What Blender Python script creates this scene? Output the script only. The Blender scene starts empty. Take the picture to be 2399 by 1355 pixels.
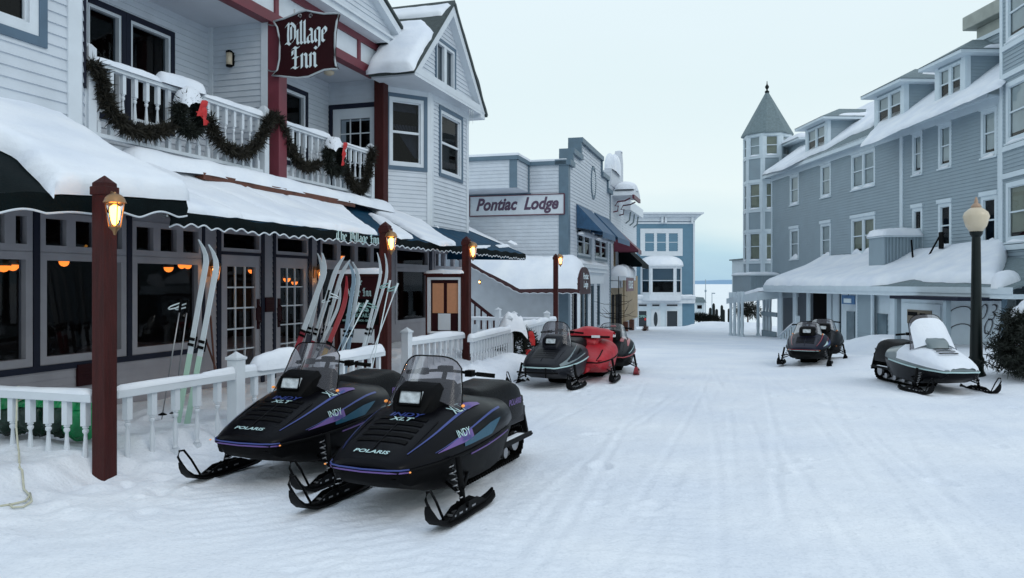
import bpy, math, random
import numpy as np
from mathutils import Vector
R = math.radians
scene = bpy.context.scene
rnd = random.Random(11)

# ---------------------------------------------------------------- camera
FPX, CX, HY, CAMZ = 1866.0, 1199.5, 663.0, 1.6      # focal length, centre and horizon in photo pixels; eye height
cd = bpy.data.cameras.new('camera'); cam = bpy.data.objects.new('camera', cd)
scene.collection.objects.link(cam); scene.camera = cam
cam.location = (0, 0, CAMZ); cam.rotation_euler = (R(90), 0, 0)
cd.sensor_width = 36; cd.lens = 36*FPX/2399; cd.shift_y = -(677.5-HY)/2399
cd.clip_start = .05; cd.clip_end = 20000

# ---------------------------------------------------------------- sky and sun
SUN_EL, SUN_AZ = 38, 140       # azimuth from north (+Y) clockwise
world = bpy.data.worlds.new('World'); scene.world = world; world.use_nodes = True
nt = world.node_tree; N = nt.nodes; L = nt.links; N.clear()
wo = N.new('ShaderNodeOutputWorld'); bg = N.new('ShaderNodeBackground'); L.new(bg.outputs[0], wo.inputs[0])
sky = N.new('ShaderNodeTexSky'); sky.sky_type = 'NISHITA'; sky.sun_disc = False
sky.sun_elevation = R(SUN_EL); sky.sun_rotation = R(SUN_AZ)
tc = N.new('ShaderNodeTexCoord'); sep = N.new('ShaderNodeSeparateXYZ'); L.new(tc.outputs['Generated'], sep.inputs[0])
nz = N.new('ShaderNodeTexNoise'); nz.inputs['Scale'].default_value = 2.2; nz.inputs['Detail'].default_value = 4
mp = N.new('ShaderNodeMapping'); mp.inputs['Scale'].default_value = (1, 1, 4)
L.new(tc.outputs['Generated'], mp.inputs[0]); L.new(mp.outputs[0], nz.inputs[0])
ma = N.new('ShaderNodeMath'); ma.operation = 'MULTIPLY_ADD'; ma.inputs[1].default_value = .20; 
L.new(nz.outputs[0], ma.inputs[0])
ms = N.new('ShaderNodeMath'); ms.operation = 'ADD'; ms.inputs[1].default_value = -.10
L.new(sep.outputs[2], ms.inputs[0]); L.new(ms.outputs[0], ma.inputs[2])
cr = N.new('ShaderNodeValToRGB'); L.new(ma.outputs[0], cr.inputs[0])
els = cr.color_ramp.elements
stops = [(0.0, (.40,.60,.75)), (.02, (.45,.66,.78)), (.06, (.64,.79,.84)), (.12, (.79,.89,.895)), (.24, (.75,.87,.89)), (.42, (.79,.905,.96)), (.72, (.72,.84,.95)), (1.0, (.66,.79,.94))]
els[0].position = stops[0][0]; els[0].color = (*stops[0][1], 1); els[1].position = 1.0; els[1].color = (*stops[-1][1], 1)
for p_, c_ in stops[1:-1]:
    e_ = els.new(p_); e_.color = (*c_, 1)
sc_ = N.new('ShaderNodeVectorMath'); sc_.operation = 'SCALE'; sc_.inputs[3].default_value = .012
L.new(sky.outputs[0], sc_.inputs[0])
ad = N.new('ShaderNodeVectorMath'); ad.operation = 'ADD'; L.new(cr.outputs[0], ad.inputs[0]); L.new(sc_.outputs[0], ad.inputs[1])
L.new(ad.outputs[0], bg.inputs[0]); bg.inputs[1].default_value = 1.0
sl = bpy.data.lights.new('sun', 'SUN'); so = bpy.data.objects.new('sun', sl); scene.collection.objects.link(so)
sl.energy = .5; sl.angle = R(20); sl.color = (1, .97, .92)
so.rotation_euler = (R(90-SUN_EL), 0, R(180-SUN_AZ))
scene.view_settings.view_transform = 'Standard'; scene.view_settings.look = 'None'
scene.view_settings.exposure = 0.0; scene.view_settings.gamma = 1
scene.cycles.max_bounces = 6; scene.cycles.transparent_max_bounces = 12; scene.cycles.glossy_bounces = 3
scene.cycles.use_denoising = True

# ---------------------------------------------------------------- materials
MATS = {}
def mat(name, col=(.5,.5,.5), rough=.6, metal=0, var=0., vscale=3, bump=0., bscale=30, emit=None, es=1, coat=0, spec=.5, stretch=None, dirt=None):
    if name in MATS: return MATS[name]
    m = bpy.data.materials.new(name); m.use_nodes = True; nt = m.node_tree; b = nt.nodes['Principled BSDF']
    b.inputs['Base Color'].default_value = (*col, 1); b.inputs['Roughness'].default_value = rough
    b.inputs['Metallic'].default_value = metal; b.inputs['Specular IOR Level'].default_value = spec
    b.inputs['Coat Weight'].default_value = coat
    tc = nt.nodes.new('ShaderNodeTexCoord'); src = tc.outputs['Object']
    if stretch:
        mp = nt.nodes.new('ShaderNodeMapping'); mp.inputs['Scale'].default_value = stretch
        nt.links.new(src, mp.inputs[0]); src = mp.outputs[0]
    if var or dirt:
        n = nt.nodes.new('ShaderNodeTexNoise'); n.inputs['Scale'].default_value = vscale; n.inputs['Detail'].default_value = 6
        nt.links.new(src, n.inputs[0])
        r = nt.nodes.new('ShaderNodeValToRGB'); nt.links.new(n.outputs[0], r.inputs[0])
        r.color_ramp.elements[0].position = .3; r.color_ramp.elements[1].position = .7
        lo = dirt if dirt else tuple(c*(1-var) for c in col)
        r.color_ramp.elements[0].color = (*lo, 1)
        r.color_ramp.elements[1].color = (*[min(1, c*(1+var*.6)) for c in col], 1)
        nt.links.new(r.outputs[0], b.inputs['Base Color'])
        rr = nt.nodes.new('ShaderNodeMapRange'); nt.links.new(n.outputs[0], rr.inputs[0])
        rr.inputs[3].default_value = max(0, rough-.08); rr.inputs[4].default_value = min(1, rough+.08)
        nt.links.new(rr.outputs[0], b.inputs['Roughness'])
    if bump:
        n2 = nt.nodes.new('ShaderNodeTexNoise'); n2.inputs['Scale'].default_value = bscale; n2.inputs['Detail'].default_value = 5
        nt.links.new(src, n2.inputs[0]); bu = nt.nodes.new('ShaderNodeBump'); bu.inputs['Strength'].default_value = bump
        bu.inputs['Distance'].default_value = .02
        nt.links.new(n2.outputs[0], bu.inputs['Height']); nt.links.new(bu.outputs[0], b.inputs['Normal'])
    if emit:
        b.inputs['Emission Color'].default_value = (*emit, 1); b.inputs['Emission Strength'].default_value = es
    MATS[name] = m; return m

def glassmat(name, tint=(1,1,1), opac=.0, col=(.02,.02,.02), rough=.02, boost=1.0):
    m = bpy.data.materials.new(name); m.use_nodes = True; nt = m.node_tree; nt.nodes.clear()
    o = nt.nodes.new('ShaderNodeOutputMaterial'); g = nt.nodes.new('ShaderNodeBsdfGlossy'); g.inputs['Roughness'].default_value = rough
    t = nt.nodes.new('ShaderNodeBsdfTransparent'); t.inputs[0].default_value = (*tint, 1)
    fr = nt.nodes.new('ShaderNodeFresnel'); fr.inputs[0].default_value = 1.5
    mu = nt.nodes.new('ShaderNodeMath'); mu.operation = 'MULTIPLY'; mu.inputs[1].default_value = boost; mu.use_clamp = True
    nt.links.new(fr.outputs[0], mu.inputs[0])
    mx = nt.nodes.new('ShaderNodeMixShader'); nt.links.new(mu.outputs[0], mx.inputs[0])
    body = t.outputs[0]
    if opac:
        d = nt.nodes.new('ShaderNodeBsdfDiffuse'); d.inputs[0].default_value = (*col, 1)
        m2 = nt.nodes.new('ShaderNodeMixShader'); m2.inputs[0].default_value = opac
        nt.links.new(t.outputs[0], m2.inputs[1]); nt.links.new(d.outputs[0], m2.inputs[2]); body = m2.outputs[0]
    nt.links.new(body, mx.inputs[1]); nt.links.new(g.outputs[0], mx.inputs[2]); nt.links.new(mx.outputs[0], o.inputs[0])
    MATS[name] = m; return m

def snowmat(name, fine=60, amt=.5, ground=False):
    m = bpy.data.materials.new(name); m.use_nodes = True; nt = m.node_tree; b = nt.nodes['Principled BSDF']
    b.inputs['Roughness'].default_value = .75; b.inputs['Specular IOR Level'].default_value = .25
    tc = nt.nodes.new('ShaderNodeTexCoord')
    def noise(s, d=5):
        n = nt.nodes.new('ShaderNodeTexNoise'); n.inputs['Scale'].default_value = s; n.inputs['Detail'].default_value = d
        nt.links.new(tc.outputs['Object'], n.inputs[0]); return n
    a = noise(.6 if ground else 1.5); r = nt.nodes.new('ShaderNodeValToRGB'); nt.links.new(a.outputs[0], r.inputs[0])
    r.color_ramp.elements[0].color = (.72,.76,.83,1); r.color_ramp.elements[1].color = (.85,.87,.90,1)
    r.color_ramp.elements[0].position = .3; r.color_ramp.elements[1].position = .7
    c = r.outputs[0]
    if ground:
        b2 = noise(38, 8); r2 = nt.nodes.new('ShaderNodeValToRGB'); nt.links.new(b2.outputs[0], r2.inputs[0])
        r2.color_ramp.elements[0].position = .30; r2.color_ramp.elements[1].position = .50
        r2.color_ramp.elements[0].color = (.90,.91,.92,1); r2.color_ramp.elements[1].color = (1,1,1,1)
        mx = nt.nodes.new('ShaderNodeMix'); mx.data_type = 'RGBA'; mx.blend_type = 'MULTIPLY'; mx.inputs[0].default_value = 1
        nt.links.new(c, mx.inputs[6]); nt.links.new(r2.outputs[0], mx.inputs[7]); c = mx.outputs[2]
    nt.links.new(c, b.inputs['Base Color'])
    f = noise(fine, 8); g = noise(fine/6, 4)
    ad = nt.nodes.new('ShaderNodeMath'); ad.operation = 'MULTIPLY_ADD'; ad.inputs[1].default_value = .35
    nt.links.new(f.outputs[0], ad.inputs[0]); nt.links.new(g.outputs[0], ad.inputs[2])
    bu = nt.nodes.new('ShaderNodeBump'); bu.inputs['Strength'].default_value = amt; bu.inputs['Distance'].default_value = .03
    nt.links.new(ad.outputs[0], bu.inputs['Height']); nt.links.new(bu.outputs[0], b.inputs['Normal'])
    MATS[name] = m; return m

SNOW = snowmat('snow', 26, .5)
SNOWG = snowmat('snow_ground_surface', 40, .6, True)
WHITE = mat('white_painted_board', (.56,.60,.65), .55, var=.08, vscale=2.5, bump=.1, bscale=40)
WHITESHADE = mat('shaded_white_board', (.33,.315,.34), .55, var=.12, vscale=3, bump=.1, bscale=40)  # ground-floor white, darkened: the shade under the awning is put into the colour
WHITET = mat('white_trim_paint', (.62,.66,.70), .5, var=.06, vscale=4)
SOFFIT = mat('soffit_paint', (.55,.58,.63), .6, var=.05)
SLATE = mat('slate_blue_trim', (.065,.115,.18), .5, var=.15)
SLATE2 = mat('pale_slate_trim', (.11,.17,.22), .5, var=.12)
SLATEI = mat('inn_slate_trim', (.075,.125,.18), .5, var=.12)
NAVY = mat('navy_trim', (.012,.015,.030), .6, spec=.2, var=.2)
MAROON = mat('maroon_painted_wood', (.050,.010,.009), .6, spec=.2, var=.3, vscale=8, bump=.3, bscale=50, stretch=(4,4,.4))
MAROON2 = mat('maroon_trim', (.15,.025,.038), .5, var=.2)
MAROOND = mat('maroon_sign_board', (.024,.002,.004), .6, spec=.2, var=.2)
GREENF = mat('dark_green_canvas', (.002,.006,.007), .8, spec=.1, var=.3, vscale=5, bump=.3, bscale=60)
BLUEF = mat('dark_blue_canvas', (.001,.040,.085), .7, spec=.12, var=.35, vscale=4, bump=.3, bscale=60)
BLUEP = mat('blue_canvas', (.025,.085,.17), .6, var=.3, vscale=4)
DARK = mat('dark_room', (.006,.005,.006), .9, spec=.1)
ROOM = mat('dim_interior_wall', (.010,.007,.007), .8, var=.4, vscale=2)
ROOF = mat('weathered_shingle', (.055,.07,.07), .85, var=.3, vscale=12, bump=.8, bscale=40)
HROOF = mat('grey_shingle', (.165,.215,.23), .85, var=.22, vscale=9, bump=.6, bscale=30)
HGRAY = mat('grey_painted_board', (.275,.345,.39), .6, var=.07, vscale=1.5)
HWHITE = mat('hotel_white_trim', (.60,.68,.73), .55, var=.05)
BLUEW = mat('blue_painted_board', (.105,.21,.29), .6, var=.07)
BLIND = mat('window_blind', (.50,.58,.60), .8, var=.12, vscale=2)
BLINDG = mat('olive_window_shade', (.34,.37,.30), .8, var=.12)
CURT = mat('dark_curtain', (.05,.055,.08), .8, var=.4, vscale=6)
BLACK = mat('black_gloss_paint', (.0025,.0025,.004), .34, spec=.10, coat=.03, var=.2, vscale=6, bump=.03, bscale=9)
BLACKM = mat('black_matt_plastic', (.0028,.0028,.0032), .55, spec=.08, var=.3, vscale=10)
RUBBER = mat('black_rubber', (.003,.003,.003), .8, spec=.08, bump=.4, bscale=60)
VINYL = mat('black_vinyl', (.003,.003,.004), .45, spec=.10, var=.3, bump=.2, bscale=80)
STEEL = mat('worn_steel', (.35,.35,.36), .35, metal=.9, var=.2)
SILVER = mat('silver_grey_paint', (.17,.21,.22), .35, coat=.4, var=.1)
RED = mat('red_paint', (.32,.010,.018), .35, coat=.4, var=.15)
REDC = mat('red_nylon_cover', (.42,.010,.02), .5, var=.25, vscale=4, bump=.8, bscale=7)
REDB = mat('red_ribbon', (.50,.02,.02), .5, var=.15)
BLUES = mat('blue_decal', (.035,.055,.22), .4)
PURPLE = mat('purple_decal', (.13,.07,.26), .4)
TEAL = mat('teal_decal', (.01,.07,.12), .35)
LETW = mat('pale_lettering', (.45,.62,.62), .4)
LETP = mat('white_lettering', (.70,.78,.80), .5)
LETG = mat('pale_green_lettering', (.22,.38,.36), .5)
LETM = mat('maroon_lettering', (.10,.012,.03), .5)
AMBER = mat('amber_marker', (.8,.3,.06), .3, emit=(1,.35,.08), es=.4)
TAIL = mat('red_tail_lens', (.3,.01,.02), .25)
LENS = mat('headlight_lens', (.50,.54,.56), .12, coat=.8, var=.35, vscale=22, bump=.4, bscale=60)
WOOD = mat('brown_wood', (.11,.035,.02), .6, var=.3, vscale=8)
PAPER = mat('orange_lit_paper', (.55,.25,.13), .7, var=.06, vscale=20)
CREAM = mat('cream_globe', (.62,.52,.38), .3, var=.08)
BRASS = mat('aged_brass', (.30,.17,.08), .35, metal=.7, var=.3)
NEEDLE = mat('evergreen_needles', (.008,.012,.007), .8, var=.5, vscale=15)
NEEDLEB = mat('brown_evergreen_garland', (.018,.015,.008), .8, var=.6, vscale=10)
GREENB = mat('green_plastic_bag', (.005,.26,.08), .3, var=.5, vscale=6, bump=.9, bscale=9)
GREEND = mat('dark_green_plastic_bag', (.003,.035,.017), .28, var=.6, vscale=6, bump=.9, bscale=9)
ROPE = mat('pale_rope', (.55,.54,.42), .8, var=.15, vscale=20)
POSTG = mat('black_green_iron', (.004,.009,.009), .45, spec=.25, var=.3)
TAN = mat('tan_board', (.30,.22,.13), .7, var=.2)
GLOW = mat('lamp_glow', (1,.6,.2), .3, emit=(1.0,.50,.13), es=10)
GLOWS = mat('small_lamp_glow', (1,.4,.1), .3, emit=(1,.22,.03), es=2.2)
LAMPG = glassmat('lantern_glass', (1,.85,.6))
GLASS = glassmat('window_glass', (.70,.74,.78), boost=.45)
GLASSD = glassmat('dark_window_glass', (.45,.5,.55), boost=.5)
GLASSH = glassmat('clear_window_glass', (.92,.94,.95), boost=.8)
SMOKE = glassmat('smoked_windshield', (.55,.53,.55), .30, (.16,.16,.18), .08, boost=.35)
CLEARW = glassmat('clear_windshield', (.80,.80,.80), .12, (.4,.42,.42), .08, boost=.4)

# ---------------------------------------------------------------- numeric helpers
def _h(i, j, s): 
    v = np.sin(i*127.1+j*311.7+s*74.7)*43758.5453
    return v-np.floor(v)
def vn(x, y, s=0):
    x = np.asarray(x, float); y = np.asarray(y, float)
    i = np.floor(x); j = np.floor(y); a = x-i; b = y-j; a = a*a*(3-2*a); b = b*b*(3-2*b)
    return (_h(i,j,s)*(1-a)+_h(i+1,j,s)*a)*(1-b)+(_h(i,j+1,s)*(1-a)+_h(i+1,j+1,s)*a)*b
def fbm(x, y, o=3, s=0):
    r = 0; a = .5
    for k in range(o):
        r = r+a*(vn(np.asarray(x)*2**k, np.asarray(y)*2**k, s+k*7)-.5); a *= .5
    return r
def sst(a, b, x):
    t = np.clip((np.asarray(x, float)-a)/(b-a), 0, 1); return t*t*(3-2*t)

def onsnow(px, py, dz=.012):
    Yv_ = 1.6*FPX/(py-HY)
    for _ in range(30):
        x = (px-CX)/FPX*Yv_; z = float(G(x, Yv_)); Yv_ = .5*Yv_+.5*(CAMZ-z)*FPX/(py-HY)
    x = (px-CX)/FPX*Yv_; return np.array([x, Yv_, float(G(x, Yv_))+dz])
def W(px, py, Y):                                   # the point at depth Y on the ray through a photo position
    return np.array([(px-CX)/FPX*Y, Y, CAMZ+(HY-py)/FPX*Y])

INN_U = np.array([.3007, .9537])                    # direction of the street along the inn
def G(x, y):                                        # height of the snow surface
    x = np.asarray(x, float); y = np.asarray(y, float)
    z = -.036*3*np.log1p(np.exp(np.clip((y-9)/3, -30, 30)))
    z = np.where(y > 70, z+(-.10*(y-70)), z)
    z = np.maximum(z, -5.2)
    s = x*.3007+y*.9537; o = x*.9537-y*.3007
    z = z+.15*sst(-5.18, -5.55, o)*sst(1, 3, s)*sst(30, 22, s)*(.75+.7*vn(x*2, y*2, 3))
    z = z+(.42+.10*fbm(x*3, y*3, 3, 5))*sst(-3.7, -4.9, o)*sst(11.2, 13.4, s)*sst(20.5, 18, s)
    lump = sst(-4.6, -5.3, o)*sst(2.0, 4, s)*sst(9, 7, s)
    z = z+lump*.10*(vn(x*4, y*4, 9)-.3)
    # drifts by the hotel
    hx = x-(17.02-.045*y)
    z = z+.42*sst(-5.0, -3.4, hx)*sst(12, 17, y)*sst(34, 26, y)*(.6+.7*vn(x*.7, y*.7, 12))
    z = z+.30*np.exp(-((x-8.8)**2/2.2+(y-17.5)**2/9))
    z = z+.22*np.exp(-((x-10.2)**2/3+(y-14)**2/4))
    # mounds by the end of the street
    for mx, my, r, h in ((15.6,60,1.5,.45),(17,58,1.4,.40),(14.4,61,1.2,.35),(18.3,60,1.4,.4)):
        z = z+h*np.exp(-((x-mx)**2+(y-my)**2)/r**2)*(.8+.4*vn(x, y, 4))
    return z
def Gz(x, y): return float(G(x, y))

# ---------------------------------------------------------------- mesh builder
class MB:
    def __init__(s): s.v = []; s.f = []; s.m = []
    def add(s, vs, fs, mi=0):
        k = len(s.v); s.v += [tuple(map(float, p)) for p in vs]; s.f += [tuple(i+k for i in f) for f in fs]; s.m += [mi]*len(fs); return s
    def hexa(s, c, mi=0):                            # 8 corners: bottom 4 then top 4
        return s.add(c, [(0,3,2,1),(4,5,6,7),(0,1,5,4),(1,2,6,5),(2,3,7,6),(3,0,4,7)], mi)
    def box(s, x0, x1, y0, y1, z0, z1, mi=0):
        return s.hexa([(x0,y0,z0),(x1,y0,z0),(x1,y1,z0),(x0,y1,z0),(x0,y0,z1),(x1,y0,z1),(x1,y1,z1),(x0,y1,z1)], mi)
    def mbox(s, M, x0, x1, o0, o1, z0, z1, mi=0):    # M(x, outward offset, z)
        return s.hexa([M(x0,o1,z0),M(x1,o1,z0),M(x1,o0,z0),M(x0,o0,z0),M(x0,o1,z1),M(x1,o1,z1),M(x1,o0,z1),M(x0,o0,z1)], mi)
    def bar(s, p, q, w, h, up=(0,0,1), mi=0):
        p = Vector(p); q = Vector(q); d = (q-p).normalized(); a = d.cross(Vector(up))
        if a.length < 1e-4: a = d.cross(Vector((1,0,0)))
        a.normalize(); b = a.cross(d).normalized(); a = a*w/2; b = b*h/2
        return s.hexa([p-a-b, p+a-b, q+a-b, q-a-b, p-a+b, p+a+b, q+a+b, q-a+b], mi)
    def tube(s, pts, r, n=8, mi=0, cap=True):
        pts = [Vector(p) for p in pts]; rs = r if hasattr(r, '__len__') else [r]*len(pts)
        rings = []; ref = Vector((0,0,1))
        for i, p in enumerate(pts):
            d = (pts[min(i+1, len(pts)-1)]-pts[max(i-1, 0)]).normalized()
            a = d.cross(ref)
            if a.length < .05: a = d.cross(Vector((0,1,0)))
            a.normalize(); b = d.cross(a)
            rings.append([p+(a*math.cos(2*math.pi*k/n)+b*math.sin(2*math.pi*k/n))*rs[i] for k in range(n)])
        vs = [v for rg in rings for v in rg]; fs = []
        for i in range(len(pts)-1):
            for k in range(n):
                fs.append((i*n+k, i*n+(k+1)%n, (i+1)*n+(k+1)%n, (i+1)*n+k))
        if cap: fs += [tuple(range(n-1, -1, -1)), tuple((len(pts)-1)*n+k for k in range(n))]
        return s.add(vs, fs, mi)
    def lathe(s, prof, n=16, c=(0,0,0), mi=0, sq=None):   # prof: (radius, z)
        vs = []; fs = []
        for r, z in prof:
            for k in range(n):
                a = 2*math.pi*(k+.5)/n; vs.append((c[0]+r*math.cos(a), c[1]+r*math.sin(a), c[2]+z))
        for i in range(len(prof)-1):
            for k in range(n): fs.append((i*n+k, i*n+(k+1)%n, (i+1)*n+(k+1)%n, (i+1)*n+k))
        fs += [tuple(range(n-1, -1, -1)), tuple((len(prof)-1)*n+k for k in range(n))]
        return s.add(vs, fs, mi)
    def grid(s, P, mi=0, closev=False):              # P[i][j] points
        n = len(P); m = len(P[0]); vs = [p for row in P for p in row]; fs = []
        for i in range(n-1):
            for j in range(m if closev else m-1):
                fs.append((i*m+j, i*m+(j+1)%m, (i+1)*m+(j+1)%m, (i+1)*m+j))
        return s.add(vs, fs, mi)
    def prism(s, poly, M, o0, o1, mi=0):             # poly [(x,z)] extruded between outward offsets
        n = len(poly); vs = [M(x, o1, z) for x, z in poly]+[M(x, o0, z) for x, z in poly]
        fs = [tuple(range(n)), tuple(range(2*n-1, n-1, -1))]+[(i, (i+1)%n, n+(i+1)%n, n+i) for i in range(n)]
        return s.add(vs, fs, mi)
    def ball(s, c, r, n=10, mi=0):
        rx, ry, rz = r if hasattr(r, '__len__') else (r, r, r)
        P = [[(c[0]+rx*math.sin(math.pi*i/n)*math.cos(2*math.pi*j/(2*n)), c[1]+ry*math.sin(math.pi*i/n)*math.sin(2*math.pi*j/(2*n)), c[2]+rz*math.cos(math.pi*i/n)) for j in range(2*n)] for i in range(n+1)]
        return s.grid(P, mi, True)
    def build(s, name, mats, parent=None, smooth=False, auto=None, bevel=0, label=None, kind=None):
        me = bpy.data.meshes.new(name)
        me.from_pydata(s.v, [], s.f)
        if not isinstance(mats, (list, tuple)): mats = [mats]
        for m in mats: me.materials.append(m)
        if len(mats) > 1: me.polygons.foreach_set('material_index', s.m)
        if smooth: me.polygons.foreach_set('use_smooth', [True]*len(me.polygons))
        me.update()
        o = bpy.data.objects.new(name, me); scene.collection.objects.link(o)
        if parent: o.parent = parent
        if bevel:
            b = o.modifiers.new('bevel', 'BEVEL'); b.width = bevel; b.segments = 2; b.limit_method = 'ANGLE'; b.angle_limit = R(50)
        if auto: 
            me.set_sharp_from_angle(angle=R(auto))
        if label: o['label'] = label
        if kind: o['kind'] = kind
        return o

def thing(name, label, cat, loc=(0,0,0), rz=0, group=None):
    o = bpy.data.objects.new(name, None); scene.collection.objects.link(o); o.empty_display_size = .2
    o.location = tuple(float(a) for a in loc); o.rotation_euler = (0, 0, rz); o['label'] = label; o['category'] = cat
    if group: o['group'] = group
    return o
def tag(o, label, cat, group=None):
    o['label'] = label; o['category'] = cat
    if group: o['group'] = group
    return o
def copy_part(o, parent, loc):
    c = o.copy(); scene.collection.objects.link(c); c.parent = parent; c.location = loc
    return c

class Fr:                                            # a facade frame: x to the right along the wall, y into the building
    def __init__(s, ox, oy, ang, oz=0):
        s.o = (ox, oy, oz); s.a = ang; s.X = (math.cos(ang), math.sin(ang)); s.Yv = (-math.sin(ang), math.cos(ang))
    def t(s, px, y):
        r = (px-CX)/FPX; return (y+s.o[0]*s.Yv[0]+s.o[1]*s.Yv[1])/(r*s.Yv[0]+s.Yv[1])
    def x(s, px, y=0):
        t = s.t(px, y); r = (px-CX)/FPX; return (t*r-s.o[0])*s.X[0]+(t-s.o[1])*s.X[1]
    def z(s, px, py, y=0): return CAMZ+(HY-py)/FPX*s.t(px, y)-s.o[2]
    def xs(s, px, x):                                # y of the ray where it meets the plane local x = const
        r = (px-CX)/FPX; t = (x+s.o[0]*s.X[0]+s.o[1]*s.X[1])/(r*s.X[0]+s.X[1]); return (t*r-s.o[0])*s.Yv[0]+(t-s.o[1])*s.Yv[1]
    def w(s, x, y, z=0): return (s.o[0]+x*s.X[0]+y*s.Yv[0], s.o[1]+x*s.X[1]+y*s.Yv[1], s.o[2]+z)
    def loc(s, p): 
        dx, dy = p[0]-s.o[0], p[1]-s.o[1]; return (dx*s.X[0]+dy*s.X[1], dx*s.Yv[0]+dy*s.Yv[1], p[2]-s.o[2])
    def hit(s, px, py, p0, n):                       # ray with a plane given in local coordinates
        o = np.array(s.loc((0,0,CAMZ))); q = np.array(s.loc(W(px, py, 1.0))); d = q-o; n = np.array(n, float); p0 = np.array(p0, float)
        return o+d*(np.dot(p0-o, n)/np.dot(d, n))
    def root(s, name, label, cat, group=None): return thing(name, label, cat, s.o, s.a, group)

# ---------------------------------------------------------------- walls and windows
def siding(mb, M, x0, x1, z0, z1, e=.115, op=(), t=.016, xl=None, mi=0):
    k0 = 0; nrow = int(math.ceil((z1-z0)/e))
    for k in range(nrow):
        zr = z0+k*e; zt = min(zr+e, z1)
        cuts = sorted({zr, zt}|{z for (a,b,c,d) in op for z in (c, d) if zr < z < zt})
        for za, zb in zip(cuts[:-1], cuts[1:]):
            zm = (za+zb)/2
            A0, A1 = (x0, x1) if xl is None else xl(za); B0, B1 = (x0, x1) if xl is None else xl(zb)
            if A1-A0 < .01: continue
            if B1 < B0: B0 = B1 = (B0+B1)/2
            iv = [(A0, A1, B0, B1)]
            for (a,b,c,d) in op:
                if c < zm < d:
                    nv = []
                    for (p,q,p2,q2) in iv:
                        if b <= min(p,p2) or a >= max(q,q2): nv.append((p,q,p2,q2)); continue
                        if a > p: nv.append((p, a, min(p2, a), a))
                        if b < q: nv.append((b, q, b, max(q2, b)))
                    iv = nv
            oa = t*(1-(za-zr)/e)+.002; ob = t*(1-(zb-zr)/e)+.002
            for (p,q,p2,q2) in iv:
                mb.add([M(p,oa,za), M(q,oa,za), M(q2,ob,zb), M(p2,ob,zb)], [(0,1,2,3)], mi)
                if za == zr: mb.add([M(p,0,za), M(q,0,za), M(q,oa,za), M(p,oa,za)], [(0,1,2,3)], mi)

def backing(mb, M, x0, x1, z0, z1, op, o=-.004):     # plain sheet behind trim, with openings
    siding(mb, M, x0, x1, z0, z1, e=(z1-z0)+.001, op=op, t=0)

def framebars(mb, M, x0, x1, z0, z1, w, o0, o1, mi=0, top=None, bot=None):
    wt = top if top is not None else w; wb = bot if bot is not None else w
    mb.mbox(M, x0, x0+w, o0, o1, z0+wb, z1-wt, mi); mb.mbox(M, x1-w, x1, o0, o1, z0+wb, z1-wt, mi)
    mb.mbox(M, x0, x1, o0, o1, z1-wt, z1, mi); mb.mbox(M, x0, x1, o0, o1, z0, z0+wb, mi)

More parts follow.
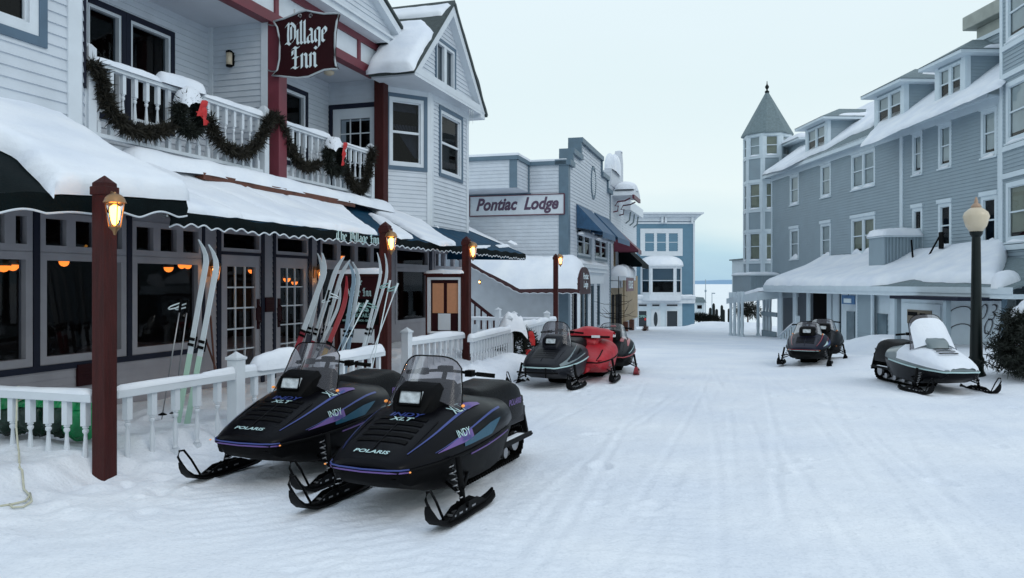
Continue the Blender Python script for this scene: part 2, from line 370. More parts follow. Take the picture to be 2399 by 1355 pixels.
def window(root, M, x0, x1, z0, z1, trim=None, tw=.1, frame=None, fw=.06, sash=True, nx=1, nz=1, glass=None, blind=None, bl=1.0,
           interior=DARK, depth=.5, cap=0, sill=0, snow=0, name='window', capmat=None, munt=.02, label=None, units=1, um=.08):
    """outer size x0..x1, z0..z1 including trim; returns the opening for the wall"""
    frame = frame or WHITET; mb = MB(); mats = [frame]
    a0, a1, c0, c1 = x0, x1, z0, z1
    if trim:
        mats.append(trim); framebars(mb, M, x0, x1, z0, z1, tw, -.01, .035, 1); a0 += tw; a1 -= tw; c0 += tw; c1 -= tw
    if cap: mb.mbox(M, x0-.05, x1+.05, -.01, .07, z1-.002+.0, z1+cap, 1 if trim else 0)
    if sill: mb.mbox(M, x0-.03, x1+.03, -.01, .07, z0-sill, z0+.002, 1 if trim else 0)
    framebars(mb, M, a0, a1, c0, c1, fw, -.08, .022, 0); b0, b1, d0, d1 = a0+fw, a1-fw, c0+fw, c1-fw
    w = mb.build(name, mats, root, label=label)
    g = MB()
    uw = (b1-b0-um*(units-1))/units
    for k in range(units):
        e0 = b0+k*(uw+um); e1 = e0+uw; sb = MB()
        if k: mu_ = MB(); mu_.mbox(M, e0-um, e0, -.08, .015, d0, d1); mu_.build('mullion', frame, w)
        g.add([M(e0,-.045,d0), M(e1,-.045,d0), M(e1,-.045,d1), M(e0,-.045,d1)], [(0,1,2,3)])
        if sash:
            zm = (d0+d1)/2; sb.mbox(M, e0, e1, -.055, -.01, zm-.025, zm+.025)
            framebars(sb, M, e0, e1, d0, d1, .028, -.055, -.015)
        for i in range(1, nx):
            x = e0+(e1-e0)*i/nx; sb.mbox(M, x-munt/2, x+munt/2, -.052, -.02, d0, d1)
        for i in range(1, nz):
            z = d0+(d1-d0)*i/nz; sb.mbox(M, e0, e1, -.053, -.021, z-munt/2, z+munt/2)
        if sb.v: sb.build('sash', frame, w)
    g.build('pane', glass or GLASSD, w)
    if blind:
        b = MB(); zz = d1-(d1-d0)*bl
        b.mbox(M, b0+.005, b1-.005, -.10, -.09, zz, d1-.002); b.build('blind', blind, w)
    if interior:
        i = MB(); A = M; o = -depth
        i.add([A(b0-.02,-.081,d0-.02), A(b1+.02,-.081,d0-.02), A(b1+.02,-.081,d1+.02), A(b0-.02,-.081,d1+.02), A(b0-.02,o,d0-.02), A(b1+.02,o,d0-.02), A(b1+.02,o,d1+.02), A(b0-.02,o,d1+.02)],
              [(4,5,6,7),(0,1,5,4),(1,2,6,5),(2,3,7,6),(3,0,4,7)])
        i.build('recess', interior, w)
    if snow:
        s = MB(); xc = (x0+x1)/2
        for k in range(units):
            e0 = b0+k*(uw+um); e1 = e0+uw; n = 9; P = []
            for i in range(n):
                u = i/(n-1); h = snow*(math.sin(math.pi*(u*.86+.07)))**.8*(.8+.3*math.sin(5*u+x0*3)); x = e0+(e1-e0)*u
                P.append([M(x,.075,d0-fw-.01), M(x,.07,d0-fw+h*.45), M(x,.03,d0-fw+h*.95), M(x,-.03,d0-fw+h*1.1)])
            s.grid(P)
        s.build('sill_snow', SNOW, w, smooth=True)
    return (x0+.015, x1-.015, z0+.015, z1-.015)

# ---------------------------------------------------------------- lettering
def font_geo(text, size=1, shear=0, bold=0, spacing=1):
    c = bpy.data.curves.new('t', 'FONT'); c.body = text; c.size = size; c.shear = shear; c.offset = bold; c.space_character = spacing
    c.align_x = 'CENTER'; c.resolution_u = 3; c.fill_mode = 'FRONT'
    o = bpy.data.objects.new('t', c); me = bpy.data.meshes.new_from_object(o)
    v = [(p.co.x, p.co.y) for p in me.vertices]; f = [tuple(p.vertices) for p in me.polygons]
    bpy.data.objects.remove(o); bpy.data.curves.remove(c); bpy.data.meshes.remove(me)
    return v, f
GL = {
 'V': (.95, [[(0,1.25),(.22,1.5),(.3,1.35),(.22,1.2)],[(.27,1.4),(.22,.75),(.25,.12)],[(.45,1.5),(.62,1.42),(.85,1.2),(.85,.4),(.55,.1),(.4,0)],[(.0,.1),(.2,.14),(.42,0)],[(.5,1.25),(.5,.35)]]),
 'i': (.30, [[(0,.84),(.1,.98),(.1,.1),(.22,0)],[(.06,1.35),(.14,1.42)]]),
 'l': (.30, [[(0,1.45),(.1,1.58),(.1,.1),(.22,0)]]),
 'a': (.64, [[(.06,.84),(.24,.98),(.42,.86),(.42,.12),(.56,0)],[(.42,.6),(.16,.52),(.06,.4),(.06,.14),(.2,0),(.42,.14)]]),
 'g': (.62, [[(.42,.9),(.24,.98),(.06,.84),(.06,.2),(.2,.04),(.42,.2)],[(.3,.98),(.45,.9),(.42,-.3),(.22,-.45),(.02,-.32)]]),
 'e': (.54, [[(.38,.12),(.22,0),(.06,.12),(.06,.84),(.22,.98),(.40,.82),(.38,.62),(.08,.46)]]),
 'I': (.72, [[(.0,1.3),(.2,1.48),(.42,1.38),(.62,1.46)],[(.33,1.4),(.33,.14)],[(.02,.06),(.2,.12),(.4,0),(.6,.1)],[(.12,.75),(.52,.75)],[(.1,1.25),(.1,.95)]]),
 'n': (.66, [[(0,.84),(.1,.98),(.1,.02)],[(.12,.82),(.3,.98),(.44,.86),(.44,.12),(.57,0)]]),
 'T': (.85, [[(0,1.25),(.2,1.46),(.5,1.34),(.75,1.46)],[(.42,1.36),(.42,.2),(.6,.08)],[(.14,1.1),(.08,.3),(.3,0),(.55,.02)]]),
 'h': (.64, [[(0,1.45),(.1,1.55),(.1,.02)],[(.12,.82),(.3,.98),(.44,.86),(.44,.1),(.34,-.12)]]),
 ' ': (.45, [])}
def nib_geo(text, size, nib=.19):
    a = R(38); n = np.array([math.cos(a), math.sin(a)])*nib/2; x = 0; V = []; F = []; H = []
    for ch in text:
        w, strokes = GL[ch]
        for pl in strokes:
            for p, q in zip(pl[:-1], pl[1:]):
                p = np.array(p)+(x, 0); q = np.array(q)+(x, 0); k = len(V)
                c = [p-n, q-n, q+n, p+n]
                hh = len(F)*.00015
                V += [(float(c_[0]*size), float(c_[1]*size)) for c_ in c]; H += [hh]*4; F.append((k, k+1, k+2, k+3))
        x += w+.02
    for i, v in enumerate(V): V[i] = (v[0]-x*size/2, v[1])
    return V, F, H
def put_text(parent, geo, M, material, name='lettering', o=.004):    # M(x, off, z)
    if len(geo) == 3: V, F, H = geo
    else: V, F = geo; H = [0]*len(V)
    mb = MB(); mb.add([M(v[0], o+h, v[1]) for v, h in zip(V, H)], F)
    return mb.build(name, material, parent)

# ---------------------------------------------------------------- snow pieces
def pip(px, py, poly):
    ins = np.zeros(px.shape, bool); n = len(poly)
    for i in range(n):
        x1, y1 = poly[i]; x2, y2 = poly[(i+1)%n]
        c = ((y1 > py) != (y2 > py)); xx = (x2-x1)*(py-y1)/((y2-y1) if y2 != y1 else 1e-9)+x1
        ins ^= c & (px < xx)
    return ins
def snow_patch(name, parent, M, poly, thick=.12, edge=.15, res=.08, seed=0, amp=.3, wob=.04, nscale=1.5, extra=None, mt=None, **kw):
    poly = np.array(poly, float)
    P2 = []                                           # subdivide and wobble the outline
    for i in range(len(poly)):
        a, b = poly[i], poly[(i+1)%len(poly)]; L_ = np.hypot(*(b-a)); n = max(1, int(L_/(res*2)))
        nn = np.array([-(b-a)[1], (b-a)[0]])/max(L_, 1e-6)
        for k in range(n):
            t = k/n; p = a+(b-a)*t; w = wob*2*fbm(p[0]*2.3+seed, p[1]*2.3, 3, seed)*(0 if k == 0 else 1); P2.append(p+nn*w)
    P2 = np.array(P2)
    x0, y0 = P2.min(0)-res; x1, y1 = P2.max(0)+res
    xs = np.arange(x0, x1+res, res); ys = np.arange(y0, y1+res, res); X, Y = np.meshgrid(xs, ys, indexing='ij')
    ins = pip(X, Y, [tuple(p) for p in P2])
    best = np.full(X.shape, 1e9); bx = X.copy(); by = Y.copy()
    for i in range(len(P2)):
        a, b = P2[i], P2[(i+1)%len(P2)]; d = b-a; l2 = max(d@d, 1e-12)
        t = np.clip(((X-a[0])*d[0]+(Y-a[1])*d[1])/l2, 0, 1); qx = a[0]+t*d[0]; qy = a[1]+t*d[1]
        ds = np.hypot(X-qx, Y-qy); m = ds < best; best[m] = ds[m]; bx[m] = qx[m]; by[m] = qy[m]
    e = np.clip(best/edge, 0, 1); H = thick*np.sqrt(1-(1-e)**2)*(1+amp*2*fbm(X*nscale+seed, Y*nscale, 4, seed+3))
    if extra is not None: H = H+extra(X, Y)*np.sqrt(e)
    H[~ins] = 0; X2 = np.where(ins, X, bx); Y2 = np.where(ins, Y, by)
    idx = -np.ones(X.shape, int); V = []; F = []
    ci = ins[:-1,:-1]|ins[1:,:-1]|ins[:-1,1:]|ins[1:,1:]
    for i, j in zip(*np.nonzero(ci)):
        q = []
        for a, b in ((i,j),(i+1,j),(i+1,j+1),(i,j+1)):
            if idx[a,b] < 0: idx[a,b] = len(V); V.append(M(float(X2[a,b]), float(Y2[a,b]), float(H[a,b])))
            q.append(int(idx[a,b]))
        F.append(tuple(q))
    mb = MB(); mb.add(V, F); return mb.build(name, mt or SNOW, parent, smooth=True, **kw)
def snow_strip(name, parent, pts, w, h, seed=0, step=.06, side=(0,0,1), droop=.3, **kw):
    """soft ridge of snow lying along a rail; pts are 3-D points on the rail's top"""
    pts = [np.array(p, float) for p in pts]; P = []
    tot = 0
    for a, b in zip(pts[:-1], pts[1:]):
        L_ = np.linalg.norm(b-a); n = max(2, int(L_/step)); d = (b-a)/L_; s = np.array([-d[1], d[0], 0]); s /= max(np.linalg.norm(s), 1e-6)
        for k in range(n+(1 if b is pts[-1] else 0)):
            p = a+(b-a)*k/n; u = tot+L_*k/n
            hh = h*(1+1.3*float(fbm(u*1.6+seed*5, seed, 4, seed))); ww = w*(1+.5*float(fbm(u*2+seed*3, seed+9, 3, seed)))
            if (a is pts[0] and k == 0) or (b is pts[-1] and k == n): hh *= .5; ww *= .8
            row = []
            for j in range(9):
                an = math.pi*j/8; row.append(p+s*(math.cos(an)*ww/2)+np.array([0,0,math.sin(an)**.7*hh-droop*hh*(.35 if j in (0,8) else 0)]))
            P.append(row)
        tot += L_
    mb = MB(); mb.grid(P); m = len(P[0]); mb.f.append(tuple(range(m-1,-1,-1))); mb.m.append(0); k = (len(P)-1)*m; mb.f.append(tuple(k+i for i in range(m))); mb.m.append(0)
    return mb.build(name, SNOW, parent, smooth=True, **kw)

def needles(mb, pts, r, n, size, seed=0, flat=None, mi=0):
    """n needle tufts scattered round a path"""
    rg = random.Random(seed); pts = [Vector(p) for p in pts]; L = [0]
    for a, b in zip(pts[:-1], pts[1:]): L.append(L[-1]+(b-a).length)
    for _ in range(n):
        u = rg.random()*L[-1]; k = max(i for i in range(len(L)-1) if L[i] <= u); t = (u-L[k])/max(1e-6, L[k+1]-L[k]); p = pts[k].lerp(pts[k+1], t)
        d = Vector((rg.gauss(0,1), rg.gauss(0,1), rg.gauss(0,1))).normalized(); rr = r*(.25+.75*rg.random())
        c = p+d*rr*.7; tip = c+d*size*(.6+rg.random()*.8)+Vector((rg.gauss(0,.3),rg.gauss(0,.3),rg.gauss(-.1,.3)))*size
        sd = (tip-c).cross(Vector((rg.gauss(0,1),rg.gauss(0,1),rg.gauss(0,1)))).normalized()*size*.16
        mb.add([c-sd, c+sd, tip], [(0,1,2)], mi)
# ================================================================= THE SETTING
def axis(segs):
    out = []
    for a, b, st in segs:
        n = max(1, int(round((b-a)/st))); out += [a+(b-a)*i/n for i in range(n)]
    out.append(segs[-1][1]); return np.array(out)
xs = axis([(-90,-30,6),(-30,-12,1.2),(-12,-6.5,.22),(-6.5,5.5,.033),(5.5,12,.07),(12,24,.25),(24,60,2),(60,150,9)])
ys = axis([(-8,3.5,1.2),(3.5,4.0,.1),(4.0,8.5,.03),(8.5,14,.045),(14,24,.10),(24,40,.25),(40,72,.5),(72,130,3)])
X, Y = np.meshgrid(xs, ys, indexing='ij')
Z = G(X, Y)
S_ = X*.3007+Y*.9537; O_ = X*.9537-Y*.3007
street = sst(-4.6, -3.6, O_)
Z = Z+.024*fbm(X*1.1, Y*1.1, 4, 21)*2+.008*fbm(X*6, Y*6, 5, 31)*2
Z = Z+(1-street)*sst(-7.6, -6.5, O_)*(.05*fbm(X*3, Y*3, 4, 41)*2)
def groove(o, c, w): return np.exp(-((o-c)/w)**2)
rg = random.Random(5)
for k in range(15):                                    # ski and sled tracks running down the street
    o0 = rg.uniform(-2.6, 4.6); a = rg.uniform(-.15, .15); ph = rg.uniform(0, 6); sl_ = rg.uniform(-.05, .05)
    wob = o0+a*np.sin(S_*.22+ph)+sl_*(S_-8)
    dep = rg.uniform(.003, .007)
    msk = sst(-.12, .12, fbm(S_*.35, O_*.5+k, 3, 60+k)+.05); street_ = street; street = street_*msk
    for off in (-.5, .5): Z -= dep*groove(O_, wob+off, .045)*street
    Z -= dep*.6*sst(.22, .17, np.abs(O_-wob))*street
    Z += dep*.7*(groove(O_, wob-.42, .04)+groove(O_, wob+.58, .05))*street
    street = street_
for k in range(9):                                     # sharper fresh ski lines
    o0 = rg.uniform(-2.2, 5.2); a = rg.uniform(-.3, .3); ph = rg.uniform(0, 6); sl_ = rg.uniform(-.09, .09)
    wob = o0+a*np.sin(S_*.3+ph)+sl_*(S_-9); msk = sst(-.05, .10, fbm(S_*.25, O_*0+k, 2, 90+k)+.03)*street
    for off in (-.5, .5): Z += (-.007*groove(O_, wob+off, .026)+.003*groove(O_, wob+off+.06, .03)+.003*groove(O_, wob+off-.06, .03))*msk
for x0, y0, ang, ln in ((-.85,5.0,-25,2.6),(-1.5,5.2,-30,2.2),(-2.2,5.8,-24,2.0),(-.2,4.9,20,3.5),(1.0,5.2,14,4.5)):    # ribbed marks of rubber tracks
    d = np.array([math.sin(R(ang)), math.cos(R(ang))]); u = (X-x0)*d[0]+(Y-y0)*d[1]; v = (X-x0)*d[1]-(Y-y0)*d[0]
    Z += .004*np.sin(u*2*math.pi/.14)*sst(.24, .17, np.abs(v))*sst(-ln*.5, -ln*.4, u)*sst(ln*.5, ln*.4, u)
for fx, fy in ((-3.1,6.35),(-2.95,6.75),(-2.6,6.9),(-3.5,5.9),(-3.7,6.2),(-2.4,7.5),(-1.0,10.6),(-.7,10.9),(-2.75,6.2),(6.6,16.4),(7.5,16.0),(-2.0,8.9),(-2.2,9.2)):     # boot holes
    Z -= .06*np.exp(-(((X-fx)/.08)**2+((Y-fy)/.12)**2))
for k in range(150):                                   # scuffs and prints scattered over the packed snow
    side = rg.random() < .45
    o_ = rg.uniform(-5.0, -4.0) if side else rg.uniform(-3.5, 6); s_ = rg.uniform(4.5, 26); fx = s_*.3007+o_*.9537; fy = s_*.9537-o_*.3007
    ii = slice(*np.searchsorted(xs, (fx-.5, fx+.5))); jj = slice(*np.searchsorted(ys, (fy-.5, fy+.5))); a = rg.uniform(0, 3.1); r_ = rg.uniform(.05, .11)
    u = (X[ii,jj]-fx)*math.cos(a)+(Y[ii,jj]-fy)*math.sin(a); v = -(X[ii,jj]-fx)*math.sin(a)+(Y[ii,jj]-fy)*math.cos(a)
    q = np.sqrt((u/r_)**2+(v/(r_*1.7))**2); Z[ii,jj] += -rg.uniform(.008, .03)*sst(1.2, .7, q)+.010*np.exp(-((q-1.4)/.3)**2)
clod = (1-street)*sst(-6.4, -5.2, O_)
Z = Z+clod*(.09*np.clip(fbm(X*7, Y*7, 4, 71)-.05, 0, 1)+.05*fbm(X*2.2, Y*2.2, 3, 72))
Z = Z+.05*np.clip(fbm(X*5, Y*5, 3, 75)-.10, 0, 1)*sst(3.2, 4.6, O_)
mb = MB(); n, m = X.shape
mb.v = list(zip(X.ravel().tolist(), Y.ravel().tolist(), Z.ravel().tolist()))
I = np.arange(n*m).reshape(n, m)
mb.f = list(zip(I[:-1,:-1].ravel().tolist(), I[1:,:-1].ravel().tolist(), I[1:,1:].ravel().tolist(), I[:-1,1:].ravel().tolist())); mb.m = [0]*len(mb.f)
g = mb.build('ground', SNOWG, smooth=True); g['kind'] = 'structure'; g['label'] = 'packed snow on the street and drifts beside it'
mb = MB(); mb.add([(-9000,85,-4.2),(9000,85,-4.2),(9000,9000,-4.2),(-9000,9000,-4.2)], [(0,1,2,3)])
ICE = mat('lake_ice', (.86,.88,.88), .8, var=.03, vscale=.02)
g = mb.build('water', ICE); g['kind'] = 'structure'; g['label'] = 'white frozen lake reaching to the horizon'
mb = MB(); P = []
for i in range(60):
    x = -500+i*45; h = 8+13*float(vn(i*.16, 0, 2))+3*float(vn(i*.7, 0, 3)); h *= float(sst(11, 19, i))
    P.append([(x, 3300, -4.3), (x, 3320, -4+h*.7), (x, 3420, -4+h), (x, 4300, -4.3)])
mb.grid(P)
g = mb.build('hills', mat('far_shore', (.22,.36,.52), .9), smooth=True); g['kind'] = 'structure'; g['label'] = 'low blue shore across the lake'

# ================================================================= THE VILLAGE INN
F = Fr(-3.764, 13.768, math.atan2(.9537, .3007))
inn = F.root('inn_building', 'white clapboard inn with a balcony, red posts and a snowy gable over its corner bay', 'building')
def flat(y0): return lambda x, o, z: (x, y0-o, z)
def seg(p0, p1):
    d = np.array(p1, float)-np.array(p0, float); d /= np.hypot(*d)
    return lambda u, o, z: (p0[0]+d[0]*u+d[1]*o, p0[1]+d[1]*u-d[0]*o, z)
M0 = flat(0)
XE = F.x(1095, -.77); XW = F.x(-260)
op = []
bigz = (.68, 1.94)
def unit(pa, pb, n, big=True, um=.13, lab=None):
    x0, x1 = F.x(pa), F.x(pb)
    if big: op.append(window(inn, M0, x0, x1, bigz[0], bigz[1], frame=WHITESHADE, fw=.085, sash=False, interior=None, glass=GLASS, label=lab))
    op.append(window(inn, M0, x0, x1, 1.955, 2.40, frame=WHITESHADE, fw=.07, sash=False, units=n, um=um, interior=None, glass=GLASS, name='transom_window'))
unit(-90, 73, 3); unit(91, 293, 3); unit(307, 470, 3); unit(748, 905, 4, um=.14); unit(925, 1003, 1); unit(1017, 1084, 3, big=False, um=.10)
for a, b in ((516, 609), (644, 720)):
    x0, x1 = F.x(a), F.x(b)
    op.append(window(inn, M0, x0, x1, 2.08, 2.40, frame=WHITESHADE, fw=.05, sash=False, interior=None, glass=GLASS, name='transom_window'))
    # door: stiles and rails with a glazed panel of small panes
    x0 += .04; d = MB(); framebars(d, M0, x0, x1, -.05, 2.02, .12, -.07, .0, 0, top=.17, bot=.30)
    do = d.build('door', WHITESHADE, inn)
    s = MB(); 
    e0, e1, d0, d1 = x0+.12, x1-.12, .25, 1.85
    for i in (1, 2): x = e0+(e1-e0)*i/3; s.mbox(M0, x-.011, x+.011, -.05, -.02, d0, d1)
    for i in range(1, 5): z = d0+(d1-d0)*i/5; s.mbox(M0, e0, e1, -.051, -.021, z-.011, z+.011)
    s.build('glazing_bar', WHITET, do)
    s = MB(); s.add([M0(e0,-.04,d0), M0(e1,-.04,d0), M0(e1,-.04,d1), M0(e0,-.04,d1)], [(0,1,2,3)]); s.build('pane', GLASS, do)
    s = MB(); xh = x1-.06 if a == 516 else x0+.06; s.mbox(M0, xh-.03, xh+.03, .002, .02, .86, 1.34); s.mbox(M0, xh-.05, xh+.05, .003, .018, 1.0, 1.2)
    s.tube([M0(xh, .02, .95), M0(xh, .06, .98), M0(xh, .06, 1.2), M0(xh, .02, 1.23)], .012)
    s.build('handle', MAROOND, do)
    op.append((x0+.01, x1-.01, -.3, 2.01))
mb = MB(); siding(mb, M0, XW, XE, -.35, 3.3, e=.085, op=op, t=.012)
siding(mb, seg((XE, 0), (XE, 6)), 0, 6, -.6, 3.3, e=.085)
mb.build('ground_floor_wall', WHITESHADE, inn)
# navy boards between the windows and round the doors
def piece(name, mt, root, M, *a, **k):
    m_ = MB(); m_.mbox(M, *a); return m_.build(name, mt, root, **k)
for a, b in ((74.5, 89.5), (294.5, 305.5), (471, 477), (506, 515), (609.5, 617), (638, 643.5), (720.5, 728), (742, 747.5), (906, 911), (1004, 1010)):
    piece('window_surround', NAVY, inn, M0, F.x(a), F.x(b), -.01, .03, .60 if a < 480 else -.2, 2.45)
piece('window_surround', NAVY, inn, M0, XW, F.x(470.5), -.01, .032, .60, .668)
piece('window_surround', NAVY, inn, M0, F.x(517), F.x(609), -.01, .031, 2.025, 2.072); piece('window_surround', NAVY, inn, M0, F.x(645), F.x(720), -.01, .031, 2.025, 2.072)
for a, b, c, d in ((617.6, 637, 697, 731), (176, 212, 853, 903)):
    mb = MB(); zz = [F.z((a+b)/2, c), F.z((a+b)/2, d)]; mb.mbox(M0, F.x(a), F.x(b), .013, .05, zz[1], zz[0])
    for k in range(5): z = zz[1]+(zz[0]-zz[1])*(k+.7)/6; mb.mbox(M0, F.x(a)+.02, F.x(b)-.02, .051, .056, z, z+.012)
    mb.build('vent_cover', MAROOND, inn, bevel=.006)
# dining room behind the glass
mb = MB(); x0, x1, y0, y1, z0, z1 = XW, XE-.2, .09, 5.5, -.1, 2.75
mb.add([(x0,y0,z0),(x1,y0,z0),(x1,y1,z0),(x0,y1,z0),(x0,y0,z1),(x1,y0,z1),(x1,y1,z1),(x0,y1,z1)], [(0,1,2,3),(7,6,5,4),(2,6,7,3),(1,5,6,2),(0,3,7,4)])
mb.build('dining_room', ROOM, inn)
k = 0
for px, py, dy in ((8,622,1.2),(30,620,1.6),(160,571,1.3),(150,612,2.4),(236,622,2.0),(395,626,1.4),(426,620,3.0),(440,621,3.4),(672,652,1.5),(690,660,2.6),(590,632,2.2),(800,600,2.0),(1125,660,.9)):
    if px > 1000: continue
    x, z = F.x(px, dy), F.z(px, py, dy)
    t = thing('pendant_lamp', 'small orange pendant lamp glowing indoors '+['at the far left window','beside the leftmost one','behind a small pane above the big window','low behind the big middle window','left of the front red post','in the window right of the front post','in a row right of the front post','last in the row by the window edge','high in the glass of the right door','lower in the glass of the right door','high in the glass of the left door','behind the transom over the red sign'][k], 'lamp', F.w(x, dy, z), F.a, 'lamps glowing in the dining room')
    k += 1
    m_ = MB(); m_.lathe([(.01,.12),(.05,.08),(.09,0),(.085,-.005),(.01,.1)], 10); m_.build('lamp_shade', BRASS, t, smooth=True)
    m_ = MB(); m_.ball((0,0,-.01), .075, 6); m_.build('bulb', GLOWS, t, smooth=True)
    m_ = MB(); m_.tube([(0,0,.11),(0,0,2.75-z)], .006, 5); m_.build('cord', BLACKM, t)

# ---- upper floor: left wing
yw = -.38; xc = F.x(184, yw); xk = F.x(198, 0)
o1 = window(inn, flat(yw), F.x(106, yw)-1.25, F.x(106, yw), F.z(103, 114, yw), 5.75, trim=SLATEI, tw=.10, fw=.11, sash=True, interior=DARK)
mb = MB(); siding(mb, flat(yw), XW, xc, 3.1, 6.3, e=.12, op=[o1], t=.018)
siding(mb, seg((xc, yw), (xk, 0)), 0, math.hypot(xk-xc, yw), 3.1, 6.3, e=.12)
mb.build('upper_wall', WHITE, inn)
mb = MB(); Mw = flat(yw); mb.mbox(Mw, xc-.17, xc+.012, -.01, .035, 3.05, 6.3); Mc = seg((xc, yw), (xk, 0)); lc = math.hypot(xk-xc, yw)
mb.mbox(Mc, .0, .10, -.01, .032, 3.05, 6.3); mb.mbox(Mc, lc-.10, lc+.02, -.01, .03, 3.05, 6.3)
mb.mbox(Mw, XW, xc, -.01, .04, 3.06, 3.24)
mb.build('corner_board', WHITET, inn)
mb = MB(); mb.mbox(Mc, lc-.22, lc-.11, -.01, .034, 3.9, 6.3); mb.build('dark_trim', NAVY, inn)
# ---- recessed balcony
D = 1.2; ZF, ZC = 3.30, 5.90
xA = F.x(627, .05); xB = F.x(888, 0)
w1 = window(inn, flat(D), F.x(190, D), F.x(292, D), 3.92, F.z(405, 77, D), trim=NAVY, tw=.085, fw=.045, sash=False)
w1b = window(inn, flat(D), F.x(292.5, D), F.x(406, D), 3.92, F.z(405, 77, D), trim=NAVY, tw=.085, fw=.045, sash=False)
w2 = window(inn, flat(D), F.x(653, D), F.x(719, D), 3.92, 5.50, trim=NAVY, tw=.09, fw=.06, sash=False)
mb = MB(); siding(mb, flat(D), xk, xA, ZF, ZC, e=.10, op=[w1, w1b]); siding(mb, flat(D), xA+.14, xB, ZF, ZC, e=.10, op=[w2])
Mp = lambda u, o, z: (xA-o, D-u, z); siding(mb, Mp, 0, D-.02, ZF, ZC, e=.10)
siding(mb, lambda u, o, z: (xk+o, u, z), 0, D, ZF, ZC, e=.1)
mb.build('porch_wall', WHITE, inn)
mb = MB(); mb.mbox(Mp, D-.16, D-.02, -.14, .03, ZF, ZC); mb.mbox(Mp, 0, .09, 0, .03, ZF, ZC); mb.build('porch_corner_board', WHITET, inn)
# wall with the porch door
Md = lambda u, o, z: (xB-o, D-u, z)
ud = lambda px: D-F.xs(px, xB)
pd0, pd1 = ud(771), D-.02
mb = MB(); zt = 5.42
framebars(mb, Md, pd0, pd1+.2, ZF, zt, .10, -.01, .03, 0, bot=.02); mb.build('door_surround', NAVY, inn)
d = MB(); a0, a1 = pd0+.10, pd1-.02; framebars(d, Md, a0, a1, ZF+.02, zt-.10, .17, -.05, .012, 0, top=.22, bot=.2); do = d.build('door', WHITET, inn)
s = MB(); e0, e1, d0, d1 = a0+.17, a1-.17, ZF+.22, zt-.32
for i in (1, 2): x = e0+(e1-e0)*i/3; s.mbox(Md, x-.011, x+.011, -.03, -.005, d0, d1)
for i in range(1, 5): z = d0+(d1-d0)*i/5; s.mbox(Md, e0, e1, -.031, -.006, z-.011, z+.011)
s.build('glazing_bar', WHITET, do); s = MB(); s.add([Md(e0,-.02,d0), Md(e1,-.02,d0), Md(e1,-.02,d1), Md(e0,-.02,d1)], [(0,1,2,3)]); s.build('pane', GLASSD, do)
s = MB(); s.add([Md(e0,-.25,d0), Md(e1,-.25,d0), Md(e1,-.25,d1), Md(e0,-.25,d1)], [(0,1,2,3)]); s.build('recess', DARK, do)
mb = MB(); siding(mb, Md, 0, D, ZF, ZC, e=.1, op=[(pd0+.02, D+.3, ZF-.1, zt-.01)]); mb.build('porch_end_wall', WHITE, inn)
mb = MB(); mb.box(xk, xB, -.02, D, ZF-.14, ZF); mb.box(XW, XE, 0.0, .03, 3.05, 3.16)
mb.build('balcony_floor', SOFFIT, inn)
mb = MB(); mb.box(xk, xB+.1, .02, D, ZC, ZC+.06); mb.build('balcony_ceiling', SOFFIT, inn)
# beams, posts
mb = MB(); xg = F.x(905, -.02)
mb.mbox(M0, xk-.2, F.x(880), -.14, .05, 5.88, 6.05); mb.mbox(M0, xk-.2, F.x(899), -.14, .05, 6.44, 6.62)
for px in (338, 440, 540, 644, 742, 838): mb.mbox(M0, F.x(px)-.05, F.x(px)+.05, -.1, .045, 6.05, 6.44)
mb.build('beam', MAROON2, inn)
mb = MB(); mb.mbox(M0, xk-.2, xB+.02, -.10, .01, 6.045, 6.445); mb.build('beam_panel', WHITET, inn)
for px, zt, m_ in ((640, 5.88, MAROON2), (885, 5.88, MAROON)):
    mb = MB(); x = F.x(px); mb.box(x-.115, x+.115, -.19, .03, 3.25, zt); mb.build('balcony_post', m_, inn, bevel=.01)
# street gable over the balcony
yg = -.26; zr0 = 6.98; xr0 = F.x(916, yg); sl_r = .42
mb = MB(); Mg = flat(yg); zg = 6.60
siding(mb, Mg, 0, 0, zg, 10.2, e=.10, xl=lambda z: (XW, xr0-.05 if z < zr0 else xr0-.05-(z-zr0)/sl_r)); mb.build('gable_wall', WHITE, inn)
mb = MB(); mb.mbox(Mg, XW, xr0+.04, -.25, .05, zg-.03, zg+.09); mb.mbox(Mg, XW, xr0+.09, -.25, .10, zg+.09, zg+.14)
L_ = 7; mb.prism([(xr0+.16, zr0-.20), (xr0+.16, zr0-.02), (xr0-L_, zr0-.02+(L_+.16)*sl_r), (xr0-L_, zr0-.20+(L_+.16)*sl_r)], Mg, -.3, .16)
mb.prism([(xr0+.04, zg-.03), (xr0+.16, zr0-.20), (xr0-.3, zr0-.20), (xr0-.3, zg-.03)], Mg, -.28, .04)
mb.build('gable_trim', WHITET, inn)
mb = MB(); mb.prism([(xr0+.20, zr0-.0), (xr0+.20, zr0+.06), (xr0-L_, zr0+.06+(L_+.2)*sl_r), (xr0-L_, zr0+(L_+.2)*sl_r)], Mg, -6, .19); mb.build('roof', ROOF, inn)
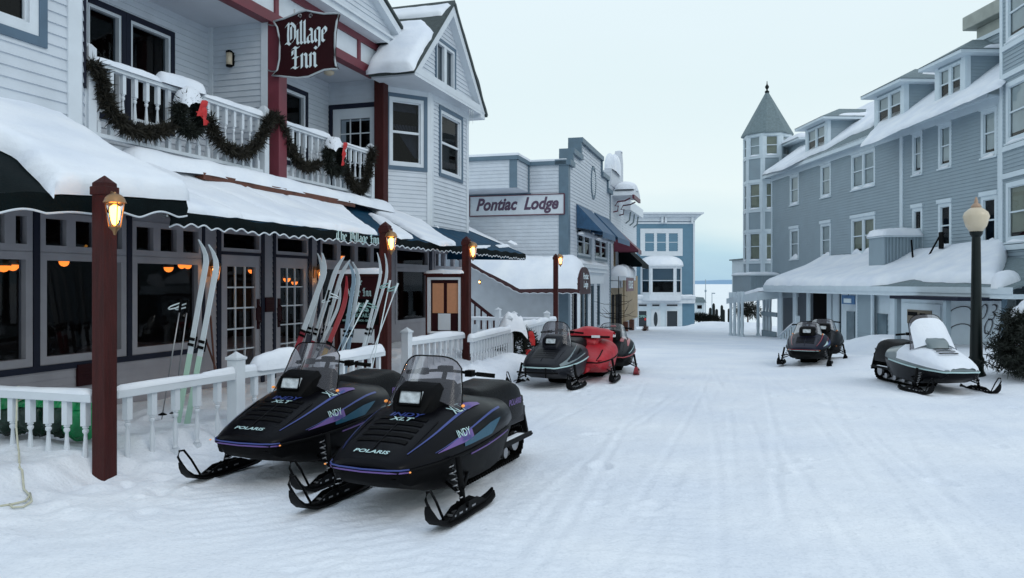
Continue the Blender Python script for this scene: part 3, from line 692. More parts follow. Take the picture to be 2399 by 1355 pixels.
# ---- corner bay
yb = -.77; p0 = (F.x(893, -.02), -.02); p1 = (F.x(1009, yb), yb); p2 = (XE, yb)
Mf = seg(p0, p1); Lf = math.hypot(p1[0]-p0[0], p1[1]-p0[1]); df = np.array([(p1[0]-p0[0])/Lf, (p1[1]-p0[1])/Lf])
def uf(px, py=663):
    h = F.hit(px, py, (*p0, 0), (df[1], -df[0], 0)); return (h[0]-p0[0])*df[0]+(h[1]-p0[1])*df[1], h[2]
wa, wb_ = uf(902)[0], uf(1000)[0]; ztop = uf(1000, 229)[1]; zbot = uf(1000, 404)[1]
o2 = window(inn, Mf, max(.03, wa), wb_, zbot, ztop, trim=SLATEI, tw=.085, fw=.075)
Mb = flat(yb); o3 = window(inn, Mb, F.x(1027, yb), F.x(1082, yb), F.z(1027, 413, yb), F.z(1027, 246, yb), trim=SLATEI, tw=.085, fw=.075)
mb = MB(); siding(mb, Mf, 0, Lf, 2.6, 5.82, e=.092, op=[o2]); siding(mb, Mb, p1[0], p2[0], 2.6, 5.82, e=.092, op=[o3])
siding(mb, seg(p2, (p2[0], 5)), 0, 5, 2.6, 5.82, e=.092); mb.build('bay_wall', WHITE, inn)
mb = MB(); mb.mbox(Mf, Lf-.10, Lf+.012, -.02, .03, 2.6, 5.82); mb.mbox(Mb, p1[0]-.01, p1[0]+.11, -.02, .028, 2.6, 5.82); mb.mbox(Mb, p2[0]-.11, p2[0]+.03, -.02, .028, 2.6, 5.82)
mb.mbox(Mf, 0, Lf, -.02, .024, 5.62, 5.82); mb.mbox(Mb, p1[0], p2[0], -.02, .024, 5.62, 5.82)
mb.build('bay_corner_board', WHITET, inn)
c = MB()                                               # tied-back curtain in the angled bay window
for k in range(9):
    u0 = wa+.22+k*.075; c.add([Mf(u0,-.13,zbot+1.0), Mf(u0+.05,-.12,zbot+1.0), Mf(wb_-.20+k*.004,-.12,zbot+.30), Mf(wb_-.23,-.13,zbot+.30)], [(0,1,2,3)])
c.mbox(Mf, wa+.2, wb_-.2, -.14, -.12, ztop-.35, ztop-.18)
c.build('curtain', CURT, inn)
yr = -1.05; gx0, gx1 = F.x(969, yr), F.x(1134, yr); gz = 5.83; ax, az = F.x(1060, yr), 7.87
o4 = None; Mr = flat(yr+.14)
o4 = window(inn, Mr, F.x(1032, yr), F.x(1079, yr), F.z(1055, 210, yr), F.z(1055, 98, yr), trim=SLATEI, tw=.07, fw=.06, sash=False, units=2, um=.14, blind=mat('pale_blind', (.26,.33,.37), .7), bl=1)
def gxl(z):
    t = (z-gz)/(az-gz); return (gx0+(ax-gx0)*t+.12, gx1+(ax-gx1)*t-.12)
mb = MB(); siding(mb, Mr, 0, 0, gz+.12, az-.12, e=.095, op=[o4], xl=gxl); mb.build('bay_gable_wall', WHITE, inn)
mb = MB(); Mq = flat(yr)
s1 = (az-gz)/(ax-gx0); s2 = (az-gz)/(gx1-ax); w_ = .19
mb.prism([(gx0, gz), (ax, az), (ax, az-w_*1.35), (gx0+w_*.95, gz)], Mq, -.16, .03)
mb.prism([(gx1-w_*.95, gz), (ax, az-w_*1.35), (ax, az), (gx1, gz)], Mq, -.16, .03)
mb.box(gx0+.02, xB+.1, yr-.02, -.10, gz-.06, gz-.001); mb.box(xB+.1, gx1-.02, yr-.02, p0[1]+.9, gz-.06, gz-.001)
mb.box(gx0+.17, gx1-.17, yr-.025, yr+.14, gz+.0, gz+.15)
mb.box(gx1-.3, gx1+.02, yr-.02, yr+.4, gz-.14, gz-.06)
mb.build('bay_gable_trim', WHITET, inn)
mb = MB(); th = .07; yo = yr-.06; yend = 5
xm_ = max(gx0+.4, xr0+.12); zm_ = gz-.06+(az-gz+.06)*(xm_-gx0+.1)/(ax-gx0+.1)
mb.hexa([(gx0-.1, yo, gz-.06), (xm_, yo, zm_), (xm_, -.10, zm_), (gx0-.1, -.10, gz-.06), (gx0-.1, yo, gz-.06+th), (xm_, yo, zm_+th*1.3), (xm_, -.10, zm_+th*1.3), (gx0-.1, -.10, gz-.06+th)])
mb.hexa([(xm_, yo, zm_), (ax, yo, az), (ax, yend, az), (xm_, yend, zm_), (xm_, yo, zm_+th*1.3), (ax, yo, az+th*1.4), (ax, yend, az+th*1.4), (xm_, yend, zm_+th*1.3)])
mb.hexa([(ax, yo, az), (gx1+.1, yo, gz-.06), (gx1+.1, yend, gz-.06), (ax, yend, az), (ax, yo, az+th*1.4), (gx1+.1, yo, gz-.06+th), (gx1+.1, yend, gz-.06+th), (ax, yend, az+th*1.4)])
mb.build('bay_roof', ROOF, inn)
ls = math.hypot(ax-gx0+.1, az-gz+.06); ux, uz = (ax-gx0+.1)/ls, (az-gz+.06)/ls
Mroof = lambda u, v, h: (gx0-.1+ux*u-uz*(h+.07), v, gz-.06+uz*u+ux*(h+.07))
um2 = (xm_-gx0+.1)/ux
snow_patch('roof_snow', inn, Mroof, [(-.02, yo-.02), (ls*.52, yo+.05), (ls*.66, yo+.35), (ls*.70, 1.2), (ls*.70, 3), (um2+.02, 3), (um2+.02, -.02), (-.02, -.06)], .17, .14, .07, seed=2, wob=.07)
snow_patch('roof_snow', inn, Mroof, [(ls*.78, yo+.1), (ls*.95, yo+.02), (ls*.95, 1.0), (ls*.80, .9)], .08, .12, .06, seed=4, wob=.06)
Mroof2 = lambda u, v, h: (gx1+.1-ux*u+uz*(h+.07), v, gz-.06+uz*u+ux*(h+.07))
snow_patch('roof_snow', inn, Mroof2, [(0, yo), (ls, yo), (ls, 4), (0, 4)], .10, .14, .12, seed=5)
for k, px in enumerate((1102, 1106, 1098)):
    mb = MB(); x = F.x(px, yr); mb.lathe([(.012, 0), (.009, -.08), (.004, -.20-.05*k), (.001, -.26-.05*k)], 6, (x, yr-.02, gz-.10)); mb.build('icicle', LENS, inn, smooth=True)

# ---- balcony railing
def baluster_mesh(h, w=.045, name='baluster', mt=WHITET):
    r = w*.5; k = h
    m_ = MB(); m_.box(-r, r, -r, r, 0, k*.17); m_.box(-r, r, -r, r, k*.70, k)
    m_.lathe([(r*.75,k*.17),(r*1.05,k*.19),(r*.6,k*.22),(r*.75,k*.26),(r*.95,k*.36),(r*.62,k*.52),(r*.5,k*.60),(r*.95,k*.625),(r*.95,k*.65),(r*.55,k*.665),(r*1.0,k*.68),(r*.75,k*.70)], 8)
    me_ = m_.build(name, mt, smooth=True, auto=40); return me_
def railing(root, x0, x1, y, z0, zt, gap, w=.05, railw=.09):
    mb = MB(); mb.box(x0, x1, y-railw/2, y+railw/2, zt-.055, zt); mb.box(x0, x1, y-railw*.4, y+railw*.4, z0+.06, z0+.11); rr = mb.build('handrail', WHITET, root, bevel=.006)
    b0 = baluster_mesh(zt-.055-z0-.11, w); b0.parent = root
    n = max(2, int(round((x1-x0)/gap))); first = True
    for k in range(n):
        x = x0+(k+.5)*(x1-x0)/n
        if first: b0.location = (x, y, z0+.11); first = False
        else: copy_part(b0, root, (x, y, z0+.11))
yrl = -.06
rail = F.root('balcony_railing', 'white turned railing of the inn balcony with snow on its handrail', 'railing')
railing(rail, F.x(213, yrl), F.x(612, yrl), yrl, ZF, 4.26, .205, .054, .10)
railing(rail, F.x(660, yrl), F.x(871, yrl), yrl, ZF, 4.26, .205, .054, .10)
for px in (208, 618, 657, 868): mb = MB(); x = F.x(px, yrl); mb.box(x-.06, x+.06, yrl-.06, yrl+.06, ZF, 4.38); mb.lathe([(.085,0),(.085,.02),(.03,.07)], 4, (x, yrl, 4.38)); mb.build('newel_post', WHITET, rail)
xs_ = [F.x(p, yrl) for p in (216, 330, 396)]
snow_strip('rail_snow', rail, [(xs_[0], yrl, 4.26), (F.x(370, yrl), yrl, 4.26)], .16, .10, 1)
snow_strip('rail_snow', rail, [(F.x(370, yrl), yrl, 4.27), (F.x(470, yrl), yrl, 4.29)], .22, .13, 2)
snow_strip('rail_snow', rail, [(F.x(470, yrl), yrl, 4.26), (F.x(612, yrl), yrl, 4.26)], .15, .07, 3)
snow_strip('rail_snow', rail, [(F.x(662, yrl), yrl, 4.26), (F.x(770, yrl), yrl, 4.26)], .15, .08, 4)
snow_strip('rail_snow', rail, [(F.x(808, yrl), yrl, 4.26), (F.x(868, yrl), yrl, 4.26)], .13, .05, 5)
# garlands and wreaths
def gpts(lst, y=-.17):
    q = [Vector((F.x(a, y), y, F.z(a, b, y))) for a, b in lst]; out = []
    for i in range(len(q)-1):
        a = q[max(i-1, 0)]; b = q[i]; c = q[i+1]; d = q[min(i+2, len(q)-1)]
        for k in range(5):
            t = k/5; out.append(.5*((2*b)+(c-a)*t+(2*a-5*b+4*c-d)*t*t+(3*b-a-3*c+d)*t**3))
    return out+[q[-1]]
gar = [([(214,150),(232,170),(243,215),(262,262),(300,300),(355,312),(400,298)], 'evergreen garland sagging from the left end of the balcony rail to the big wreath'),
       ([(490,275),(500,310),(530,345),(570,358),(605,335),(628,290)], 'evergreen garland swagged between the big wreath and the red balcony post'),
       ([(628,285),(645,272),(660,300),(680,350),(712,390),(748,385)], 'evergreen garland drooping from the red balcony post to the smaller wreath'),
       ([(805,385),(822,425),(846,448),(858,420),(868,380),(873,350)], 'evergreen garland looping from the smaller wreath up to the dark end post')]
for i, (g_, lab) in enumerate(gar):
    pts = gpts(g_); loc = F.w(*pts[0]); t = thing('garland', lab, 'garland', loc, F.a, 'evergreen garlands on the balcony rail')
    pts = [p-pts[0] for p in pts]
    mb = MB(); needles(mb, pts, .105, 2600, .08, 30+i); mb.build('foliage', NEEDLEB, t)
    mb = MB(); mb.tube(pts, .022, 5); mb.build('stem', NEEDLE, t)
def wreath(name, label, c, ry, rad, tube, n, rz, bow, snowtop=0, flatten=1, seed=0):
    t = thing(name, label, 'wreath', c, rz, 'evergreen wreaths with red bows')
    ring = [(rad*math.cos(a), 0, rad*flatten*math.sin(a)) for a in [2*math.pi*k/24 for k in range(25)]]
    mb = MB(); needles(mb, ring, tube, n, .075, seed); mb.build('foliage', NEEDLE, t)
    mb = MB(); mb.tube(ring, tube*.25, 8); mb.build('frame', NEEDLE, t)
    if bow:
        b = MB()
        for (a, c_, w) in bow:
            P = []
            for k in range(7):
                u = k/6; x = a[0]+(c_[0]-a[0])*u; z = a[1]+(c_[1]-a[1])*u; ww = w*(.45+.6*math.sin(math.pi*(u*.8+.1)))
                P.append([(x-ww/2, -tube-.02-.03*math.sin(u*3), z), (x, -tube-.05-.02*math.sin(u*9), z+.01), (x+ww/2, -tube-.02-.03*math.cos(u*4), z)])
            b.grid(P)
        b.build('bow', REDB, t, smooth=True)
    if snowtop:
        s = MB(); P = []
        for k in range(25):
            a = R(30+5*k); e = math.sin(math.pi*k/24)**.5; row = []
            for j in range(11):
                w = -1+2*j/10; r_ = rad+tube*.45*(1-w*w)+.03*float(fbm(k*.35, j*.5, 3, seed)); up = snowtop*e*(1-abs(w)**3)*(1+.8*float(fbm(k*.4, j*.4, 3, seed+5)))
                row.append((math.cos(a)*r_, w*tube*1.15, math.sin(a)*r_*flatten+up-.03*(abs(w) > .9)))
            P.append(row)
        s.grid(P); s.build('snow_cap', SNOW, t, smooth=True)
    return t
y = -.22; wreath('wreath', 'large wreath with a red bow and a snow cap hanging on the balcony rail', F.w(F.x(443, y), y, F.z(443, 272, y)), 0, .20, .13, 2600, F.a, [((.12,.22),(.01,-.02),.15),((.10,.12),(.14,-.12),.12),((-.02,.04),(.18,-.08),.10)], .15, seed=71)
wreath('wreath', 'smaller wreath with a red bow on the balcony rail near the bay', F.w(F.x(783, y), y, F.z(783, 372, y)), 0, .23, .13, 2600, F.a, [((.12,.30),(.05,.05),.16),((.07,.12),(.02,-.14),.13)], .12, seed=72)
# small wall lamp on the balcony and flood light on the ceiling
y_ = F.xs(545, xA); t = thing('wall_lamp', 'small cream cylinder lamp on the clapboard wall inside the balcony', 'lamp', F.w(xA, y_, F.z(545, 142, y_)), F.a)
mb = MB(); mb.box(-.06, -.005, -.045, .045, -.10, .12); mb.lathe([(.055,.10),(.055,.13),(.02,.15)], 10, (-.09,0,0)); mb.lathe([(.05,-.13),(.055,-.10)], 10, (-.09,0,0)); mb.build('bracket', BLACKM, t)
mb = MB(); mb.lathe([(.05,-.10),(.05,.10)], 12, (-.09,0,0)); mb.build('lamp_glass', CREAM, t, smooth=True)
y_ = .6; t = thing('ceiling_lamp', 'small round lamp on the balcony ceiling by the white door', 'lamp', F.w(F.x(771, y_), y_, ZC), F.a)
mb = MB(); mb.lathe([(.05,0),(.05,-.03),(.11,-.05),(.10,-.10),(.04,-.13)], 12); mb.build('lamp_body', CREAM, t, smooth=True)

# ---- awnings along the inn
def awning(root, x0, x1, z_w, yv, zv, drop, mat_, sag=.02, zf=None, n=40, scal=.26, yw=0):
    P = []; Lx = x1-x0
    for i in range(n+1):
        x = x0+Lx*i/n; row = []
        for j in range(9):
            v = j/8; zz = z_w+(zv-z_w)*v-(sag*math.sin(math.pi*v)+.012*math.sin(x*9)*v)+(zf(x)*v if zf else 0); row.append((x, yw+(yv-yw)*v, zz))
        P.append(row)
    mb = MB(); mb.grid(P); o = mb.build('canopy', mat_, root, smooth=True)
    Q = []; m = max(8, int(Lx/.03)); pip_ = []
    for i in range(m+1):
        x = x0+Lx*i/m; z1 = zv-.012*math.sin(x*9)+(zf(x) if zf else 0); zb = z1-drop+.034*abs(math.sin(math.pi*(x-x0)/scal))**1.3
        Q.append([(x, yv, z1), (x, yv-.012+.008*math.sin(x*5), (z1+zb)/2), (x, yv+.006*math.sin(x*7), zb)]); pip_.append((x, yv-.006, zb))
    mb = MB(); mb.grid(Q); mb.build('valance', GREENF, root, smooth=True)
    mb = MB(); mb.tube(pip_, .009, 5); mb.build('piping', WHITET, root)
    mb = MB()
    for k in range(max(2, int(Lx/1.2))+1):
        x = x0+.01+(Lx-.02)*k/max(2, int(Lx/1.2)); mb.tube([(x, yw, z_w-.08), (x, yv+.03, zv-.06+(zf(x) if zf else 0))], .014, 6)
    mb.tube([(x0, yv+.02, zv-.05+(zf(x0) if zf else 0)), (x1, yv+.02, zv-.05)], .014, 6); mb.build('awning_frame', STEEL, root)
    return o
yv1, zv1 = -2.27, 2.42; xa0, xa1 = F.x(-190, yv1), F.x(437, yv1)
aw1 = thing('awning', 'dark green scalloped awning section at the left, loaded with deep snow behind the front post', 'awning', F.w(xa0, 0, 0), F.a, 'scalloped awnings along the inn')
aw1.location = F.o; 
zf1 = lambda x: -.24*max(0, min(1, (xa1-x)/3.6))**1.0
awning(aw1, xa0, xa1, 3.30, yv1, zv1, .165, GREENF, zf=zf1, scal=.50, yw=-.40)
mb = MB(); mb.add([(xa1, -.4, 3.3), (xa1, yv1, zv1), (xa1, yv1, zv1-.165), (xa1, -2.1, 2.25)], [(0,1,2,3)]); mb.build('end_panel', GREENF, aw1)
yv2, zv2 = -2.10, 2.315; xb0, xb1 = xa1-.05, F.x(1231, yv2)
aw2 = F.root('awning', 'long blue-green scalloped awning lettered The Village Inn, partly bare of snow', 'awning', 'scalloped awnings along the inn')
awning(aw2, xb0, xb1, 3.18, yv2, zv2, .15, BLUEF, n=90, scal=.21)
mb = MB(); mb.add([(xb1, 0, 3.18), (xb1, yv2, zv2), (xb1, yv2, zv2-.15), (xb1, 0, 2.2)], [(0,1,2,3)]); mb.build('end_panel', BLUEF, aw2)
xt = (F.x(777, yv2)+F.x(891, yv2))/2
put_text(aw2, nib_geo('The Village Inn', .088, .24), lambda u, o, z: (xt+u*1.62, yv2-.012-o, zv2-.118+z), LETW, o=.006)
nv = np.array([0, -(3.18-zv2), -yv2]); nv = nv/np.linalg.norm(nv); LV = math.hypot(yv2, 3.18-zv2); dv = np.array([0, yv2, zv2-3.18])/LV
Maw2 = lambda x, v, h: (x+.0, dv[1]*v+nv[1]*(h+.005), 3.18+dv[2]*v+nv[2]*(h+.005)-.02*math.sin(math.pi*min(1,max(0,v/LV))))
def av(px, py):
    h = F.hit(px, py, (0,0,3.18), nv); return (h[0], (h[1])/dv[1])
poly = [(xb0-.3, -.05), (av(770, 470)[0], -.05), av(800, 482), av(812, 500), av(846, 524), av(868, 540), (av(886, 553)[0], LV-.03), (xb0-.2, LV-.01)]
seams = lambda X, Y: -.065*sum(np.exp(-((X-(x0_)-.16*Y)/.035)**2) for x0_ in [xb0+.9+1.05*k for k in range(8)])
snow_patch('awning_snow', aw2, Maw2, poly, .075, .09, .05, seed=11, wob=.06, extra=seams, amp=.5)
snow_patch('awning_snow', aw2, Maw2, [av(855, 455), av(900, 462), av(948, 492), av(1000, 528), av(1040, 558), av(1068, 576), av(1030, 577), av(985, 560), av(930, 525), av(880, 500), av(845, 478)], .07, .08, .045, seed=13, wob=.04)
snow_patch('awning_snow', aw2, Maw2, [av(862, 500), av(900, 512), av(935, 535), av(968, 560), av(940, 562), av(905, 548), av(895, 530)], .05, .07, .045, seed=14, wob=.04)
snow_patch('awning_snow', aw2, Maw2, [av(948, 492), av(985, 497), av(1010, 510), av(1030, 535), av(1000, 520), av(960, 502)], .03, .05, .04, seed=15, wob=.06)
for q in ([(1160,575),(1185,572),(1195,578),(1170,581)], [(1108,577),(1150,576),(1140,582),(1100,583)], [(1195,563),(1212,573),(1205,573),(1190,566)], [(1085,515),(1095,512),(1100,520),(1090,522)]):
    snow_patch('awning_snow', aw2, Maw2, [av(*p) for p in q], .03, .04, .03, seed=q[0][0], wob=.02)
nv1 = np.array([0, -(3.30-zv1), -(yv1+.4)]); nv1 = nv1/np.linalg.norm(nv1); LV1 = math.hypot(yv1+.4, 3.30-zv1); dv1 = np.array([0, yv1+.4, zv1-3.30])/LV1
Maw1 = lambda x, v, h: (x, -.40+dv1[1]*v+nv1[1]*(h+.005), 3.30+dv1[2]*v+nv1[2]*(h+.005)-.02*math.sin(math.pi*min(1,max(0,v/LV1)))+zf1(x)*min(1,max(0,v/LV1)))
def av1(px, py):
    h = F.hit(px, py, (0,-.4,3.30), nv1); return (h[0], (h[1]+.4)/dv1[1])
c1, c2 = av1(36, 352), av1(128, 438)
snow_patch('awning_snow', aw1, Maw1, [(xa0, -.3), (xa1+.5, -.4), (xa1+.25, .3), (xa1+.04, 1.0), (xa1+.02, LV1+.02), (av1(150, 440)[0], LV1+.01), (c2[0], c2[1]), av1(92, 402), (c1[0], c1[1]), av1(-40, 318), (xa0, .5)], .16, .13, .06, seed=21, wob=.035, amp=.5, nscale=.9)
# gutter ledge above the awning
xl0, xl1 = F.x(478, -.7), F.x(832, -.7); mb = MB(); mb.box(xl0, xl1, -.68, .0, 2.98, 3.02)
mb.box(xl0, xl1, -.70, -.66, 2.965, 3.055); mb.build('gutter', WOOD, inn)
snow_patch('ledge_snow', inn, lambda x, v, h: (x, -v, 3.03+h), [(xl0-.8, -.05), (xl0-.8, .3), (xl0+.1, .72), (xl1-.2, .70), (F.x(900, -.3), .55), (F.x(905, -.1), -.05)], .22, .22, .06, seed=31, wob=.05, extra=lambda X, Y: .16*np.clip(.5-Y, 0, 1))
# ================================================================= STREET THINGS BY THE INN
def lantern(t, x, y, z, s=1.0, es=7, side=1):
    """coach lantern hanging from a curved arm; z is the middle of the glass"""
    m_ = MB(); m_.tube([(0, y*.3, z+.10*s), (x*.5, y*.6, z+.19*s), (x, y, z+.15*s)], .012*s, 6)
    m_.lathe([(.008,.185),(.012,.172),(.035,.168),(.058,.155),(.074,.135),(.082,.112),(.090,.098),(.072,.090)], 14, (x, y, z-.0), 0)
    m_.lathe([(.045,-.095),(.05,-.10),(.02,-.13),(.008,-.165)], 10, (x, y, z))
    for k in range(6):
        a = k*math.pi/3; m_.tube([(x+.072*s*math.cos(a), y+.072*s*math.sin(a), z+.095), (x+.045*math.cos(a), y+.045*math.sin(a), z-.10)], .004, 4)
    l = m_.build('lantern', BRASS, t, smooth=True, auto=40)
    m_ = MB(); m_.lathe([(.068,.092),(.058,0),(.042,-.095)], 12, (x, y, z)); m_.build('lantern_glass', LAMPG, l, smooth=True)
    m_ = MB(); m_.lathe([(.014,.08),(.046,.055),(.052,0),(.038,-.055),(.012,-.085)], 12, (x, y, z)); m_.build('bulb', GLOW, l, smooth=True)
    pl = bpy.data.lights.new('lantern_light', 'POINT'); po = bpy.data.objects.new('lantern_light', pl); scene.collection.objects.link(po)
    pl.energy = es*2.2; pl.color = (1, .48, .18); pl.shadow_soft_size = .062; po.parent = t; po.location = (x, y, z)
posts = [(245, 6.64, 'square maroon lamp post nearest the camera, standing in the snow with a lit brass lantern'),
         (903, 11.5, 'second maroon lamp post, beside the maroon board leaning skis partly cover'),
         (1093, 14.6, 'third maroon lamp post, holding the glazed menu case'),
         (1302, 21.9, 'farthest and thinnest-looking maroon lamp post, in front of the snowy maroon canopy')]
PW = [.135, .135, .135, .12]
for i, (px, Yd, lab) in enumerate(posts):
    p = W(px, HY, Yd); zb = -.03 if i < 3 else Gz(p[0], p[1])-.1
    t = thing('lamp_post', lab, 'lamp post', (p[0], p[1], 0), F.a, 'maroon lamp posts along the fence')
    m_ = MB(); w = PW[i]/2; top = CAMZ+(HY-[430,530,562,600][i])/FPX*Yd
    m_.box(-w, w, -w, w, zb-.3, top)
    m_.box(-w-.012, w+.012, -w-.012, w+.012, top-.10, top-.03)
    m_.add([(-w,-w,top),(w,-w,top),(w,w,top),(-w,w,top),(0,0,top+.07)], [(0,1,4),(1,2,4),(2,3,4),(3,0,4)]); m_.build('post', MAROON, t, bevel=.006)
    zl = CAMZ+(HY-[508,572,591,612][i])/FPX*Yd; dx = ([274,917,1108,1313][i]-CX)/FPX*(Yd-.15)-p[0]
    # offset along the screen's right, turned into the post's own axes
    lx = -(w+.055); ly = (dx-lx*F.X[0])/F.Yv[0]; lantern(t, lx, ly, zl, es=[15,14,13,12][i])
for px, py, lab in ((484, 640, 'lit wall lantern left of the left glass door, behind the white-green skis'), (736, 645, 'lit wall lantern right of the right glass door')):
    t = thing('wall_lantern', lab, 'lantern', F.w(F.x(px), 0, 0), F.a, 'lit lanterns on the inn wall')
    z = F.z(px, py, -.15); m_ = MB(); m_.box(-.05, .05, -.03, -.014, z-.05, z+.16); m_.build('back_plate', BRASS, t, bevel=.004)
    lantern(t, 0.001, -.15, z, es=26)

# hanging sign
t = F.root('hanging_sign', 'maroon scroll-shaped sign reading Village Inn hanging from the balcony post', 'sign')
xs0 = F.x(640, -.1)
pzs = lambda px, py: (( -F.xs(px, xs0)), CAMZ+(HY-py)/FPX*(F.w(xs0, F.xs(px, xs0))[1]))
outl = [(643,52),(668,45),(690,36),(706,29),(720,26),(736,30),(760,34),(782,33),(796,34),(791,52),(787,80),(786,110),(786,140),(789,155),(795,163),(780,163),(762,165),(745,172),(725,181),(700,184),(670,181),(640,178),(652,165),(657,140),(658,110),(656,85),(652,66)]
pl = [pzs(a, b) for a, b in outl]
Ms = lambda u, o, z: (xs0-o, -u, z)
m_ = MB(); m_.prism(pl, Ms, -.025, .025); b_ = m_.build('board', MAROOND, t)
m_ = MB(); pp = [Ms(u, .028, z) for u, z in pl]; m_.tube(pp+[pp[0]], .016, 6); m_.build('edge_moulding', mat('silver_edge', (.42,.46,.48), .4), t, smooth=True)
m_ = MB()
for s_ in (-1, 1):
    c = pzs(718+s_*12, 40); m_.tube([Ms(c[0]+.035*(1-k/14)*math.cos(k*.55*s_+(0 if s_ > 0 else math.pi)), .034, c[1]+.045*(1-k/14)*math.sin(k*.55)) for k in range(13)], .010, 5)
m_.tube([Ms(pzs(690, 40)[0], .0, pzs(690, 38)[1]), Ms(pzs(690,20)[0], 0, pzs(690,22)[1])], .012, 5)
for py_ in (60, 168):
    a = pzs(640, py_); m_.tube([Ms(a[0]-.10, 0, a[1]+.03), Ms(a[0]-.02, 0, a[1]), Ms(a[0]+.06, 0, a[1])], .012, 5)
m_.build('bracket', STEEL, t)
c1_ = pzs(721, 107); c2_ = pzs(716, 163); s1 = .208
put_text(t, nib_geo('Village', s1*1.0, .23), lambda u, o, z: Ms(c1_[0]+u*.99, .026+o, c1_[1]+z*1.12+.03), LETP, o=.004)
put_text(t, nib_geo('Inn', s1*1.0, .23), lambda u, o, z: Ms(c2_[0]+u*1.12, .026+o, c2_[1]+z*1.12+.02), LETP, o=.004)

# framed boards hung between posts
def board_frame(px):                                   # facade whose x axis runs across the street (towards the right)
    return None
FP = lambda p: Fr(p[0], p[1], F.a-math.pi/2)           # x to the right across the street, y away down the street
p_ = W(903, HY, 11.45); B = FP(p_)
t = B.root('notice_board', 'tall maroon board lettered The Village Inn behind the leaning skis', 'sign')
x0, x1 = B.x(786), B.x(897); z1, z0 = B.z(840, 641), .40
Mn = lambda x, o, z: (x, -o, z)
m_ = MB(); m_.mbox(Mn, x0+.04, x1-.04, -.02, .012, z0, z1-.04); m_.build('panel', MAROOND, t)
m_ = MB(); framebars(m_, Mn, x0, x1, z0-.03, z1, .045, -.03, .03); m_.build('frame', MAROON, t, bevel=.004)
bz = lambda py: B.z(840, py)
m_ = MB(); m_.mbox(Mn, x0+.05, x1-.06, .013, .022, bz(760), bz(700)); m_.build('black_panel', BLACKM, t)
m_ = MB(); m_.mbox(Mn, B.x(800), B.x(878), .013, .024, bz(804), bz(771)); m_.build('white_panel', WHITET, t)
m_ = MB(); m_.mbox(Mn, B.x(812), B.x(873), .025, .03, bz(820), bz(803)); m_.build('small_plate', MAROOND, t)
xm = (x0+x1)/2
put_text(t, nib_geo('The', .065, .2), lambda u, o, z: (xm+u, -.014-o, bz(668)+z), LETW)
put_text(t, nib_geo('Village Inn', .078, .2), lambda u, o, z: (xm+u*.88, -.014-o, bz(694)+z), LETW)
for k, (tx, sz, py_) in enumerate((('CASUAL', .085, 719), ('DINING &', .075, 731), ('COCKTAILS', .075, 743), ('BREAKFAST - LUNCH - DINNER', .036, 753))):
    put_text(t, font_geo(tx, sz, 0, .002), lambda u, o, z: (xm+u, -.024-o, bz(py_)+z), LETG)
snow_strip('top_snow', t, [(x0+.01, 0, z1), (x1-.0, 0, z1)], .12, .065, 3, step=.04)
p_ = W(1093, HY, 14.55); B = FP(p_)
t = B.root('menu_case', 'glazed white menu case with orange pages on the third maroon post', 'sign')
x0, x1 = B.x(999), B.x(1085); bz = lambda py: B.z(1040, py)
m_ = MB(); framebars(m_, Mn, x0, x1, bz(787), bz(646), .03, -.03, .04); m_.mbox(Mn, x0-.02, x1+.02, -.06, .07, bz(646), bz(641)); fr_ = m_.build('frame', MAROON, t)
m_ = MB(); framebars(m_, Mn, x0+.03, x1-.03, bz(784), bz(649), .055, -.02, .03); m_.build('case_frame', WHITET, t)
m_ = MB(); m_.mbox(Mn, x0+.08, x1-.08, -.02, -.012, bz(780), bz(656)); m_.build('back_panel', MAROOND, t)
for a, b, c, d, mm in ((1013, 1039, 734, 664, PAPER), (1047, 1076, 734, 664, PAPER), (1026, 1055, 774, 735, WHITET)):
    m_ = MB(); m_.mbox(Mn, B.x(a), B.x(b), -.011, -.006, bz(c), bz(d)); m_.build('menu_page', mm, t)
snow_strip('top_snow', t, [(x0-.02, 0, bz(641)), (x1+.02, 0, bz(641))], .13, .075, 6, step=.04)
snow_strip('bottom_snow', t, [(x0+.05, -.035, bz(780)), (x1-.05, -.035, bz(780))], .05, .03, 7, step=.04)

# fences ---------------------------------------------------------
def fence(label, a, b, zt, gap=.20, newels=(), snow=(.12, .06), seed=0, w=.085, zend=None, h=None, lumps=()):
    a = np.array(a); b = np.array(b); d = b-a; Ln = float(np.hypot(*d)); ang = math.atan2(d[1], d[0])
    t = thing('fence', label, 'fence', (a[0], a[1], 0), ang, 'white turned fences in the snow')
    zb = zt-.80; m_ = MB(); m_.box(0, Ln, -.05, .05, zt-.07, zt); m_.box(0, Ln, -.03, .03, zb+.03, zb+.09); m_.build('handrail', WHITET, t, bevel=.006)
    n = max(1, int(round(Ln/gap))); b0 = baluster_mesh(zt-.07-zb-.05, w); b0.parent = t
    for k in range(n):
        x = (k+.5)*Ln/n
        if k == 0: b0.location = (x, 0, zb+.05)
        else: copy_part(b0, t, (x, 0, zb+.05))
    first = None
    for x, nh in newels:
        m_ = MB(); m_.box(-.065, .065, -.065, .065, zb-.1-zt, nh); m_.box(-.08, .08, -.08, .08, nh, nh+.03)
        m_.add([(-.07,-.07,nh+.03),(.07,-.07,nh+.03),(.07,.07,nh+.03),(-.07,.07,nh+.03),(0,0,nh+.09)], [(0,1,4),(1,2,4),(2,3,4),(3,0,4)])
        o = m_.build('newel_post', WHITET, t, bevel=.006); o.location = (x, 0, zt)
    if snow: snow_strip('rail_snow', t, [(0.02, 0, zt), (Ln-.02, 0, zt)], snow[0], snow[1], seed)
    for (u0, u1, w_, h_) in lumps: snow_strip('rail_snow', t, [(u0, 0, zt), (u1, 0, zt)], w_, h_, seed+40)
    return t
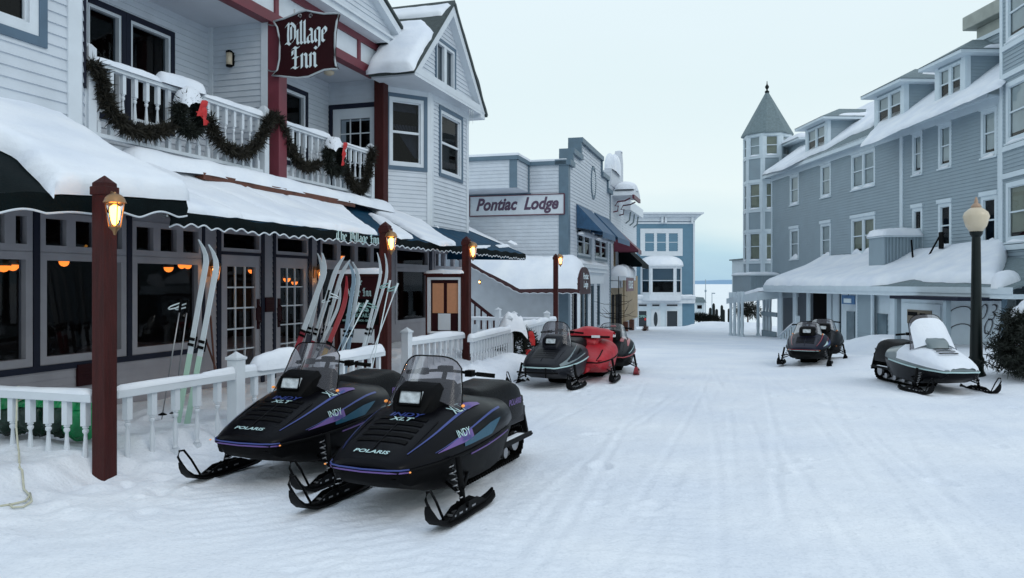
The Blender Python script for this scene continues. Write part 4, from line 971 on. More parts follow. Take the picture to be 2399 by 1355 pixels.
def rp(px, py, z=.67):                                  # rail top point seen at px,py
    Yd = (z-CAMZ)*FPX/(HY-py); return np.array(((px-CX)/FPX*Yd, Yd))
P1 = W(245, HY, 6.64)[:2]; Uv = INN_U
nrm = np.array([.9537, -.3007])
fa = P1-nrm*.10
fence('short white fence running back from the front post past the green bags', P1-nrm*2.9, fa, .67, .205, snow=(.10, .035), seed=1, w=.056)
q1 = rp(268, 915); q2 = rp(690, 852)
q2 = q1+(q2-q1)
fence('white snow-topped fence from the front post toward the parked snowmobiles', q1, q2, .67, .27, newels=((np.hypot(*(rp(545, 872)-q1)), .13),), snow=(.10, .035), seed=2, w=.058, lumps=((np.hypot(*(q2-q1))-.70, np.hypot(*(q2-q1))+.03, .20, .15),(1.0, 1.9, .10, .05)))
fence('white fence with thick snow in front of the maroon board', rp(742, 845), rp(896, 820), .66, .22, snow=(.12, .07), seed=3, w=.05)
q3 = rp(953, 800, .66); P3 = W(1084, HY, 14.6)[:2]
fence('white fence under the menu case between second and third post', q3, P3+nrm*.02, .66, .19, newels=((0, .14),), snow=(.11, .07), seed=4, w=.045)
q4 = rp(1101, 790, .66); q5 = W(1300, HY, 21.6)[:2]
Lq = np.hypot(*(q5-q4)); 
fence('long white fence from the third to the farthest maroon post, wreath leaning on it', q4, q5, .64, .19, newels=((Lq*.36, .20), (Lq*.86, .16)), snow=(.12, .08), seed=5, w=.045)
q6 = W(1098, HY, 23.0)[:2]; q7 = W(1290, HY, 21.9)[:2]
fence('white fence crossing behind the inn at the foot of the maroon stairs', q6, q7, .60, .2, newels=((.95, .22), (1.45, .12)), snow=(.10, .04), seed=6, w=.045)
c_ = W(1200, 812, 16.7); wreath('wreath', 'dark wreath under a thick snow cap leaning on the far fence', (c_[0], c_[1], c_[2]), 0, .30, .17, 2200, F.a-.9, [], .26, flatten=1.2, seed=81)
c_ = W(1229, 820, 16.9); wreath('wreath', 'dark wreath with red ribbon beside the snow-capped one on the far fence', (c_[0], c_[1], c_[2]), 0, .25, .13, 1800, F.a-1.1, [((.10,.40),(.16,.10),.13),((.05,.02),(.10,-.14),.16)], 0, flatten=1.5, seed=82)

# rope hanging from the front fence
t = thing('rope', 'pale rope looped over the front fence rail and trailing on the snow', 'rope', (0,0,0))
m_ = MB(); Yr = 6.9
pts = [W(20, 955, 7.3), W(60, 930, 7.15), W(36, 908, 7.06), W(44, 906, 6.93)]
pts += [W(40, 930, 6.90), W(38, 1000, 6.85), W(41, 1035, 6.82), onsnow(44, 1062), onsnow(46, 1100), onsnow(52, 1130)]
for px, py in ((56,1150),(70,1165),(60,1178),(30,1185),(0,1190),(-60,1195)):
    pts.append(onsnow(px, py))
t.location = tuple(pts[0]); m_.tube([p-pts[0] for p in pts], .008, 6); m_.build('strand', ROPE, t, smooth=True)
m_ = MB(); qs = []
for px, py in ((70,1160),(74,1180),(55,1192),(30,1194),(22,1186)):
    qs.append(onsnow(px, py, .014)-pts[0])
m_.tube(qs, .008, 6); m_.build('loop', ROPE, t, smooth=True)
# green bags behind the fence
bags = [(30, 972, .26, .15, GREEND, 'dark green plastic bag at the left behind the front fence rope', 7.35), (96, 970, .24, .16, GREEND, 'second dark green plastic bag, just right of the rope', 7.3), (150, 972, .20, .16, GREEND, 'third dark green plastic bag, between the last two balusters', 7.25), (196, 978, .17, .17, GREENB, 'bright green plastic bag nearest the maroon post', 7.25)]
for i, (px, py, rx, rz_, mm, lab, Yd) in enumerate(bags):
    c_ = W(px, py, Yd); t = thing('plastic_bag', lab, 'bag', c_, F.a-math.pi/2, 'green bags behind the fence')
    P = []; n = 22
    for a in range(n+1):
        row = []
        for b in range(2*n):
            th = math.pi*a/n; ph = math.pi*b/n; s_ = 1+.35*float(fbm(4*math.cos(ph)+9*i, 4*th+3*math.sin(ph), 4, i))+.06*math.sin(9*ph+3*th)
            row.append((rx*.92*math.sin(th)*math.cos(ph)*s_, .19*math.sin(th)*math.sin(ph)*s_, (rz_+.03)*math.cos(th)*s_))
        P.append(row)
    m_ = MB(); m_.grid(P, 0, True); m_.build('bag', mm, t, smooth=True)
    Q = [[(x*1.04, y*1.05-.004, z*1.05+.004) for x, y, z in row] for row in P[:9]]
    m_ = MB(); m_.grid(Q, 0, True); m_.build('loose_flap', GREENB, t, smooth=True)
    m_ = MB(); m_.tube([(rx*.3, -.02, .14), (rx*.32, -.05, .2), (rx*.2, -.09, .21)], [.02, .035, .01], 8); m_.build('knot', GREENB, t, smooth=True)

# broom and shovel by the left door
for lab, pts_, px0, tn in (('brown broom stick leaning beside the left glass door', [(480, 790), (508, 872)], 508, 'broom'), ('second thin brown stick beside the left glass door', [(493, 740), (503, 868)], 503, 'stick')):
    yb_ = -.35; a = F.w(F.x(pts_[0][0], -.12), -.12, F.z(pts_[0][0], pts_[0][1], -.12)); b = F.w(F.x(pts_[1][0], yb_), yb_, F.z(*pts_[1], yb_))
    t = thing(tn, lab, 'broom', b); m_ = MB(); m_.tube([(0,0,0), (a[0]-b[0], a[1]-b[1], a[2]-b[2])], .014, 6); m_.build('stick', WOOD, t)
    if tn == 'broom': m_ = MB(); m_.box(-.13, .13, -.04, .04, -.10, .02); m_.build('head', MAROOND, t, bevel=.01)

# skis and poles ---------------------------------------------------
def ski(label, tip, mid, Yd, lean=0.0, mats=(WHITET, WHITET), w=.055, curl=1, zb=None, cols=(.5,), bind=True, curl_len=.16):
    tip = W(*tip, Yd); mid = W(*mid, Yd-lean*.4)
    d = mid-tip; k = (tip[2]-.18)/(tip[2]-mid[2]); base = tip+d*k; base[2] = .12
    t = thing('ski', label, 'ski', base, 0, 'skis standing in the snow by the fence')
    ax = (tip-base); Ls = np.linalg.norm(ax); ax /= Ls
    # wide side faces across the street, so that the sole or top sheet is seen at an angle
    wd = np.cross(ax, np.array([-.35, -.94, 0])); wd /= np.linalg.norm(wd); nn = np.cross(wd, ax)
    rows = []; n = 26
    for i in range(n+1):
        u = i/n; s = u*Ls; c = max(0, (u-(1-curl_len))/curl_len); p = ax*s*(1)+wd*(-curl*.10*c**2)*1.0+nn*.06*c**2
        ww = w*(1.0-.12*math.sin(math.pi*u))*(1-.75*c**3)/2; th_ = .007 if u < .9 else .004
        rows.append([p-wd*ww*.8-nn*th_, p+wd*ww*.8-nn*th_, p+wd*ww*.8+nn*th_, p-wd*ww*.8+nn*th_])
    kk = max(2, min(n-2, int(n*cols[0])))
    for nm, r0, r1, mm in (('tail', 0, kk, mats[0]), ('shovel', kk, n, mats[1])):
        m_ = MB(); m_.grid(rows[r0:r1+1], 0, True); m_.add(rows[r0], [(3,2,1,0)]); m_.add(rows[r1], [(0,1,2,3)]); m_.build(nm, mm, t)
    if bind:
        m_ = MB(); c0 = ax*Ls*.45
        for off in (-.03, .03):
            for s_ in (-1, 1): m_.bar(c0+ax*off+nn*.01*s_, c0+ax*off+nn*.02*s_, w*.9, .03, up=tuple(ax))
        m_.bar(c0-nn*.02, c0-nn*.035, w*.7, .12, up=tuple(ax)); m_.build('binding', BLACKM, t)
    return t
def pole(label, top, bot, Yd, strapdir=-1, shaft=STEEL, strap=LETP, zb=.1):
    a = W(*top, Yd); b = W(*bot, Yd); k = (a[2]-zb)/(a[2]-b[2]); b = a+(b-a)*k
    t = thing('ski_pole', label, 'ski pole', b, 0, 'ski poles standing in the snow by the fence'); v = a-b; Lp = np.linalg.norm(v); v /= Lp
    m_ = MB(); m_.tube([(0,0,0), v*Lp*.5, v*(Lp-.12)], [.005, .008, .008], 6); m_.build('shaft', shaft, t, smooth=True)
    m_ = MB(); m_.tube([v*(Lp-.14), v*(Lp-.08), v*(Lp-.01), v*Lp], [.012, .015, .014, .018], 8); m_.build('grip', BLACKM if strap is not LETG else LETP, t, smooth=True)
    m_ = MB(); g0 = v*(Lp-.015); sd = np.array([strapdir, -.15, 0]); q = [g0+sd*.13*math.sin(math.pi*s_)*(1 if s_ < .99 else 1)+np.array([0, 0, -.02-.13*s_*(1 if s_ < .6 else (1-s_)*1.5+.3)]) for s_ in [i/10 for i in range(11)]]
    m_.tube(q, .008, 5); m_.build('strap', strap, t, smooth=True)
    m_ = MB(); m_.lathe([(.01,.02),(.045,.0),(.045,-.006),(.01,-.01)], 10, tuple(v*.08)); m_.build('basket', BLACKM, t)
    return t
MINT = mat('mint_ski_base', (.42,.62,.50), .4); SKIR = mat('red_ski_base', (.34,.03,.05), .4); SKIY = mat('yellow_ski_base', (.65,.42,.10), .4); SKIB = mat('blue_grey_ski', (.33,.45,.55), .4, var=.2); SKIW = mat('white_ski', (.58,.63,.66), .35, var=.08); SKID = mat('dark_ski', (.05,.05,.07), .4)
ski('left ski of the white and mint pair leaning by the left door', (492, 566), (449, 800), 8.35, mats=(MINT, SKIW), w=.085, cols=(.42,), curl_len=.13)
ski('right ski of the white and mint pair leaning by the left door', (516, 578), (475, 790), 8.3, mats=(MINT, SKIW), w=.085, cols=(.42,), curl_len=.13)
pole('left pole of the two with black grips standing before the right front window', (425, 702), (399, 860), 8.6, -1)
pole('right pole of the two with black grips, nearest the mint skis', (441, 703), (421, 860), 8.7, -1)
ski('white ski with red print, leftmost of the bundle at the maroon board', (775, 600), (703, 790), 10.4, mats=(SKIR, SKIW), w=.10, cols=(.48,))
ski('white ski with its tip crossed over, second of the bundle at the maroon board', (797, 598), (733, 800), 10.55, mats=(SKIR, SKIW), w=.085, curl=-1, cols=(.40,))
ski('pale ski with dark lower half in the middle of the bundle', (764, 598), (741, 700), 10.8, mats=(SKID, SKIW), w=.075, cols=(.45,))
ski('pale ski with the outward tip at the right of the bundle', (811, 606), (752, 800), 10.7, mats=(SKID, SKIW), w=.075, curl=-1, cols=(.5,))
ski('red ski with yellow tail and white tip leaning at the maroon board', (832, 655), (770, 800), 10.2, mats=(SKIY, RED), w=.085, cols=(.46,), curl_len=.3)
ski('narrow white edge ski lying against the red and yellow one', (816, 672), (752, 800), 10.3, mats=(SKIW, SKIW), w=.05, cols=(.5,), curl_len=.25)
ski('left blue-grey ski in front of the maroon board lettering', (836, 617), (806, 800), 10.9, mats=(SKIB, SKIB), w=.075, curl=1)
ski('right blue-grey ski in front of the maroon board lettering', (846, 617), (819, 790), 10.95, mats=(SKIB, SKIW), w=.075, curl=1)
ski('thin brown-white ski, left of the curved pair at the second post', (904, 597), (858, 780), 10.6, mats=(SKIW, SKIW), w=.05, curl=1, curl_len=.2)
ski('thin white ski, right of the curved pair at the second post', (921, 600), (866, 775), 10.75, mats=(SKIW, SKIW), w=.05, curl=1, curl_len=.2)
pole('pole with a tangled white strap in front of the ski bundle', (771, 680), (742, 790), 10.2, 1, strap=LETP)
pole('second pole with a tangled white strap in front of the ski bundle', (779, 690), (757, 790), 10.25, -1, strap=LETP)
pole('white-gripped pole tilted to the right over the board lettering', (861, 704), (812, 800), 10.4, 1, shaft=LETP, strap=LETG)
pole('white-gripped pole left of its partner over the board lettering', (842, 710), (806, 790), 10.45, 1, shaft=SKIB, strap=LETG)
pole('white-gripped pole just left of the second maroon post', (914, 657), (889, 780), 10.5, -1, shaft=LETP, strap=LETG)
pole('white-gripped pole pointing right past the second maroon post', (932, 664), (893, 770), 10.4, -1, shaft=SKIW, strap=LETG)
# ================================================================= SNOWMOBILES
HT = np.array([  # f, half width, belt z, top z, bottom z
 (.435,.18,.385,.415,.34),(.42,.25,.38,.435,.30),(.37,.295,.382,.460,.26),(.25,.345,.388,.515,.22),(.10,.39,.392,.57,.18),(0,.415,.398,.605,.16),
 (-.15,.44,.405,.655,.14),(-.30,.46,.415,.695,.13),(-.55,.475,.435,.735,.13),(-.75,.47,.450,.735,.13),(-.92,.455,.460,.71,.14),(-1.02,.44,.465,.695,.15),(-1.25,.38,.475,.665,.19)])
def hs(f):
    return [float(np.interp(-f, -HT[:,0], HT[:,k])) for k in (1,2,3,4)]
def HS(f, t, side=1, off=0.0):                          # hood surface, t 0 at the belt line .. 1 on the centre line
    def P(f, t):
        hw, zb, zt, _ = hs(f); th = t*math.pi/2; return np.array([f, hw*max(math.cos(th), 0)**.62, zb+(zt-zb)*math.sin(th)**.92])
    p = P(f, t)
    if off:
        a = P(f+.02, t)-P(f-.02, t); b = P(f, min(t+.03, 1))-P(f, max(t-.03, 0)); n = np.cross(a, b); n /= max(np.linalg.norm(n), 1e-9)
        if n[2] < 0 and t > .3: n = -n
        if n[1] < 0 and t <= .3: n = -n
        p = p+n*off
    return (p[0], p[1]*side, p[2])
def top_of(f, y):                                       # hood surface by (f, y)
    hw = hs(f)[0]; c = min(1, abs(y)/hw)**(1/.62); t = math.acos(min(1, c))/(math.pi/2); return HS(f, t)[2]
def fstrip(mb, f0, t0, f1, t1, w0, w1, side, off=.005, n=10, mi=0):
    P = []
    for i in range(n+1):
        u = i/n; f = f0+(f1-f0)*u; t = t0+(t1-t0)*u; w = w0+(w1-w0)*u; P.append([HS(f, max(0, t-w/2), side, off), HS(f, min(.99, t+w/2), side, off)])
    mb.grid(P, mi)
def side_text(t, txt, size, f0, t0, slope, side, material, shear=.2, bold=.006, off=.008, scale_t=1.0):
    V, Fc = font_geo(txt, 1, shear, bold); V2 = []
    for x, y in V:
        f = f0-side*0-(x*size)*(1) if side > 0 else f0+(x*size)
        hw, zb, zt, _ = hs(f); tt = t0+(y*size+slope*(f0-f))/.34
        V2.append(HS(f, min(max(tt, .02), .98), side, off))
    m_ = MB(); m_.add(V2, Fc); return m_.build('lettering', material, t)
def snowmobile(label, loc, heading, st):
    """+x is forward, origin on the snow under the ski spindles"""
    t = thing('snowmobile', label, 'snowmobile', loc, heading, 'parked snowmobiles'); g = st.get
    hood, belly = g('hood', BLACK), g('belly', BLACKM)
    fs = [.435,.432,.42,.40,.37,.32,.25,.18,.10,0,-.08,-.15,-.22,-.30,-.42,-.55,-.65,-.75,-.84,-.92,-1.02,-1.12,-1.25]
    tt = [0,.05,.12,.2,.3,.42,.55,.68,.8,.9,1]
    P = [[HS(f, a, -1) for a in tt]+[HS(f, a, 1) for a in tt[::-1][1:]] for f in fs]
    m_ = MB(); m_.grid(P); m_.f.append(tuple(range(len(P[0])))); m_.m.append(0); k = (len(P)-1)*len(P[0]); m_.f.append(tuple(k+i for i in range(len(P[0])-1, -1, -1))); m_.m.append(0)
    ho = m_.build('hood', hood, t, smooth=True, auto=50)
    P = []
    for f in fs:
        hw, zb, zt, zo = hs(f); zb -= .004
        pr = [(hw*.99, zb), (hw*1.0, zb-.02), (hw*.985, zb-.05), (hw*.93, zb-.12 if zb-.12 > zo else zo+.02), (hw*.84, zo+.03), (hw*.70, zo), (0, zo-.01)]
        P.append([(f, -y, z) for y, z in pr]+[(f, y, z) for y, z in pr[::-1][1:]])
    m_ = MB(); m_.grid(P); m_.f.append(tuple(range(len(P[0])-1,-1,-1))); m_.m.append(0); k = (len(P)-1)*len(P[0]); m_.f.append(tuple(k+i for i in range(len(P[0])))); m_.m.append(0)
    m_.build('belly_pan', belly, t, smooth=True, auto=50)
    # bumper lip and its stripe
    m_ = MB(); lip = [(f, -hs(f)[0]-.006, hs(f)[1]-.012) for f in (-1.0,-.75,-.5,-.3,-.1,.1,.25,.37,.42,.438)]
    lip += [(.455, 0, .372)]+[(x, -y, z) for x, y, z in lip[::-1]]
    m_.tube(lip, .012, 6); m_.build('bumper_strip', g('lip', BLACKM), t, smooth=True)
    if g('stripe', True):
        for mm, dz, r in ((g('s1', BLUES), .012, .0065), (g('s2', PURPLE), -.006, .006)):
            m_ = MB(); front = [(.30,-.345),(.37,-.312),(.42,-.268),(.448,-.19),(.468,0),(.448,.19),(.42,.268),(.37,.312)]
            m_.tube([(a, b, .372+dz) for a, b in front], r, 5)
            m_.build('front_stripe', mm, t, smooth=True)
            for s_ in (-1, 1):
                m_ = MB(); m_.tube([(f, s_*(hs(f)[0]+.004), hs(f)[1]-.012-.02+dz) for f in (-.28,-.4,-.55,-.7,-.85,-1.0)], r, 5); m_.build('side_stripe', mm, t, smooth=True)
    # headlight pod
    pod = [(-.16,.12,.66,.70),(-.22,.165,.66,.80),(-.27,.175,.66,.845),(-.36,.18,.66,.875),(-.50,.20,.66,.88),(-.66,.17,.66,.865),(-.78,.12,.66,.81)]
    P = []
    for f, w, zl, zh in pod:
        P.append([(f, -w, zl), (f, -w, zh-.05), (f, -w*.8, zh-.01), (f, 0, zh), (f, w*.8, zh-.01), (f, w, zh-.05), (f, w, zl)])
    m_ = MB(); m_.grid(P); m_.add(P[0], [(0,1,2,3,4,5,6)]); m_.add(P[-1], [(6,5,4,3,2,1,0)]); m_.build('dashboard_pod', g('pod', BLACKM), t, smooth=True, auto=40)
    if g('lamp', True):
        m_ = MB(); lw = .088; f0 = -.165
        m_.hexa([(f0-.06,-lw,.732),(f0,-lw,.732),(f0,lw,.732),(f0-.06,lw,.732),(f0-.09,-lw,.818),(f0-.032,-lw,.818),(f0-.032,lw,.818),(f0-.09,lw,.818)]); h_ = m_.build('headlight', LENS, t, bevel=.012)
        m_ = MB(); q = [(f0+.004,-lw-.008,.724),(f0+.004,lw+.008,.724),(f0-.030,lw+.008,.826),(f0-.030,-lw-.008,.826)]; m_.tube(q+[q[0]], .010, 6); m_.build('rim', BLACKM, h_, smooth=True)
    # windshield
    if g('shield', 'smoke'):
        hgt = g('sh', 1.07); bw = g('sw', .30); n = 16; mz = 8; P = []; E = []
        for i in range(n+1):
            u = -1+2*i/n; row = []; zt = .80+(hgt-.80)*(1-abs(u)**3.8)**.5; z0 = .79-.13*abs(u)**1.5
            for j in range(mz+1):
                v = j/mz; z = z0+(zt-z0)*v; wv = bw*(1+.10*(1-v)-.04*v); row.append((-.26-.17*abs(u)**2-g('rake', .85)*(z-.72)*.75, u*wv, z))
            P.append(row); E.append(row[-1])
        mm = {'smoke': SMOKE, 'clear': CLEARW, 'snow': SMOKE, 'cover': g('hood')}[g('shield', 'smoke')]
        m_ = MB(); m_.grid(P); ws = m_.build('windshield', mm, t, smooth=True)
        m_ = MB(); m_.tube([P[0][0]]+E+[P[-1][0]], .006, 5); m_.build('edge_trim', BLACKM, ws, smooth=True)
        if g('shield') == 'snow':
            Q = [[(p[0]+.018+.02*float(vn(i*.6, j*.6, 3)), p[1], p[2]) for j, p in enumerate(r[:-1])] for i, r in enumerate(P[1:-1])]
            m_ = MB(); m_.grid(Q); m_.build('windshield_snow', SNOW, t, smooth=True)
    # handlebar
    m_ = MB(); m_.tube([(-.70,0,.80), (-.76,0,.90)], .02, 8); m_.tube([(-.83,-.36,.885),(-.79,-.22,.90),(-.76,-.08,.915),(-.76,.08,.915),(-.79,.22,.90),(-.83,.36,.885)], .012, 8)
    for s_ in (-1, 1): m_.box(-.82, -.75, s_*.21-.03, s_*.21+.03, .875, .925); m_.tube([(-.76, s_*.22, .9), (-.74, s_*.30, .895), (-.77, s_*.36, .885)], .007, 5)
    hb = m_.build('handlebar', BLACKM, t, smooth=True, auto=40)
    for s_ in (-1, 1):
        m_ = MB(); m_.tube([(-.80, s_*.26, .895), (-.85, s_*.40, .88)], [.018, .018], 10); m_.build('grip', RUBBER, hb, smooth=True)
    m_ = MB(); m_.box(-.80, -.73, -.06, .06, .915, .955); m_.build('bar_pad', g('pad', BLACKM), hb, bevel=.012)
    # seat, tunnel, running boards
    P = []
    for f, w, zl, zh in ((-.84,.15,.46,.70),(-.92,.19,.44,.76),(-1.05,.21,.42,.745),(-1.25,.225,.40,.735),(-1.45,.235,.40,.75),(-1.60,.24,.39,.755),(-1.74,.235,.39,.73),(-1.85,.225,.39,.68),(-1.94,.21,.40,.60),(-2.0,.19,.41,.52),(-2.02,.16,.42,.46)):
        P.append([(f,-w,zl),(f,-w*1.03,(zl+zh)/2),(f,-w*.92,zh-.03),(f,-w*.6,zh),(f,w*.6,zh),(f,w*.92,zh-.03),(f,w*1.03,(zl+zh)/2),(f,w,zl)])
    m_ = MB(); m_.grid(P); m_.add(P[0], [tuple(range(8))]); m_.add(P[-1], [tuple(range(7,-1,-1))]); se = m_.build('seat', g('seat', VINYL), t, smooth=True, auto=60)
    m_ = MB(); m_.box(-2.0, -.9, -.20, .20, .33, .475); m_.box(-2.03, -1.98, -.20, .20, .38, .47); m_.build('tunnel', g('tunnel', BLACK), t, bevel=.01)
    for s_ in (-1, 1):
        m_ = MB(); m_.box(-1.85, -.85, min(s_*.19, s_*.345), max(s_*.19, s_*.345), .235, .25); m_.box(-1.80, -.9, s_*.345-.01, s_*.345+.01, .235, .275); m_.build('running_board', BLACKM, t)
        snow_strip('board_snow', t, [(-1.75, s_*.28, .25), (-1.1, s_*.28, .25)], .10, .022, int(s_+3))
        m_ = MB(); m_.tube([(-1.35, s_*.215, .49), (-1.6, s_*.235, .50), (-1.9, s_*.22, .53), (-2.06, s_*.15, .55)], .010, 6); m_.build('grab_rail', BLACKM, t, smooth=True)
    m_ = MB(); m_.box(-2.05, -2.01, -.13, .13, .47, .515); m_.build('tail_light', TAIL, t, bevel=.006)
    m_ = MB(); m_.hexa([(-2.16,-.19,.16),(-2.13,-.19,.16),(-2.13,.19,.16),(-2.16,.19,.16),(-2.04,-.19,.42),(-2.01,-.19,.42),(-2.01,.19,.42),(-2.04,.19,.42)]); m_.build('snow_flap', BLACKM, t)
    # track and its rails
    loop = []; n = 48; rr = .145
    for k in range(n):
        a = 2*math.pi*k/n
        if math.sin(a) >= 0 and math.cos(a) >= 0 or (math.cos(a) > 0 and math.sin(a) < 0): cx = -.72
        else: cx = -1.88
        loop.append((cx+rr*math.cos(a)*1.0, .155+(rr*math.sin(a))))
    P = [];
    for x, z in loop:
        x2 = x; P.append([(x, -.185, z), (x, .185, z)])
    P.append(P[0]); m_ = MB(); m_.grid(P); 
    for k in range(26):
        x = -.72-1.16*k/25; m_.box(x-.012, x+.012, -.185, .185, -.005, .022); m_.box(x-.012, x+.012, -.185, .185, .295, .312)
    for k in range(8):
        for cx, s_ in ((-.72, 1), (-1.88, -1)):
            a = R(-90+22*k+12); x = cx+s_*rr*math.cos(a); z = .155+rr*math.sin(a); m_.bar((x, -.185, z), (x, .185, z), .02, .03)
    m_.build('track', RUBBER, t)
    m_ = MB()
    for s_ in (-.10, .10): m_.bar((-.85, s_, .045), (-1.85, s_, .045), .03, .04); m_.tube([(-1.0, s_, .06), (-1.25, s_, .30)], .014, 6); m_.tube([(-1.5, s_, .06), (-1.72, s_, .30)], .014, 6)
    for x in (-1.05, -1.35, -1.65, -1.88):
        for s_ in (-.14, .14): m_.tube([(x, s_-.02, .085 if x > -1.8 else .155), (x, s_+.02, .085 if x > -1.8 else .155)], .05 if x > -1.8 else .09, 12)
    m_.build('suspension', STEEL, t, smooth=True, auto=40)
    # skis
    ys = g('stance', .53); sang = g('steer', 0)
    for s_ in (-1, 1):
        P = []; prof = [(.52,.185,.02),(.50,.15,.035),(.46,.095,.05),(.39,.045,.058),(.30,.018,.062),(.15,.010,.062),(-.2,.010,.062),(-.36,.012,.058),(-.46,.03,.045),(-.50,.05,.02)]
        ca, sa = math.cos(sang), math.sin(sang); rot = lambda x, y, z: (x*ca-y*sa, s_*ys+x*sa+y*ca, z)
        for f, z, w in prof: P.append([rot(f,-w,z+.012), rot(f,-w,z), rot(f,w,z), rot(f,w,z+.012), rot(f,w*.45,z+.018), rot(f,w*.42,z+.035), rot(f,-w*.42,z+.035), rot(f,-w*.45,z+.018)])
        m_ = MB(); m_.grid(P, 0, True); m_.add(P[0], [tuple(range(8))]); m_.add(P[-1], [tuple(range(7,-1,-1))]); sk = m_.build('ski', g('ski', BLACKM), t, smooth=True, auto=35)
        m_ = MB(); m_.tube([rot(.51,0,.19), rot(.545,0,.25), rot(.53,0,.295), rot(.48,0,.29), rot(.40,0,.20), rot(.30,0,.06)], .009, 8); m_.build('ski_loop', BLACKM, sk, smooth=True)
        m_ = MB(); 
        for yy in (-.03, .03): m_.hexa([rot(.28,yy-.004,.04),rot(-.34,yy-.004,.04),rot(-.34,yy+.004,.04),rot(.28,yy+.004,.04),rot(.12,yy-.004,.10),rot(-.16,yy-.004,.105),rot(-.16,yy+.004,.105),rot(.12,yy+.004,.10)])
        m_.tube([rot(0,-.05,.085), rot(0,.05,.085)], .018, 8); m_.build('ski_saddle', BLACKM, sk)
        for xx, ll in ((.20,.02),(.13,.05),(.03,.02),(-.07,.06)): m_ = MB(); m_.hexa([rot(xx,-.036,.052),rot(xx-ll,-.036,.052),rot(xx-ll,.036,.052),rot(xx,.036,.052),rot(xx,-.036,.064),rot(xx-ll,-.036,.064),rot(xx-ll,.036,.064),rot(xx,.036,.064)]); m_.build('ski_bolt', STEEL, sk)
        m_ = MB(); m_.tube([rot(0,0,.08), (-.04, s_*(ys-.06), .40)], .022, 8); m_.tube([rot(0,0,.14), (-.10, s_*.28, .24)], .012, 6); m_.tube([rot(0,0,.20), (-.45, s_*.36, .22)], .014, 6); m_.build('spindle', BLACKM, t, smooth=True)
        m_ = MB(); a = np.array((0, s_*(ys-.02), .13)); b = np.array((-.08, s_*.36, .40)); q = []
        for k in range(60):
            u = k/59; an = u*2*math.pi*7; p = a+(b-a)*u; q.append((p[0]+.028*math.cos(an), p[1]+.028*math.sin(an)*.9, p[2]))
        m_.tube(q, .006, 5); m_.build('shock_spring', g('spring', STEEL), t, smooth=True)
    if g('markers', True):
        for s_ in (-1, 1):
            m_ = MB(); m_.ball((-.40, s_*.335, .70), (.022, .012, .012), 6); m_.build('amber_marker', AMBER, t, smooth=True)
            m_ = MB(); m_.ball((.40, s_*.335, .375), (.009, .008, .006), 5); m_.build('amber_reflector', AMBER, t, smooth=True)
    # bonnet louvres
    if g('louvre', True):
        m_ = MB()
        for k in range(5):
            f = .23-.075*k; q = [(f, y, top_of(f, y)+.006) for y in [-.20+.04*i for i in range(11)]]; q2 = [(f-.045, y, top_of(f-.045, y)+.004) for _, y, _ in q]; m_.grid([q, q2])
        m_.build('louvre', g('louvremat', BLACKM), t)
        m_ = MB()
        for y in (-.27, 0.0, .27): 
            q = [(f, y*(1 if y == 0 else 1-.25*max(0, f)), top_of(f, y)+.004) for f in (.34,.25,.15,.05,-.05,-.12)]; m_.tube(q, .005, 5)
        m_.build('hood_crease', BLACK if hood is BLACK else hood, t, smooth=True)
    return t
def decals(t, s=(BLUES, PURPLE, TEAL), full=True):
    for side in (1, -1):
        m_ = MB(); fstrip(m_, .30, .52, -.52, .62, .022, .05, side); m_.build('upper_stripe', s[0], t)
        m_ = MB(); fstrip(m_, -.46, .66, -.66, .60, .16, .05, side, .0055); m_.build('purple_panel', s[1], t)
        m_ = MB(); fstrip(m_, .12, .20, -.95, .42, .01, .045, side); m_.build('lower_stripe', s[0], t)
        m_ = MB(); fstrip(m_, .10, .17, -.34, .215, .01, .19, side, .0055); m_.build('purple_wedge', s[1], t)
        m_ = MB(); fstrip(m_, -.20, .10, -.62, .13, .06, .17, side, .006); fstrip(m_, -.62, .13, -.84, .22, .17, .01, side, .006); m_.build('teal_panel', s[2], t)
        if full:
            side_text(t, 'XLT', .085, -.37, .60, -.05, side, LETW, off=.010)
            side_text(t, 'INDY', .065, -.22, .23, -.10, side, LETW, off=.010)
            side_text(t, 'Special', .042, -.24, .16, -.10, side, BLUES, off=.010, shear=.5)
    if full:
        for txt, sz, f0, mm, bo in (('POLARIS', .045, .335, LETW, .012), ('INDY', .075, -.055, BLUES, .012), ('XLT', .065, 0, LETW, .012)):
            V, Fc = font_geo(txt, sz, .15, bo*sz*2); m_ = MB(); f0 = {'POLARIS': .36, 'INDY': -.105, 'XLT': -.045}[txt]
            V2 = [(f0-y, x*(1.6 if txt == 'POLARIS' else 1.45), top_of(f0-y, x)+.008) for x, y in V]; m_.add(V2, Fc); m_.build('lettering', mm, t)
        for side in (1, -1):
            V, Fc = font_geo('POLARIS', .075, .15, .001); m_ = MB()
            V2 = [(-1.66-x*side, side*(.230), .55+y-.02) for x, y in V]; V2 = [(a, side*(.2425+.004), c) for a, b, c in V2]; m_.add(V2, Fc); m_.build('lettering', PURPLE, t)
def place(px_spindle, Yd): return None
H = math.atan2(-.925, -.38)
def at(x, y): return (x, y, Gz(x, y)+.005)
s0 = snowmobile('black snowmobile with purple and teal graphics, nearest the camera', at(-.83, 5.75), H, dict(sh=1.06)); decals(s0)
s1_ = snowmobile('black and purple snowmobile parked just behind and left of the nearest one', at(-1.97, 6.66), H+.03, dict(sh=1.10)); decals(s1_)
SILB = mat('dark_slate_plastic', (.010,.011,.016), .4, spec=.2, var=.2)
s2_ = snowmobile('dark snowmobile with silver side panels and tall smoked windshield, beside the far wreaths', at(.60, 13.6), H+.02, dict(hood=SILB, belly=SILB, sh=1.10, sw=.29, rake=.55, stripe=False, lip=LETW, pod=SILB, louvremat=BLACK, markers=False))
